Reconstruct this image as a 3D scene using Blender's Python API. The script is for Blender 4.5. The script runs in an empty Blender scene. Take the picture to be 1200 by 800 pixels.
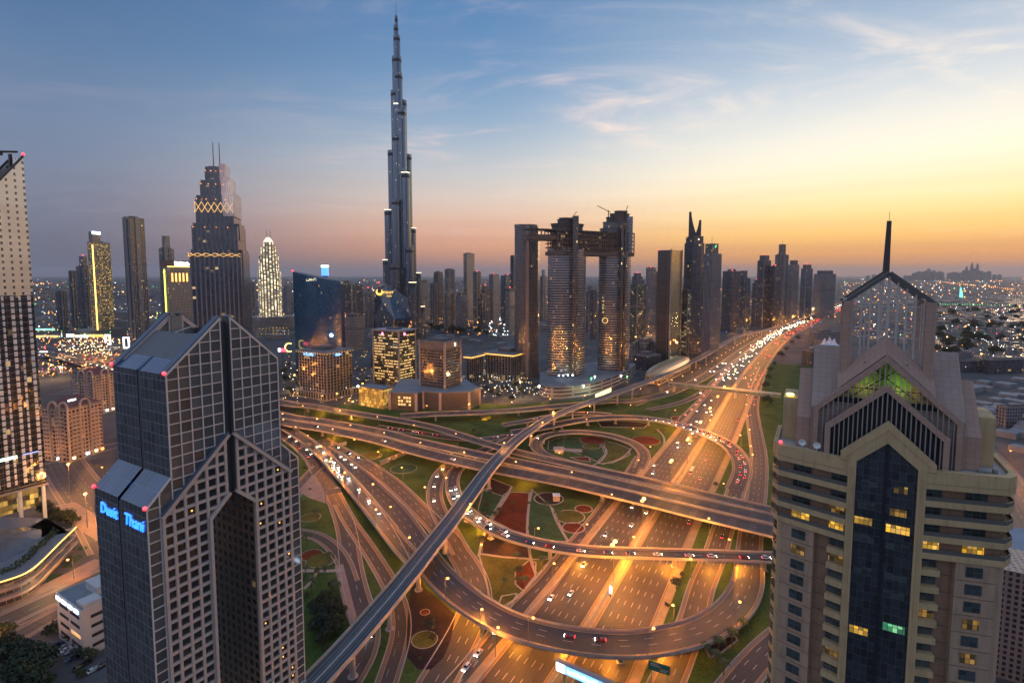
import bpy, math, random
from mathutils import Vector
from math import sin, cos, pi, sqrt, floor, atan2
R = math.radians
SC = bpy.context.scene
COL = SC.collection
rnd = random.Random(11)

# ---------------------------------------------------------------- camera
CAM_H = 165.0
FPX = 620.0                      # focal length in pixels of the 1200 px wide photograph
PITCH = math.atan(50 / FPX)
cam = bpy.data.cameras.new('camera')
cam.sensor_width = 36.0
cam.lens = 36.0 * FPX / 1200.0
cam.shift_y = -28.0 / 1200.0
cam.clip_start = 1.0
cam.clip_end = 200000.0
cam_ob = bpy.data.objects.new('camera', cam)
COL.objects.link(cam_ob)
cam_ob.location = (0, 0, CAM_H)
cam_ob.rotation_euler = (pi / 2 - PITCH, 0, 0)
SC.camera = cam_ob

# ---------------------------------------------------------------- view, engine
SC.view_settings.view_transform = 'Standard'
SC.view_settings.look = 'None'
SC.view_settings.exposure = 0.57
SC.view_settings.gamma = 1.0
SC.view_settings.use_curve_mapping = False
SC.render.engine = 'CYCLES'
SC.cycles.use_denoising = True
SC.cycles.max_bounces = 4
SC.cycles.diffuse_bounces = 2
SC.cycles.glossy_bounces = 3
SC.cycles.transmission_bounces = 2
SC.cycles.volume_bounces = 0
SC.cycles.transparent_max_bounces = 4
SC.cycles.caustics_reflective = False
SC.cycles.caustics_refractive = False
SC.cycles.sample_clamp_indirect = 3.0
SC.cycles.use_light_tree = True

def lin(c):
    return tuple(((v / 255.0) / 12.92 if v / 255.0 <= 0.04045 else ((v / 255.0 + 0.055) / 1.055) ** 2.4) for v in c) + (1.0,)

class NT:
    """small helper to write node trees"""
    def __init__(s, tree):
        s.t = tree; s.n = tree.nodes; s.l = tree.links
    def add(s, kind, ins=None, **props):
        n = s.n.new(kind)
        for k, v in props.items():
            setattr(n, k, v)
        if ins:
            for k, v in ins.items():
                sock = n.inputs[k]
                if isinstance(v, bpy.types.NodeSocket): s.l.new(v, sock)
                else: sock.default_value = v
        return n
    def m(s, op, a, b=0.0, c=None):
        n = s.n.new('ShaderNodeMath'); n.operation = op
        for i, v in enumerate((a, b, c)):
            if v is None: continue
            if isinstance(v, bpy.types.NodeSocket): s.l.new(v, n.inputs[i])
            else: n.inputs[i].default_value = v
        return n.outputs[0]
    def mix(s, f, a, b, blend='MIX'):
        n = s.n.new('ShaderNodeMix'); n.data_type = 'RGBA'; n.blend_type = blend
        for i, v in ((0, f), (6, a), (7, b)):
            if isinstance(v, bpy.types.NodeSocket): s.l.new(v, n.inputs[i])
            elif isinstance(v, (int, float)): n.inputs[i].default_value = v
            else: n.inputs[i].default_value = v if len(v) == 4 else tuple(v) + (1,)
        return n.outputs[2]
    def ramp(s, fac, stops, interp='LINEAR'):
        n = s.n.new('ShaderNodeValToRGB'); cr = n.color_ramp; cr.interpolation = interp
        while len(cr.elements) < len(stops): cr.elements.new(0.5)
        for e, (p, c) in zip(cr.elements, stops):
            e.position = p; e.color = c if len(c) == 4 else tuple(c) + (1,)
        s.l.new(fac, n.inputs[0]); return n.outputs[0]
    def mapr(s, v, a, b, c=0.0, d=1.0, smooth=True):
        n = s.n.new('ShaderNodeMapRange'); n.interpolation_type = 'SMOOTHSTEP' if smooth else 'LINEAR'
        s.l.new(v, n.inputs[0])
        for i, q in enumerate((a, b, c, d)): n.inputs[1 + i].default_value = q
        return n.outputs[0]

# ---------------------------------------------------------------- sky (dusk, sun just gone at right)
SUN_AZ = 50.0                    # degrees to the right of the view direction
SUN_EL = 1.5
HAZE = 2.7e-5                      # density of the evening air
world = bpy.data.worlds.new('World'); SC.world = world
world.use_nodes = True
W = NT(world.node_tree); W.n.clear()
sky = W.add('ShaderNodeTexSky', sky_type='NISHITA')
sky.sun_disc = False; sky.sun_elevation = R(SUN_EL); sky.sun_rotation = R(SUN_AZ)
sky.altitude = 100; sky.air_density = 1.5; sky.dust_density = 3.0; sky.ozone_density = 3.0
tc = W.add('ShaderNodeTexCoord')
sep = W.add('ShaderNodeSeparateXYZ', {0: tc.outputs['Generated']})
dx, dy, dz = sep.outputs
el = W.m('ARCSINE', W.m('MAXIMUM', W.m('MINIMUM', dz, 1.0), -1.0))       # radians
elf = W.m('DIVIDE', W.m('MAXIMUM', el, 0.0), R(60))                       # 0..1 over 60 degrees
hl = W.m('SQRT', W.m('ADD', W.m('MULTIPLY', dx, dx), W.m('ADD', W.m('MULTIPLY', dy, dy), 1e-6)))
dsun = W.m('DIVIDE', W.m('ADD', W.m('MULTIPLY', dx, sin(R(SUN_AZ))), W.m('MULTIPLY', dy, cos(R(SUN_AZ)))), hl)
def skyramp(rows):
    return W.ramp(elf, [(e / 60.0, lin(c)) for e, c in rows], 'B_SPLINE')
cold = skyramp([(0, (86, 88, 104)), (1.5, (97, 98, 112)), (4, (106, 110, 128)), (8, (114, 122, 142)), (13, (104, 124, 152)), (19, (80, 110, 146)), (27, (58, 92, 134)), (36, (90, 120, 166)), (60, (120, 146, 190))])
midr = skyramp([(0, (140, 110, 100)), (2, (206, 142, 104)), (4.5, (224, 168, 132)), (7.5, (214, 194, 178)), (11, (184, 188, 190)), (16, (128, 156, 184)), (22, (92, 130, 170)), (30, (72, 112, 158)), (40, (104, 138, 182)), (60, (120, 146, 190))])
warm = skyramp([(0, (196, 128, 70)), (1.2, (230, 148, 58)), (3.2, (250, 188, 84)), (6, (255, 222, 146)), (9.5, (252, 240, 210)), (14, (218, 218, 212)), (19, (164, 180, 198)), (26, (114, 142, 172)), (36, (108, 138, 176)), (60, (120, 146, 190))])
f1 = W.mapr(dsun, -0.05, 0.66); f2 = W.mapr(dsun, 0.58, 0.998)
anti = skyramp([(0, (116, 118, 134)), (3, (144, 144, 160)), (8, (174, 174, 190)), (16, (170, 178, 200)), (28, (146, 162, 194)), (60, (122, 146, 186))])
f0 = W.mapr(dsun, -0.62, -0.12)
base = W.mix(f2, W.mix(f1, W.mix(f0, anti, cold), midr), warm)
# thin cirrus on a high layer
inv = W.m('DIVIDE', 1.0, W.m('MAXIMUM', W.m('ADD', dz, 0.06), 0.03))
cv = W.add('ShaderNodeCombineXYZ', {0: W.m('MULTIPLY', W.m('MULTIPLY', dx, inv), 0.55), 1: W.m('MULTIPLY', W.m('MULTIPLY', dy, inv), 1.15), 2: 0.0})
nz = W.add('ShaderNodeTexNoise', {'Vector': cv.outputs[0], 'Scale': 1.5, 'Detail': 9.0, 'Roughness': 0.64, 'Distortion': 2.0})
nz2 = W.add('ShaderNodeTexNoise', {'Vector': cv.outputs[0], 'Scale': 0.45, 'Detail': 2.0})
cl = W.m('MULTIPLY', W.mapr(nz.outputs[0], 0.42, 0.80), W.mapr(nz2.outputs[0], 0.40, 0.66))
cl = W.m('MULTIPLY', cl, W.mapr(el, R(1.5), R(8)))
ccol = W.mix(f2, W.mix(f1, lin((146, 142, 156)), lin((236, 204, 196))), lin((255, 232, 206)))
base = W.mix(W.m('MULTIPLY', cl, 0.8), base, ccol)
hz = W.add('ShaderNodeTexNoise', {'Vector': W.add('ShaderNodeCombineXYZ', {0: W.m('MULTIPLY', dsun, 2.2), 1: W.m('MULTIPLY', el, 34.0), 2: 0.0}).outputs[0], 'Scale': 1.0, 'Detail': 3.0})
base = W.mix(W.m('MULTIPLY', W.mapr(hz.outputs[0], 0.4, 0.75), W.mapr(el, R(14), R(3), 0.0, 0.22)), base, W.mix(f1, lin((88, 88, 104)), lin((172, 130, 128))))
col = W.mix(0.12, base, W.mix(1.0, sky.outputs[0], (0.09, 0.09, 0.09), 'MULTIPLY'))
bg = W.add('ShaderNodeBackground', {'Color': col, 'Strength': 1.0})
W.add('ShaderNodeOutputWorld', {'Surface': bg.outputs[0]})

sun_d = bpy.data.lights.new('sun', 'SUN'); sun_d.energy = 0.45; sun_d.angle = R(14); sun_d.color = (1.0, 0.64, 0.36)
sun_o = bpy.data.objects.new('sun', sun_d); COL.objects.link(sun_o)
_e = R(5)
_dir = Vector((sin(R(SUN_AZ)) * cos(_e), cos(R(SUN_AZ)) * cos(_e), sin(_e)))
sun_o.rotation_euler = (-_dir).to_track_quat('-Z', 'Y').to_euler()
sun_o.location = (300, 300, 600)

# ---------------------------------------------------------------- geometry helpers
def ray(px, py):
    u = (px - 600.0) / FPX; v = (372.0 - py) / FPX
    return Vector((u, cos(PITCH) + v * sin(PITCH), -sin(PITCH) + v * cos(PITCH)))
def ground(px, py, z=0.0):
    d = ray(px, py); t = (z - CAM_H) / d.z
    return Vector((d.x * t, d.y * t, z))
def at(px, py, Y):
    d = ray(px, py); t = Y / d.y
    return Vector((d.x * t, Y, CAM_H + d.z * t))

class MB:
    """collects faces, then links them as ONE mesh object"""
    def __init__(s, off=(0, 0, 0)):
        s.v = []; s.f = []; s.uv = []; s.uv2 = None; s.off = Vector(off); s.sm = []
    def face(s, pts, uvs=None, smooth=False):
        i = len(s.v); s.v.extend([tuple(p) for p in pts]); s.f.append(tuple(range(i, i + len(pts))))
        s.uv.extend(uvs if uvs else [(p[0] + p[1] * 0.0, p[2]) for p in [tuple(q) for q in pts]])
        s.sm.append(smooth)
    def quad(s, a, b, c, d, w=None, h=None):
        if w is None:
            w = (Vector(b) - Vector(a)).length; h = (Vector(d) - Vector(a)).length
        s.face([a, b, c, d], [(0, 0), (w, 0), (w, h), (0, h)])
    def box(s, x0, y0, z0, x1, y1, z1, bottom=True):
        P = [(x0, y0), (x1, y0), (x1, y1), (x0, y1)]
        s.prism(P, z0, z1, bottom=bottom)
    def prism(s, P, z0, z1, cap=True, bottom=False, u0=0.0, inset=None, smooth=False):
        """P counter-clockwise; inset: top outline"""
        n = len(P); T = inset or P; u = u0
        for i in range(n):
            a, b = P[i], P[(i + 1) % n]; c, d = T[(i + 1) % n], T[i]
            L = sqrt((b[0] - a[0]) ** 2 + (b[1] - a[1]) ** 2)
            s.face([(a[0], a[1], z0), (b[0], b[1], z0), (c[0], c[1], z1), (d[0], d[1], z1)], [(u, z0), (u + L, z0), (u + L, z1), (u, z1)], smooth)
            u += L
        if cap: s.face([(p[0], p[1], z1) for p in T], [(p[0], p[1]) for p in T])
        if bottom: s.face([(p[0], p[1], z0) for p in reversed(P)], [(p[0], p[1]) for p in reversed(P)])
    def bar(s, p, q, w, h=None, up=(0, 0, 1)):
        """rectangular bar from p to q"""
        p = Vector(p); q = Vector(q); h = h or w
        d = (q - p)
        if d.length < 1e-6: return
        dn = d.normalized(); U = Vector(up)
        if abs(dn.dot(U)) > 0.97: U = Vector((1, 0, 0)) if abs(dn.x) < 0.9 else Vector((0, 1, 0))
        r = dn.cross(U).normalized(); t = r.cross(dn).normalized()
        A = [p - r * w / 2 - t * h / 2, p + r * w / 2 - t * h / 2, p + r * w / 2 + t * h / 2, p - r * w / 2 + t * h / 2]
        B = [a + d for a in A]; L = d.length
        for i in range(4):
            j = (i + 1) % 4
            s.face([A[j], A[i], B[i], B[j]], [(0, 0), (w, 0), (w, L), (0, L)])
        s.face(A, [(0, 0), (w, 0), (w, h), (0, h)]); s.face(B[::-1], [(0, 0), (w, 0), (w, h), (0, h)])
    def cyl(s, c, r, z0, z1, n=12, r2=None, cap=True, ry=None):
        r2 = r if r2 is None else r2
        A = [(c[0] + r * cos(2 * pi * i / n), c[1] + (ry or r) * sin(2 * pi * i / n)) for i in range(n)]
        k = (ry or r) / r
        B = [(c[0] + r2 * cos(2 * pi * i / n), c[1] + r2 * k * sin(2 * pi * i / n)) for i in range(n)]
        s.prism(A, z0, z1, cap=cap, bottom=False, inset=B, smooth=True)
    def tube(s, p, q, r, n=6, r2=None):
        p = Vector(p); q = Vector(q); r2 = r if r2 is None else r2
        d = (q - p); dn = d.normalized()
        U = Vector((0, 0, 1)) if abs(dn.z) < 0.95 else Vector((1, 0, 0))
        a = dn.cross(U).normalized(); b = a.cross(dn)
        A = [p + (a * cos(2 * pi * i / n) + b * sin(2 * pi * i / n)) * r for i in range(n)]
        B = [q + (a * cos(2 * pi * i / n) + b * sin(2 * pi * i / n)) * r2 for i in range(n)]
        for i in range(n):
            j = (i + 1) % n
            s.face([A[j], A[i], B[i], B[j]], None, True)
        s.face(A); s.face(B[::-1])
    def ball(s, c, r, n=8, m=5, sz=1.0):
        c = Vector(c)
        def P(i, j):
            t = pi * j / m; f = 2 * pi * i / n
            return c + Vector((r * sin(t) * cos(f), r * sin(t) * sin(f), r * sz * cos(t)))
        for i in range(n):
            for j in range(m):
                q = [P(i, j), P(i, j + 1), P(i + 1, j + 1), P(i + 1, j)]
                if j == 0: q = [q[0], q[1], q[2]]
                elif j == m - 1: q = [q[0], q[1], q[3]]
                s.face(q, None, True)
    def build(s, name, mat, parent=None, world=False):
        me = bpy.data.meshes.new(name)
        o = s.off
        if parent is not None and world: o = o + Vector(parent.location)
        vs = [(v[0] - o.x, v[1] - o.y, v[2] - o.z) for v in s.v]
        me.from_pydata(vs, [], s.f)
        ul = me.uv_layers.new(name='UVMap')
        flat = [c for uv in s.uv for c in uv]
        if len(flat) == 2 * len(me.loops): ul.data.foreach_set('uv', flat)
        if s.uv2:
            u2 = me.uv_layers.new(name='EDGE'); u2.data.foreach_set('uv', [c for uv in s.uv2 for c in uv])
        me.polygons.foreach_set('use_smooth', s.sm)
        me.materials.append(mat)
        me.update()
        ob = bpy.data.objects.new(name, me); COL.objects.link(ob)
        if parent is not None: ob.parent = parent
        return ob

def tag(o, label=None, cat=None, group=None, kind=None):
    if label: o['label'] = label
    if cat: o['category'] = cat
    if group: o['group'] = group
    if kind: o['kind'] = kind
    return o
def thing(name, label, cat, loc=(0, 0, 0), rz=0.0, group=None):
    o = bpy.data.objects.new(name, None); COL.objects.link(o)
    o.empty_display_size = 1.0
    o.location = loc; o.rotation_euler = (0, 0, rz)
    return tag(o, label, cat, group)
def copy_tree(o, parent=None):
    c = o.copy(); COL.objects.link(c)
    if parent is not None: c.parent = parent
    for ch in list(o.children): copy_tree(ch, c)
    return c
ORD = ['', 'first', 'second', 'third', 'fourth', 'fifth', 'sixth', 'seventh', 'eighth', 'ninth', 'tenth', 'eleventh', 'twelfth', 'thirteenth', 'fourteenth', 'fifteenth', 'sixteenth', 'seventeenth', 'eighteenth', 'nineteenth', 'twentieth']
TENS = ['', '', 'twenty', 'thirty', 'forty', 'fifty', 'sixty', 'seventy', 'eighty', 'ninety']
def ordw(n):
    if n <= 20: return ORD[n]
    t, u = divmod(n, 10)
    return TENS[t] + '-' + ORD[u] if u else TENS[t][:-1] + 'ieth'

# ---------------------------------------------------------------- materials
MAT = {}
def pmat(name, col, rough=0.7, metal=0.0, emit=None, es=0.0, noise=0.0, nscale=0.5, spec=0.5, noise2=0.0):
    """Principled with optional mottled base colour (object space)"""
    if name in MAT: return MAT[name]
    m = bpy.data.materials.new(name); m.use_nodes = True
    N = NT(m.node_tree); b = N.n['Principled BSDF']
    c = tuple(col) + (1,)
    b.inputs['Base Color'].default_value = c
    b.inputs['Roughness'].default_value = rough; b.inputs['Metallic'].default_value = metal
    b.inputs['Specular IOR Level'].default_value = spec
    if noise > 0:
        t = N.add('ShaderNodeTexCoord')
        n1 = N.add('ShaderNodeTexNoise', {'Vector': t.outputs['Object'], 'Scale': nscale, 'Detail': 6.0, 'Roughness': 0.6})
        n2 = N.add('ShaderNodeTexNoise', {'Vector': t.outputs['Object'], 'Scale': nscale * 9, 'Detail': 4.0})
        f = N.m('ADD', N.m('MULTIPLY', n1.outputs[0], 0.7), N.m('MULTIPLY', n2.outputs[0], 0.3))
        lo = tuple(x * (1 - noise) for x in col) + (1,); hi = tuple(min(1, x * (1 + noise)) for x in col) + (1,)
        N.l.new(N.ramp(f, [(0.3, lo), (0.7, hi)]), b.inputs['Base Color'])
    if emit:
        b.inputs['Emission Color'].default_value = tuple(emit) + (1,); b.inputs['Emission Strength'].default_value = es
    MAT[name] = m
    return m
def emat(name, col, s):
    if name in MAT: return MAT[name]
    m = pmat(name, (0.8, 0.8, 0.8), 0.4, 0, col, s)
    return m

def facade(name, bay=1.5, flr=3.5, fu=0.12, fv=0.25, glass=(0.02, 0.03, 0.045), frame=(0.25, 0.25, 0.26), lit=0.05, litcol=(1.0, 0.62, 0.22), ls=1.6,
           grough=0.1, frough=0.5, rowlit=0.0, vary=0.5, metal=0.0, gmetal=0.0, big=0.0, ior=1.9, panel=0.0):
    """wall of windows: bay and floor in metres, fu/fv the share of frame; lit windows light up cell by cell"""
    if name in MAT: return MAT[name]
    m = bpy.data.materials.new(name); m.use_nodes = True
    N = NT(m.node_tree); b = N.n['Principled BSDF']
    uv = N.add('ShaderNodeUVMap', uv_map='UVMap'); s = N.add('ShaderNodeSeparateXYZ', {0: uv.outputs[0]})
    u = N.m('DIVIDE', s.outputs[0], bay); v = N.m('DIVIDE', s.outputs[1], flr)
    iu = N.m('FLOOR', u); iv = N.m('FLOOR', v); ru = N.m('FRACT', u); rv = N.m('FRACT', v)
    oi = N.add('ShaderNodeObjectInfo')
    seed = N.m('MULTIPLY', oi.outputs['Random'], 917.0)
    wn = N.add('ShaderNodeTexWhiteNoise', {'Vector': N.add('ShaderNodeCombineXYZ', {0: iu, 1: iv, 2: seed}).outputs[0]}, noise_dimensions='3D')
    wr = N.add('ShaderNodeTexWhiteNoise', {'Vector': N.add('ShaderNodeCombineXYZ', {0: N.m('FLOOR', N.m('DIVIDE', iu, 9.0)), 1: iv, 2: N.m('ADD', seed, 31.0)}).outputs[0]}, noise_dimensions='3D')
    fr = N.m('MAXIMUM', N.m('LESS_THAN', ru, fu), N.m('LESS_THAN', rv, fv))
    cellv = wn.outputs['Value']
    cs = N.add('ShaderNodeSeparateColor', {0: wn.outputs['Color']})
    gcol = N.mix(N.m('MULTIPLY', cs.outputs[1], vary), tuple(glass), tuple(min(1, g * 2.6 + 0.012) for g in glass))
    t = N.add('ShaderNodeTexCoord')
    dn = N.add('ShaderNodeTexNoise', {'Vector': t.outputs['Object'], 'Scale': 0.06, 'Detail': 5.0})
    fcol = N.mix(dn.outputs[0], tuple(f * 0.75 for f in frame), tuple(min(1, f * 1.2) for f in frame))
    if panel > 0:
        pj = N.m('LESS_THAN', N.m('FRACT', N.m('MULTIPLY', v, 2.0)), 0.06)
        fcol = N.mix(N.m('MULTIPLY', pj, panel), fcol, tuple(f * 0.5 for f in frame))
    N.l.new(N.mix(fr, gcol, fcol), b.inputs['Base Color'])
    N.l.new(N.m('ADD', N.m('MULTIPLY', fr, frough - grough), grough), b.inputs['Roughness'])
    N.l.new(N.m('ADD', N.m('MULTIPLY', fr, metal - gmetal), gmetal), b.inputs['Metallic'])
    b.inputs['IOR'].default_value = ior
    thr = N.m('SUBTRACT', 1.0 - lit, N.m('MULTIPLY', N.m('GREATER_THAN', wr.outputs['Value'], 0.86), rowlit))
    on = N.m('MULTIPLY', N.m('GREATER_THAN', cellv, thr), N.m('SUBTRACT', 1.0, fr))
    # each lit room is a little different
    amt = N.m('MULTIPLY', on, N.m('MULTIPLY', N.m('ADD', N.m('MULTIPLY', N.m('MULTIPLY', cs.outputs[2], cs.outputs[2]), 1.0), 0.12), ls * 0.6))
    N.l.new(N.mix(N.m('MULTIPLY', cs.outputs[0], 0.3), tuple(litcol), (1.0, 0.75, 0.4)), b.inputs['Emission Color'])
    N.l.new(amt, b.inputs['Emission Strength'])
    # panes are never perfectly coplanar: tilt every pane a touch
    nt = N.add('ShaderNodeNewGeometry')
    jit = N.add('ShaderNodeVectorMath', {0: wn.outputs['Color'], 1: (0.5, 0.5, 0.5)}, operation='SUBTRACT')
    sc = N.add('ShaderNodeVectorMath', {0: jit.outputs[0], 'Scale': 0.02}, operation='SCALE')
    ad = N.add('ShaderNodeVectorMath', {0: nt.outputs['Normal'], 1: sc.outputs[0]}, operation='ADD')
    nn = N.add('ShaderNodeVectorMath', {0: ad.outputs[0]}, operation='NORMALIZE')
    N.l.new(nn.outputs[0], b.inputs['Normal'])
    MAT[name] = m
    return m

def render_mat(name, col, rough=0.78, streak=0.25):
    """painted render with rain streaks and broad stains"""
    if name in MAT: return MAT[name]
    m = bpy.data.materials.new(name); m.use_nodes = True
    N = NT(m.node_tree); b = N.n['Principled BSDF']
    t = N.add('ShaderNodeTexCoord')
    mp = N.add('ShaderNodeMapping', {'Vector': t.outputs['Object'], 'Scale': (1.6, 1.6, 0.10)})
    n1 = N.add('ShaderNodeTexNoise', {'Vector': mp.outputs[0], 'Scale': 1.0, 'Detail': 6.0, 'Roughness': 0.7})
    n2 = N.add('ShaderNodeTexNoise', {'Vector': t.outputs['Object'], 'Scale': 0.35, 'Detail': 5.0})
    n3 = N.add('ShaderNodeTexNoise', {'Vector': t.outputs['Object'], 'Scale': 6.0, 'Detail': 3.0})
    f = N.m('ADD', N.m('MULTIPLY', n1.outputs[0], 0.5), N.m('ADD', N.m('MULTIPLY', n2.outputs[0], 0.32), N.m('MULTIPLY', n3.outputs[0], 0.18)))
    lo = tuple(x * (1 - streak * 1.5) for x in col) + (1,); hi = tuple(min(1, x * (1 + streak * 0.7)) for x in col) + (1,)
    N.l.new(N.ramp(f, [(0.32, lo), (0.5, tuple(col) + (1,)), (0.68, hi)]), b.inputs['Base Color'])
    b.inputs['Roughness'].default_value = rough
    MAT[name] = m
    return m
CONC = pmat('concrete', (0.36, 0.31, 0.26), 0.85, noise=0.25, nscale=0.15)
CONC_D = pmat('dark_concrete', (0.20, 0.19, 0.18), 0.85, noise=0.3, nscale=0.12)
STONE_P = pmat('pink_stone', (0.40, 0.28, 0.22), 0.7, noise=0.12, nscale=0.4)
BEIGE = render_mat('beige_paint', (0.52, 0.37, 0.19))
BLACK = pmat('black_metal', (0.02, 0.02, 0.02), 0.5)
STEEL = pmat('grey_steel', (0.30, 0.31, 0.33), 0.4, 0.7)
WHITE = pmat('white_paint', (0.75, 0.74, 0.72), 0.6, noise=0.08, nscale=0.2)
ROOFG = pmat('grey_roofing', (0.24, 0.24, 0.24), 0.85, noise=0.3, nscale=0.08)
REDL = emat('red_beacon_light', (1.0, 0.005, 0.012), 2.5)
SODIUM = emat('sodium_lamp_glow', (1.0, 0.36, 0.015), 2.6)
WARMW = emat('warm_white_lamp_glow', (1.0, 0.74, 0.36), 4.0)
COOLW = emat('cool_white_lamp_glow', (0.75, 0.92, 1.0), 5.0)
GREENL = emat('green_lamp_glow', (0.05, 1.0, 0.25), 2.5)
BLUEL = emat('blue_sign_light', (0.0, 0.14, 1.0), 2.2)
YELLOWL = emat('yellow_sign_light', (1.0, 0.55, 0.02), 1.2)
WINY = emat('lit_window_yellow', (1.0, 0.52, 0.03), 0.6)
WING = emat('lit_window_green', (0.25, 1.0, 0.55), 0.9)
SIGNW = emat('white_sign_light', (0.85, 0.93, 1.0), 5.0)

def glyph_bars(name, n, size, mat, parent, origin, xdir, seed=1):
    """lettering too blurred to read: a row of letter-sized strokes"""
    r_ = random.Random(seed); m = MB(); O = Vector(origin); X = Vector(xdir).normalized(); x = 0.0; U = Vector((0, 0, 1))
    for i in range(n):
        w = size * r_.uniform(0.35, 0.6); h = size * r_.choice((0.55, 0.7, 0.7)); a = O + X * x
        m.bar(a, a + U * h, size * 0.12, 0.2); m.bar(a + X * w, a + X * w + U * h * r_.choice((0.6, 1)), size * 0.12, 0.2)
        z = U * h * r_.choice((0, 0.5, 0.95)); m.bar(a + z, a + X * w + z, 0.2, size * 0.12)
        x += w + size * (0.18 if r_.random() < 0.85 else 0.5)
    return m.build(name, mat, parent)
_txt = {}
def text_part(name, s, size, mat, parent, origin, xdir, updir, depth=0.15, shear=0.0, align='LEFT'):
    """raised lettering as a mesh part: origin, text direction and up direction in the parent's frame"""
    cu = bpy.data.curves.new(name, 'FONT'); cu.body = s; cu.size = size; cu.extrude = depth; cu.shear = shear; cu.align_x = align
    cu.resolution_u = 2
    tmp = bpy.data.objects.new('lettering_tmp', cu); COL.objects.link(tmp)
    dg = bpy.context.evaluated_depsgraph_get(); dg.update()
    me = bpy.data.meshes.new_from_object(tmp.evaluated_get(dg))
    bpy.data.objects.remove(tmp); bpy.data.curves.remove(cu)
    X = Vector(xdir).normalized(); U = Vector(updir).normalized(); Nn = X.cross(U); O = Vector(origin)
    for v in me.vertices:
        c = v.co.copy(); v.co = O + X * c.x + U * c.y + Nn * c.z
    me.materials.clear(); me.materials.append(mat); me.name = name
    o = bpy.data.objects.new(name, me); COL.objects.link(o); o.parent = parent
    return o
# ================================================================ ground and roads
def ground_mat():
    m = bpy.data.materials.new('city_ground'); m.use_nodes = True
    N = NT(m.node_tree); b = N.n['Principled BSDF']
    t = N.add('ShaderNodeTexCoord')
    vo = N.add('ShaderNodeTexVoronoi', {'Vector': t.outputs['Object'], 'Scale': 0.012, 'Randomness': 0.9})
    vo2 = N.add('ShaderNodeTexVoronoi', {'Vector': t.outputs['Object'], 'Scale': 0.045, 'Randomness': 0.8})
    n1 = N.add('ShaderNodeTexNoise', {'Vector': t.outputs['Object'], 'Scale': 0.004, 'Detail': 8.0})
    n2 = N.add('ShaderNodeTexNoise', {'Vector': t.outputs['Object'], 'Scale': 0.12, 'Detail': 6.0})
    c = N.ramp(vo.outputs['Color'], [(0.0, (0.045, 0.043, 0.042)), (0.45, (0.08, 0.075, 0.07)), (0.8, (0.125, 0.115, 0.105)), (1.0, (0.055, 0.054, 0.053))])
    c = N.mix(0.45, c, N.ramp(vo2.outputs['Color'], [(0.0, (0.028, 0.034, 0.028)), (0.5, (0.09, 0.084, 0.077)), (1.0, (0.16, 0.15, 0.14))]))
    c = N.mix(N.m('MULTIPLY', N.mapr(n1.outputs[0], 0.45, 0.65), 0.6), c, (0.06, 0.062, 0.05))
    c = N.mix(0.5, c, N.mix(n2.outputs[0], (0.3, 0.3, 0.3), (1.6, 1.6, 1.6)), 'MULTIPLY')
    N.l.new(c, b.inputs['Base Color']); b.inputs['Roughness'].default_value = 0.95
    return m
GM = ground_mat()
g = MB()
RG = 60000.0
rings = [0, 900, 4000, 15000, RG]
for k in range(4):
    for i in range(48):
        a0, a1 = 2 * pi * i / 48, 2 * pi * (i + 1) / 48
        q = [(rings[k] * cos(a0), rings[k] * sin(a0), 0), (rings[k + 1] * cos(a0), rings[k + 1] * sin(a0), 0), (rings[k + 1] * cos(a1), rings[k + 1] * sin(a1), 0), (rings[k] * cos(a1), rings[k] * sin(a1), 0)]
        g.face(q if k else q[:3])
tag(g.build('ground', GM), 'flat sandy city ground reaching to the horizon', 'ground', kind='structure')

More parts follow.
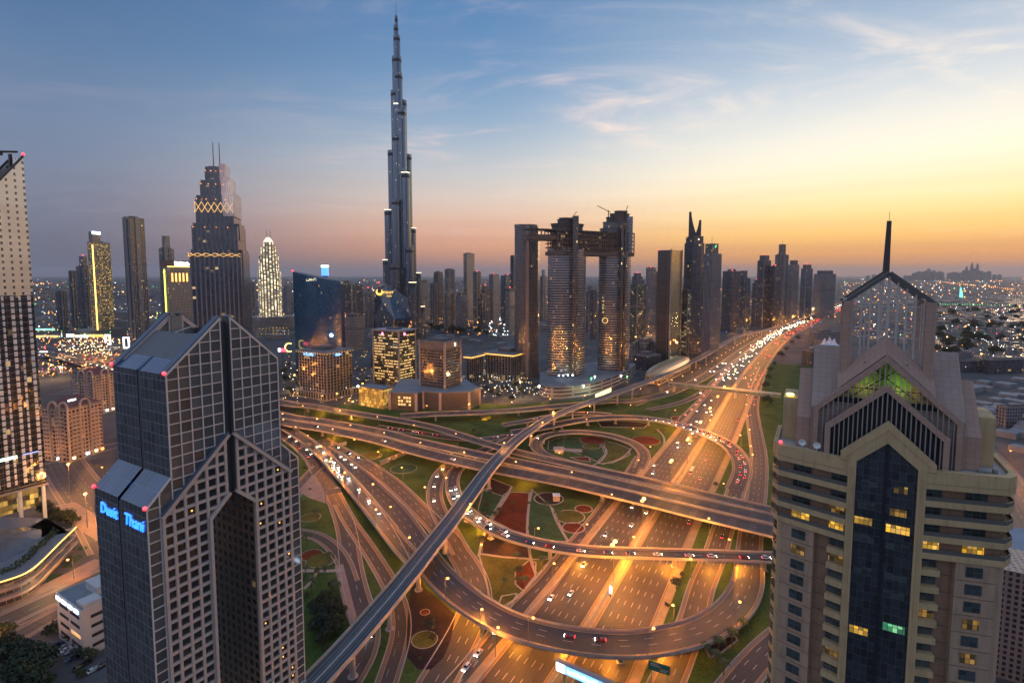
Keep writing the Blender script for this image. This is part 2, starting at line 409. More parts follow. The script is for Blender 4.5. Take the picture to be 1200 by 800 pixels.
def asphalt(name, pitch=3.65, shoulder=1.5, edge=(0.50, 0.27, 0.05), base=0.031, dash=True, hatch=False):
    if name in MAT: return MAT[name]
    m = bpy.data.materials.new(name); m.use_nodes = True
    N = NT(m.node_tree); b = N.n['Principled BSDF']
    uv = N.add('ShaderNodeUVMap', uv_map='UVMap'); s = N.add('ShaderNodeSeparateXYZ', {0: uv.outputs[0]})
    e2 = N.add('ShaderNodeUVMap', uv_map='EDGE'); s2 = N.add('ShaderNodeSeparateXYZ', {0: e2.outputs[0]})
    u, v, ur = s.outputs[0], s.outputs[1], s2.outputs[0]
    d = N.m('MINIMUM', u, ur)
    tv = N.add('ShaderNodeCombineXYZ', {0: u, 1: N.m('MULTIPLY', v, 0.03), 2: 0.0})
    st = N.add('ShaderNodeTexNoise', {'Vector': tv.outputs[0], 'Scale': 0.8, 'Detail': 5.0})
    t = N.add('ShaderNodeTexCoord')
    pt = N.add('ShaderNodeTexNoise', {'Vector': t.outputs['Object'], 'Scale': 0.045, 'Detail': 6.0, 'Roughness': 0.65})
    fine = N.add('ShaderNodeTexNoise', {'Vector': t.outputs['Object'], 'Scale': 1.3, 'Detail': 3.0})
    f = N.m('ADD', N.m('MULTIPLY', st.outputs[0], 0.5), N.m('ADD', N.m('MULTIPLY', pt.outputs[0], 0.35), N.m('MULTIPLY', fine.outputs[0], 0.15)))
    k = base
    c = N.ramp(f, [(0.32, (k * 0.55, k * 0.52, k * 0.5)), (0.5, (k, k * 0.95, k * 0.9)), (0.68, (k * 1.7, k * 1.55, k * 1.4))])
    # tyre tracks, repairs, joints
    lx = N.m('FRACT', N.m('DIVIDE', N.m('SUBTRACT', u, shoulder + 0.3), pitch))
    tk = N.m('ADD', N.mapr(N.m('ABSOLUTE', N.m('SUBTRACT', lx, 0.27)), 0.02, 0.13, 1.0, 0.0), N.mapr(N.m('ABSOLUTE', N.m('SUBTRACT', lx, 0.73)), 0.02, 0.13, 1.0, 0.0))
    c = N.mix(N.m('MULTIPLY', tk, N.m('MULTIPLY', st.outputs[0], 0.55)), c, (k * 0.45, k * 0.43, k * 0.42))
    wp = N.add('ShaderNodeTexWhiteNoise', {'Vector': N.add('ShaderNodeCombineXYZ', {0: N.m('FLOOR', N.m('DIVIDE', u, pitch * 2)), 1: N.m('FLOOR', N.m('DIVIDE', v, 41.0)), 2: 0.0}).outputs[0]}, noise_dimensions='3D')
    c = N.mix(N.m('MULTIPLY', N.m('GREATER_THAN', wp.outputs['Value'], 0.62), 0.4), c, (k * 1.7, k * 1.6, k * 1.55))
    jn = N.m('LESS_THAN', N.m('FRACT', N.m('DIVIDE', v, 33.0)), 0.016)
    c = N.mix(N.m('MULTIPLY', jn, 0.6), c, (k * 0.3, k * 0.3, k * 0.3))
    # pale shoulder strip
    sh = N.m('LESS_THAN', d, shoulder)
    c = N.mix(sh, c, N.mix(pt.outputs[0], (0.12, 0.085, 0.07), (0.23, 0.165, 0.135)))
    # edge line
    el_ = N.m('MULTIPLY', N.m('GREATER_THAN', d, shoulder + 0.1), N.m('LESS_THAN', d, shoulder + 0.42))
    wear = N.m('MULTIPLY', el_, N.mapr(fine.outputs[0], 0.25, 0.5, 0.45, 0.95))
    c = N.mix(wear, c, tuple(edge))
    if dash:
        x = N.m('DIVIDE', N.m('SUBTRACT', u, shoulder + 0.3), pitch)
        near = N.m('LESS_THAN', N.m('ABSOLUTE', N.m('SUBTRACT', N.m('FRACT', N.m('ADD', x, 0.5)), 0.5)), 0.16 / pitch)
        ok = N.m('GREATER_THAN', d, shoulder + 2.0)
        on = N.m('LESS_THAN', N.m('FRACT', N.m('DIVIDE', v, 12.0)), 0.34)
        c = N.mix(N.m('MULTIPLY', N.m('MULTIPLY', near, ok), N.m('MULTIPLY', on, 0.6)), c, (0.5, 0.46, 0.42))
    N.l.new(c, b.inputs['Base Color']); b.inputs['Roughness'].default_value = 0.62
    MAT[name] = m
    return m
ASPH = asphalt('asphalt_lanes')
ASPH_H = asphalt('highway_asphalt', 3.6, 0.6)
ASPH_S = asphalt('street_asphalt', 7.0, 2.2, edge=(0.45, 0.36, 0.28), base=0.06)

def cr(P, step=5.0):
    """Catmull-Rom resample of a list of Vectors"""
    P = [Vector(p) for p in P]
    P = [P[0] * 2 - P[1]] + P + [P[-1] * 2 - P[-2]]
    out = []
    for i in range(1, len(P) - 2):
        p0, p1, p2, p3 = P[i - 1:i + 3]
        n = max(1, int(round((p2 - p1).length / step)))
        for k in range(n):
            t = k / n
            out.append(0.5 * ((2 * p1) + (p2 - p0) * t + (2 * p0 - 5 * p1 + 4 * p2 - p3) * t * t + (3 * p1 - p0 - 3 * p2 + p3) * t ** 3))
    out.append(P[-2].copy())
    # smooth twice
    for _ in range(3):
        out = [out[0]] + [(out[i - 1] + out[i] * 2 + out[i + 1]) / 4 for i in range(1, len(out) - 1)] + [out[-1]]
    return out
class Path:
    def __init__(s, pts, w):
        s.p = pts; s.w = w
        s.n = []; s.s = [0.0]
        for i in range(len(pts)):
            a = pts[max(0, i - 1)]; b = pts[min(len(pts) - 1, i + 1)]
            d = Vector((b.x - a.x, b.y - a.y, 0)).normalized()
            s.n.append(Vector((-d.y, d.x, 0)))         # left of travel
            if i: s.s.append(s.s[-1] + (pts[i] - pts[i - 1]).length)
        s.L = s.s[-1]
        if not isinstance(w, (list, tuple)): s.ws = [w] * len(pts)
        else:
            s.ws = []
            for i in range(len(pts)):
                t = s.s[i] / s.L * (len(w) - 1); k = min(int(t), len(w) - 2); s.ws.append(w[k] + (w[k + 1] - w[k]) * (t - k))
    def at(s, d, lat=0.0):
        """point at distance d, lat metres left; returns point, heading"""
        d = max(0.0, min(s.L - 1e-3, d))
        lo = 0
        for i in range(len(s.s) - 1):
            if s.s[i + 1] >= d: lo = i; break
        f = (d - s.s[lo]) / max(1e-6, s.s[lo + 1] - s.s[lo])
        p = s.p[lo].lerp(s.p[lo + 1], f); n = s.n[lo].lerp(s.n[lo + 1], f).normalized()
        sl = (s.p[lo + 1].z - s.p[lo].z) / max(1e-6, s.s[lo + 1] - s.s[lo])
        return p + n * lat, atan2(-n.x, n.y), sl
    def near(s, q):
        return min(range(len(s.p)), key=lambda i: (s.p[i].xy - Vector(q).xy).length)
def surf(mb, path, dz=0.0):
    mb.uv2 = mb.uv2 or []
    for i in range(len(path.p) - 1):
        q = []; u = []; e = []
        for (k, sgn) in ((i, 1), (i, -1), (i + 1, -1), (i + 1, 1)):
            w = path.ws[k]
            q.append(path.p[k] + path.n[k] * sgn * w / 2 + Vector((0, 0, dz)))
            u.append((0 if sgn > 0 else w, path.s[k])); e.append((w if sgn > 0 else 0, 0))
        mb.face(q, u); mb.uv2.extend(e)
def sweep(mb, path, prof, i0=0, i1=None, latw=0.0):
    """closed profile [(lat, dz)], swept along the path; latw: side (+1/-1) measured from that edge, 0 from the centre"""
    i1 = len(path.p) - 1 if i1 is None else i1
    def ring(i):
        base = path.ws[i] / 2 * latw
        return [path.p[i] + path.n[i] * (base + a) + Vector((0, 0, b)) for a, b in prof]
    prev = ring(i0); m = len(prof); mb.face(prev[::-1])
    for i in range(i0 + 1, i1 + 1):
        cur = ring(i); d0, d1 = path.s[i - 1], path.s[i]
        for j in range(m):
            k = (j + 1) % m
            mb.face([prev[j], cur[j], cur[k], prev[k]], [(j, d0), (j, d1), (j + 1, d1), (j + 1, d0)])
        prev = cur
    mb.face(prev)

ROAD = {}
def px_path(pts, w, step=5.0):
    return Path(cr([ground(*p) for p in pts], step), w)
def structure_road(key, name, label, pts, w, mat, kerb=True, dz=0.0, step=6.0):
    P = px_path(pts, w, step); ROAD[key] = P
    m = MB(); surf(m, P, dz)
    o = tag(m.build(name, mat), label, 'road', kind='structure')
    if kerb:
        for s in (1, -1):
            k = MB(); sweep(k, P, [(0.0, -0.3), (0.45, -0.3), (0.45, 0.35 + dz), (0.0, 0.35 + dz)] if s > 0 else [(-0.45, -0.3), (0.0, -0.3), (0.0, 0.35 + dz), (-0.45, 0.35 + dz)], latw=s)
            k.build('kerb', CONC, o)
    return P
DECKL = bpy.data.lights.new('under_deck_light', 'POINT'); DECKL.energy = 9000; DECKL.color = (1.0, 0.34, 0.03); DECKL.shadow_soft_size = 0.4

BRIDGES = []
def under_deck(p, pad=1.5):
    for P in BRIDGES:
        i = P.near(p)
        if P.p[i].z > 3.0 and (P.p[i] - p).xy.length < P.ws[i] / 2 + pad and P.p[i].z > p.z + 1: return True
    return False
def pier(m, c, h, w, ang, slim=False):
    """tapered column with a flared cap"""
    ca, sa = cos(ang), sin(ang)
    def rect(a, b): return [(c.x + x * ca - y * sa, c.y + x * sa + y * ca) for x, y in ((-a, -b), (a, -b), (a, b), (-a, b))]
    a = 0.9 if slim else 1.0
    m.prism(rect(a * 1.7, a * 1.7), 0.0, 0.5)
    m.prism(rect(a, a * 0.9), 0.5, h - 1.6, cap=False)
    m.prism(rect(a, a * 0.9), h - 1.6, h - 0.4, cap=False, inset=rect(min(w * 0.36, 4.2), a * 1.05))
    m.prism(rect(min(w * 0.36, 4.2), a * 1.05), h - 0.4, h, cap=True)
def bridge(key, name, label, cat, pts, w, piers=(), thick=1.5, mat=None, par=((0, 1), (0, 1)), lights=(), dz=0.0, group=None, concrete=None, parh=0.95):
    P = px_path(pts, w); ROAD[key] = P; BRIDGES.append(P)
    n = len(P.p) - 1; mid = P.p[n // 2]
    t = thing(name, label, cat, (mid.x, mid.y, 0), 0, group)
    cm = concrete or CONC
    for p in P.p: p.z += dz
    d = MB(t.location)
    i = 0
    for i in range(n):
        pr = []
        for k in (i, i + 1):
            h = P.ws[k] / 2 + 0.35
            pr.append([P.p[k] + P.n[k] * a + Vector((0, 0, b)) for a, b in ((h, -0.02), (h, -0.55), (h * 0.52, -thick), (-h * 0.52, -thick), (-h, -0.55), (-h, -0.02))])
        for j in range(6):
            k = (j + 1) % 6
            d.face([pr[0][j], pr[0][k], pr[1][k], pr[1][j]], [(0, P.s[i]), (1, P.s[i]), (1, P.s[i + 1]), (0, P.s[i + 1])])
    d.build('deck', cm, t)
    m = MB(t.location); surf(m, P, 0.012); m.build('road_surface', mat or ASPH, t)
    for s in (1, -1):
        a, b = par[0] if s > 0 else par[1]
        if b <= a: continue
        k = MB(t.location); i0, i1 = int(a * n), int(b * n)
        pf = [(-0.02, -0.1), (0.36, -0.1), (0.30, parh), (0.06, parh)] if s > 0 else [(-0.36, -0.1), (0.02, -0.1), (-0.06, parh), (-0.30, parh)]
        sweep(k, P, pf, i0, i1, latw=s); k.build('parapet', cm, t)
    for f in piers:
        q, a, _ = P.at(f * P.L)
        if q.z - thick < 2.2: continue
        m = MB(t.location); pier(m, q, q.z - thick - 0.02, P.ws[0], a - pi / 2 + pi / 2); m.build('pier', cm, t)
    for f in lights:
        q, a, _ = P.at(f * P.L)
        lo = bpy.data.objects.new('under_deck_light', DECKL); COL.objects.link(lo); lo.parent = t
        lo.location = Vector((q.x, q.y, q.z - thick - 0.9)) - Vector(t.location)
    return P

# ---------------------------------------------------------------- lawns of the interchange
def lawn_mat(name, a, b):
    if name in MAT: return MAT[name]
    m = bpy.data.materials.new(name); m.use_nodes = True
    N = NT(m.node_tree); bs = N.n['Principled BSDF']
    t = N.add('ShaderNodeTexCoord')
    n1 = N.add('ShaderNodeTexNoise', {'Vector': t.outputs['Object'], 'Scale': 0.055, 'Detail': 8.0, 'Roughness': 0.7})
    n2 = N.add('ShaderNodeTexNoise', {'Vector': t.outputs['Object'], 'Scale': 0.7, 'Detail': 5.0, 'Roughness': 0.7})
    f = N.m('ADD', N.m('MULTIPLY', n1.outputs[0], 0.55), N.m('MULTIPLY', n2.outputs[0], 0.45))
    N.l.new(N.ramp(f, [(0.36, tuple(x * 0.7 for x in a)), (0.5, tuple((x + y) / 2 for x, y in zip(a, b))), (0.62, tuple(b))]), bs.inputs['Base Color'])
    bs.inputs['Roughness'].default_value = 0.95; bs.inputs['Specular IOR Level'].default_value = 0.1
    bmp = N.add('ShaderNodeBump', {'Height': n2.outputs[0], 'Strength': 0.6, 'Distance': 0.5}); N.l.new(bmp.outputs[0], bs.inputs['Normal'])
    MAT[name] = m
    return m
LAWN = lawn_mat('lawn_grass', (0.028, 0.060, 0.012), (0.085, 0.135, 0.030))
def pxpoly(pts, z=0.0): return [ground(x, y, z) for x, y in pts]
lp = pxpoly([(300, 900), (322, 640), (320, 530), (345, 478), (470, 470), (600, 474), (760, 462), (840, 440), (905, 425), (960, 430), (1010, 640), (960, 760), (930, 900)], 0.004)
m = MB(); m.face(lp, [(p.x, p.y) for p in lp])
tag(m.build('lawn', LAWN), 'mown green lawns filling the loops of the road interchange', 'lawn', kind='stuff')

# ---------------------------------------------------------------- the wide highway running away to the right
HW = [(640, 812, 0), (671, 762, 0), (705, 706, 0), (768, 600, 0), (820, 521, 0), (861, 452, 0), (882, 424, 0), (900, 404, 0), (920, 390, 0), (940, 380.5, 0), (965, 369, 0), (990, 358, 0), (1012, 350, 0)]
med = cr([ground(*p) for p in HW], 12.0)
_d0 = (med[0] - med[3]).normalized(); med = [med[0] + _d0 * 110, med[0] + _d0 * 55] + med
MED = Path(med, 4.0); ROAD['median'] = MED
def offs(P, o, w, key):
    q = Path([P.p[i] + P.n[i] * o for i in range(len(P.p))], w); ROAD[key] = q; return q
HL = offs(MED, 14.6, 24.5, 'hl'); HR = offs(MED, -14.6, 24.5, 'hr')
for P, lb, sh in ((HL, 'left carriageway of the wide highway, traffic coming towards the viewer', 1), (HR, 'right carriageway of the wide highway, traffic leaving into the distance', -1)):
    m = MB(); surf(m, P, 0.03)
    tag(m.build('highway', ASPH_H), lb, 'road', kind='structure')
m = MB(); sweep(m, MED, [(-2.3, -0.2), (2.3, -0.2), (2.3, 0.22), (-2.3, 0.22)])
MEDM = pmat('median_paving', (0.30, 0.22, 0.13), 0.85, noise=0.3, nscale=0.1)
mo = tag(m.build('median_strip', MEDM), 'raised paved median strip between the two carriageways', 'median', kind='structure')
m = MB(); sweep(m, MED, [(-0.35, 0.2), (0.35, 0.2), (0.12, 1.15), (-0.12, 1.15)]); 
t = thing('crash_barrier', 'long concrete crash barrier along the highway median', 'barrier', (MED.p[10].x, MED.p[10].y, 0)); 
m.off = Vector(t.location); m.build('barrier_wall', CONC, t)
# pale paved verge walls beside the highway
for P, s, nm in ((HL, 1, 'left'), (HR, -1, 'right')):
    m = MB(); n = len(P.p) - 1
    sweep(m, P, [(0.0, -0.2), (4.2 * s, -0.2), (4.2 * s, 0.18), (0.0, 0.18)] if s > 0 else [(-4.2, -0.2), (0, -0.2), (0, 0.18), (-4.2, 0.18)], 0, int(n * 0.62), latw=s)
    tag(m.build('pavement', MEDM), 'ochre paved verge along the %s edge of the wide highway' % nm, 'pavement', kind='structure')

# roads on the ground
structure_road('svc', 'service_road', 'service road with yellow box markings right of the highway', [(863, 572, 0), (856, 597, 0), (847, 620, 0), (836, 655, 0), (822, 687, 0), (811, 729, 0), (800, 755, 0), (790, 781, 0), (775, 812, 0), (755, 850, 0)], 13.0, ASPH, dz=0.02)
structure_road('r6b', 'slip_road', 'slip road left of the highway coming out from under the double flyover', [(752, 535, 0), (735, 562, 0), (712, 591, 0), (699, 609, 0), (683, 628, 0), (660, 655, 0), (639, 682, 0), (619, 701, 0), (604, 716, 0), (581, 749, 0), (562, 772, 0), (540, 797, 0), (520, 822, 0)], 11.0, ASPH, dz=0.024)
structure_road('r11', 'curved_road', 'wide curved road sweeping down under the viaduct and the big flyover', [(375, 515, 0), (395, 526, 0), (416, 537, 0), (437, 549.5, 0), (460, 566, 0), (481, 585.5, 0), (499, 603.5, 0), (520, 626, 0), (540, 650, 0), (555, 676, 0), (559, 700, 0), (555, 720, 0), (545, 741, 0), (533, 764, 0), (512, 800, 0), (490, 840, 0)], [15, 15, 14, 13, 14, 16, 16], ASPH, dz=0.028)
structure_road('r10', 'slip_road', 'short slip road with light lines curving down from under the double flyover', [(540, 535, 0), (524, 547, 0), (514, 558, 0), (509, 576, 0), (511, 591, 0), (518, 607, 0), (530, 628, 0), (541, 648, 0)], 11.5, ASPH, dz=0.032)
structure_road('r15', 'frontage_road', 'frontage road forking beside the twin leg hotel', [(318, 500, 0), (339, 513, 0), (354, 525, 0), (366, 537, 0), (374, 552, 0), (383, 568, 0), (392, 583, 0), (400, 602, 0), (406, 622, 0), (409, 642, 0), (412, 664, 0), (417, 690, 0), (424, 714, 0), (430, 737, 0), (428, 757, 0), (420, 776, 0), (402, 803, 0), (385, 830, 0)], [15, 14, 13, 12, 12, 12, 13], ASPH, dz=0.036)
structure_road('r15r', 'slip_road', 'slip road forking right from the frontage road behind the metro viaduct', [(398, 590, 0), (410, 612, 0), (424, 632, 0), (436, 650, 0), (448, 669, 0), (458, 687, 0), (467, 707, 0), (470.5, 726, 0), (470, 745, 0), (464, 767, 0), (456, 790, 0), (445, 825, 0)], 9.0, ASPH, dz=0.04)
structure_road('r15l', 'slip_road', 'narrow slip road curving out from behind the twin leg hotel', [(300, 628, 0), (330, 622, 0), (353, 623.5, 0), (370, 627, 0), (385, 636, 0), (397, 648, 0), (405, 663, 0), (411, 682, 0)], 8.5, ASPH, dz=0.044)
structure_road('r16', 'slip_road', 'short branch road turning behind the twin leg hotel', [(374, 546, 0), (366, 553, 0), (358, 562, 0), (350, 572, 0), (338, 590, 0)], 10.0, ASPH, dz=0.048)
structure_road('r17', 'side_road', 'side road at the foot of the beige tower', [(960, 715, 0), (930, 735, 0), (905, 755, 0), (888, 772, 0), (865, 800, 0), (835, 840, 0)], 13.0, ASPH, dz=0.02)
structure_road('r18', 'city_street', 'busy street behind the beige tower with orange lamps', [(1120, 500, 0), (1160, 545, 0), (1185, 580, 0), (1215, 632, 0), (1260, 720, 0)], 30.0, ASPH_S, dz=0.02)
structure_road('r13', 'collector_road', 'collector road right of the highway full of red tail lights', [(895, 430, 0), (888, 449, 0), (884, 462, 0), (881.5, 478, 0), (883, 494, 0), (886, 512, 0), (889, 532, 0), (889, 555, 0), (885, 590, 0), (880, 622, 0), (878, 645, 0), (877, 664, 0)], 14.0, ASPH, dz=0.052)
structure_road('r9', 'link_road', 'link road with red tail lights passing under the upper ramp', [(440, 499.5, 0), (470, 504, 0), (500, 508.5, 0), (530, 513, 0), (560, 515, 0), (591, 511.5, 0), (610, 509, 0)], 12.0, ASPH, dz=0.02)
structure_road('r4g', 'frontage_road', 'left frontage road between the metro station and the highway', [(738, 474, 0), (757, 467, 0), (782, 461, 0), (806, 451, 0), (826, 441, 0), (846, 428, 0), (868, 412, 0), (890, 398, 0), (915, 385, 0), (940, 374.5, 0), (968, 363, 0)], 18.0, ASPH, dz=0.02, step=10)
structure_road('r4h', 'slip_road', 'inner slip road with a white light line left of the highway', [(760, 480, 0), (785, 475, 0), (805, 469, 0), (822, 460, 0), (838, 446, 0), (852, 432, 0), (870, 416, 0)], 9.0, ASPH, dz=0.024)
structure_road('r4i', 'slip_road', 'slip road packed with headlights joining the highway from the left', [(795, 494, 0), (808, 482, 0), (820, 470, 0), (830, 458, 0), (842, 445, 0), (858, 428, 0)], 7.5, ASPH, dz=0.034)
structure_road('s1', 'boulevard', 'boulevard with a yellow median passing the white office at lower left', [(-90, 768, 0), (-40, 746, 0), (0, 729, 0), (73, 695, 0), (130, 668, 0), (200, 645, 0), (270, 632, 0), (310, 627, 0)], 17.0, ASPH_S, dz=0.02)
structure_road('s1b', 'boulevard', 'nearer carriageway of the boulevard at lower left', [(-60, 790, 0), (0, 756, 0), (60, 722, 0), (120, 692, 0), (190, 662, 0)], 13.0, ASPH_S, dz=0.024)
structure_road('s2', 'wide_avenue', 'wide empty avenue beside the red roofed apartment block', [(58, 505, 0), (66, 530, 0), (84, 560, 0), (114, 600, 0), (140, 640, 0)], 30.0, ASPH_S, dz=0.016)
structure_road('s3', 'cross_street', 'cross street in front of the red roofed apartment block', [(0, 552, 0), (50, 541, 0), (95, 531, 0), (140, 521, 0), (200, 508, 0)], 20.0, ASPH_S, dz=0.028)

# ---------------------------------------------------------------- flyovers
TE = [(40, 401), (100, 415), (160, 432), (240, 457), (329, 481.5), (380, 489.5), (444, 500), (480, 509), (520, 517), (562, 526), (600, 534), (660, 546.7), (743, 566), (827, 584), (901, 600), (960, 612), (1040, 628)]
# far carriageway, near carriageway, and the band merging from the upper ramp
bridge('r2a', 'flyover_bridge', 'far carriageway of the long double flyover crossing the whole interchange', 'flyover',
       [(20, 399, 8), (100, 419, 8), (160, 436, 8), (240, 461, 8), (329, 486, 8), (380, 494, 8), (444, 505.5, 8), (480, 515, 8), (520, 524, 8), (562, 533, 8), (600, 540.5, 8), (660, 552.5, 8), (743, 571, 8), (827, 590.5, 8), (901, 607, 8), (1000, 630, 8), (1100, 655, 8)],
       [22, 22, 22, 22, 19, 15, 14, 14, 14], [0.2, 0.3, 0.36, 0.42, 0.48, 0.54, 0.59, 0.64, 0.69, 0.8, 0.88], lights=[0.45, 0.60, 0.72, 0.82], par=((0, 1), (0, 1)))
bridge('r2b', 'flyover_bridge', 'near carriageway of the long double flyover crossing the whole interchange', 'flyover',
       [(20, 405, 8), (100, 426, 8), (160, 443, 8), (240, 469, 8), (329, 493.5, 8), (380, 502, 8), (444, 515.5, 8), (480, 526, 8), (520, 536, 8), (562, 545.5, 8), (600, 552.8, 8), (660, 564, 8), (743, 583, 8), (827, 603.5, 8), (901, 621, 8), (1000, 646, 8), (1100, 674, 8)],
       [20, 20, 20, 20, 19, 17, 17, 17, 17], [0.2, 0.3, 0.36, 0.42, 0.48, 0.54, 0.59, 0.64, 0.69, 0.8, 0.88], lights=[0.42, 0.5, 0.56, 0.7, 0.745, 0.79, 0.84, 0.88], dz=0.03, par=((0, 1), (0, 1)))
bridge('r3', 'flyover_ramp', 'long ramp descending from upper left and merging onto the double flyover', 'flyover',
       [(150, 428, 7.5), (240, 452, 7.5), (329, 471.5, 7.5), (365, 476, 7.5), (407, 483, 7.5), (449, 489.5, 7.5), (480, 494.5, 7.5), (517, 503, 7.5), (555, 515, 7.8), (585, 524, 8), (607, 530, 8), (630, 535.5, 8), (660, 542, 8), (700, 551, 8), (750, 561.5, 8), (816, 577, 8), (901, 597, 8), (1000, 619, 8)],
       [22, 22, 21, 20, 15, 12, 11, 10, 10], [0.3, 0.36, 0.42, 0.48, 0.545], par=((0, 1), (0, 0.56)), dz=0.06, lights=[0.4, 0.5, 0.55])
bridge('r4', 'flyover_ramp', 'straight upper ramp running right past the low office podium', 'flyover',
       [(470, 487.5, 7.45), (500, 485.5, 7.45), (540, 484, 7.4), (580, 482.5, 7), (620, 479.5, 6.5), (660, 475.5, 6), (690, 472.5, 5), (715, 470, 3.6), (738, 470, 1.8), (752, 467, 0.6)], 17.0, [0.12, 0.28, 0.42, 0.55, 0.66], par=((0.0, 0.95), (0.1, 0.98)), dz=0.09, lights=[0.3, 0.55])
bridge('r5', 'curved_flyover', 'curved flyover with red tail lights crossing the highway behind the double flyover', 'flyover',
       [(600, 507, 2), (636, 501, 4.5), (664, 495, 6), (690, 491, 6.8), (720, 489, 7), (748, 489.5, 7), (778, 493, 7), (795, 497.5, 7), (813, 503, 7), (832, 510, 6.8), (850, 519, 6.2), (862, 529.5, 5.2), (868.5, 540, 4.2), (870, 551, 2.8), (867, 563, 1.2), (862, 574, 0.3)],
       15.0, [0.16, 0.25, 0.34, 0.44, 0.60], dz=0.05, lights=[0.42, 0.5, 0.58])
bridge('r5b', 'flyover_ramp', 'short ramp joining the curved flyover from the left under the viaduct', 'flyover',
       [(590, 498, 5.5), (620, 493, 6), (650, 487, 6.3), (680, 484, 6.6), (706, 485, 6.9), (730, 488, 6.95)], 9.0, [0.2, 0.45, 0.7], par=((0, 0.9), (0, 0.55)), dz=0.1)
bridge('loop', 'loop_ramp', 'loop ramp circling the round gardens beside the double flyover', 'flyover',
       [(720, 554, 8), (690, 547, 8), (664, 540.5, 8), (645, 535.5, 8), (634, 530, 7.9), (628.5, 524, 7.6), (629, 517, 7.2), (637, 511.5, 6.8), (650, 508, 6.2), (675, 506, 5.4), (705, 508.5, 4.4), (727, 513.5, 3.4), (744, 520.5, 2.4), (753.5, 529, 1.4), (754.5, 538, 0.7), (749, 549, 0.25)], 11.0, [0.26, 0.34, 0.43], par=((0.2, 1), (0.3, 0.97)), dz=0.04)
bridge('r7', 'curved_flyover', 'low flyover carrying a queue of cars across the highway in the middle', 'flyover',
       [(600, 513, 1), (588, 519, 1.2), (566, 528, 1.5), (547, 539, 2), (536, 549, 2.6), (531, 558, 3.2), (530, 569.5, 4), (534, 584, 5), (541, 594, 5.8), (551, 603, 6.4), (572, 617, 7), (604, 630.5, 7.4), (634, 637.5, 7.5), (660, 642.5, 7.5), (700, 646.5, 7.5), (743, 648, 7.5), (818, 650, 7.5), (901, 653, 7.5), (990, 657, 7.5)],
       10.5, [0.42, 0.52, 0.62, 0.785, 0.9], lights=[0.5, 0.56, 0.66, 0.72, 0.775, 0.83, 0.87], dz=0.02)
bridge('r8', 'curved_flyover', 'big curved flyover sweeping over the highway in the foreground', 'flyover',
       [(380, 524.5, 0.6), (404, 541.5, 2), (424, 557.5, 3.4), (443, 577, 4.8), (460, 595, 6), (474, 614, 6.8), (486, 632, 7.3), (494, 646, 7.6), (505, 663, 8), (522, 682, 8), (543, 700, 8), (563, 713.5, 8), (588, 727.5, 8), (617, 738, 8), (652, 746.5, 8), (690, 752.5, 8), (740, 755, 8), (785, 749, 7.6), (822, 738.5, 6.6), (849, 723.5, 5), (866, 706, 3.4), (875.5, 687, 1.8), (878, 668, 0.6), (878, 655, 0.15)],
       [12, 12, 13, 15, 16, 16, 16, 16, 16, 16, 15], [0.24, 0.32, 0.40, 0.54, 0.61, 0.74, 0.82], lights=[0.46, 0.52, 0.565, 0.60, 0.65, 0.69, 0.73, 0.78, 0.82], dz=0.01, parh=1.05)
bridge('r14', 'flyover_ramp', 'inner ramp with white light lines joining the big curved flyover', 'flyover',
       [(318, 492, 3), (332, 499.5, 3.6), (344, 506.5, 4.2), (362, 518.5, 4.8), (380, 534, 5.2), (395, 550, 5.6), (410, 566, 6), (424, 582, 6.3), (438, 599, 6.6), (453, 618, 7), (466, 634, 7.3), (478, 648, 7.6), (490, 659, 7.8)],
       11.5, [0.35, 0.5, 0.62, 0.74, 0.86], dz=0.05, par=((0, 0.88), (0, 1)))

# metro viaduct with its two tracks
TRK = pmat('track_bed', (0.075, 0.073, 0.072), 0.6, noise=0.3, nscale=0.2)
VIA = pmat('viaduct_concrete', (0.36, 0.32, 0.29), 0.8, noise=0.2, nscale=0.2)
RAILM = pmat('rail_steel', (0.22, 0.215, 0.21), 0.5, 0.3)
MZ = 15.0
mpts = [(330, 839), (350, 818.5), (371, 797), (402, 764), (434, 727), (467, 688), (498, 649), (534, 603), (569, 555), (585, 536), (600, 521), (615, 508.5), (645, 489.5), (684, 474), (720, 461.5), (750, 450.5), (768, 444), (802, 428), (820, 419.5), (840, 408), (856, 398.5), (872, 392), (900, 386), (920, 380), (940, 373), (960, 366), (986, 358.5), (1010, 351.5)]
MP = Path(cr([ground(x, y, MZ) for x, y in mpts], 8.0), 11.0); ROAD['metro'] = MP
mt = thing('metro_viaduct', 'grey metro viaduct with twin tracks striding over all the roads', 'viaduct', (MP.p[20].x, MP.p[20].y, 0))
d = MB(mt.location)
sweep(d, MP, [(-5.6, -0.1), (-5.6, -0.5), (-2.4, -2.1), (2.4, -2.1), (5.6, -0.5), (5.6, -0.1)]); d.build('deck', VIA, mt)
d = MB(mt.location); sweep(d, MP, [(-4.9, -0.1), (4.9, -0.1), (4.9, 0.1), (-4.9, 0.1)]); d.build('track_bed', TRK, mt)
for o in (-2.2, 2.2):
    d = MB(mt.location)
    for r_ in (-0.75, 0.75):
        sweep(d, MP, [(o + r_ - 0.16, 0.08), (o + r_ + 0.16, 0.08), (o + r_ + 0.16, 0.36), (o + r_ - 0.16, 0.36)])
    d.build('track', RAILM, mt)
d = MB(mt.location); sweep(d, MP, [(-0.5, 0.08), (0.5, 0.08), (0.5, 0.4), (-0.5, 0.4)]); d.build('walkway', VIA, mt)
for s in (1, -1):
    d = MB(mt.location); sweep(d, MP, [(s * 5.0, -0.2), (s * 5.6, -0.2), (s * 5.5, 1.35), (s * 5.1, 1.35)] if s > 0 else [(-5.6, -0.2), (-5.0, -0.2), (-5.1, 1.35), (-5.5, 1.35)]); d.build('parapet', VIA, mt)
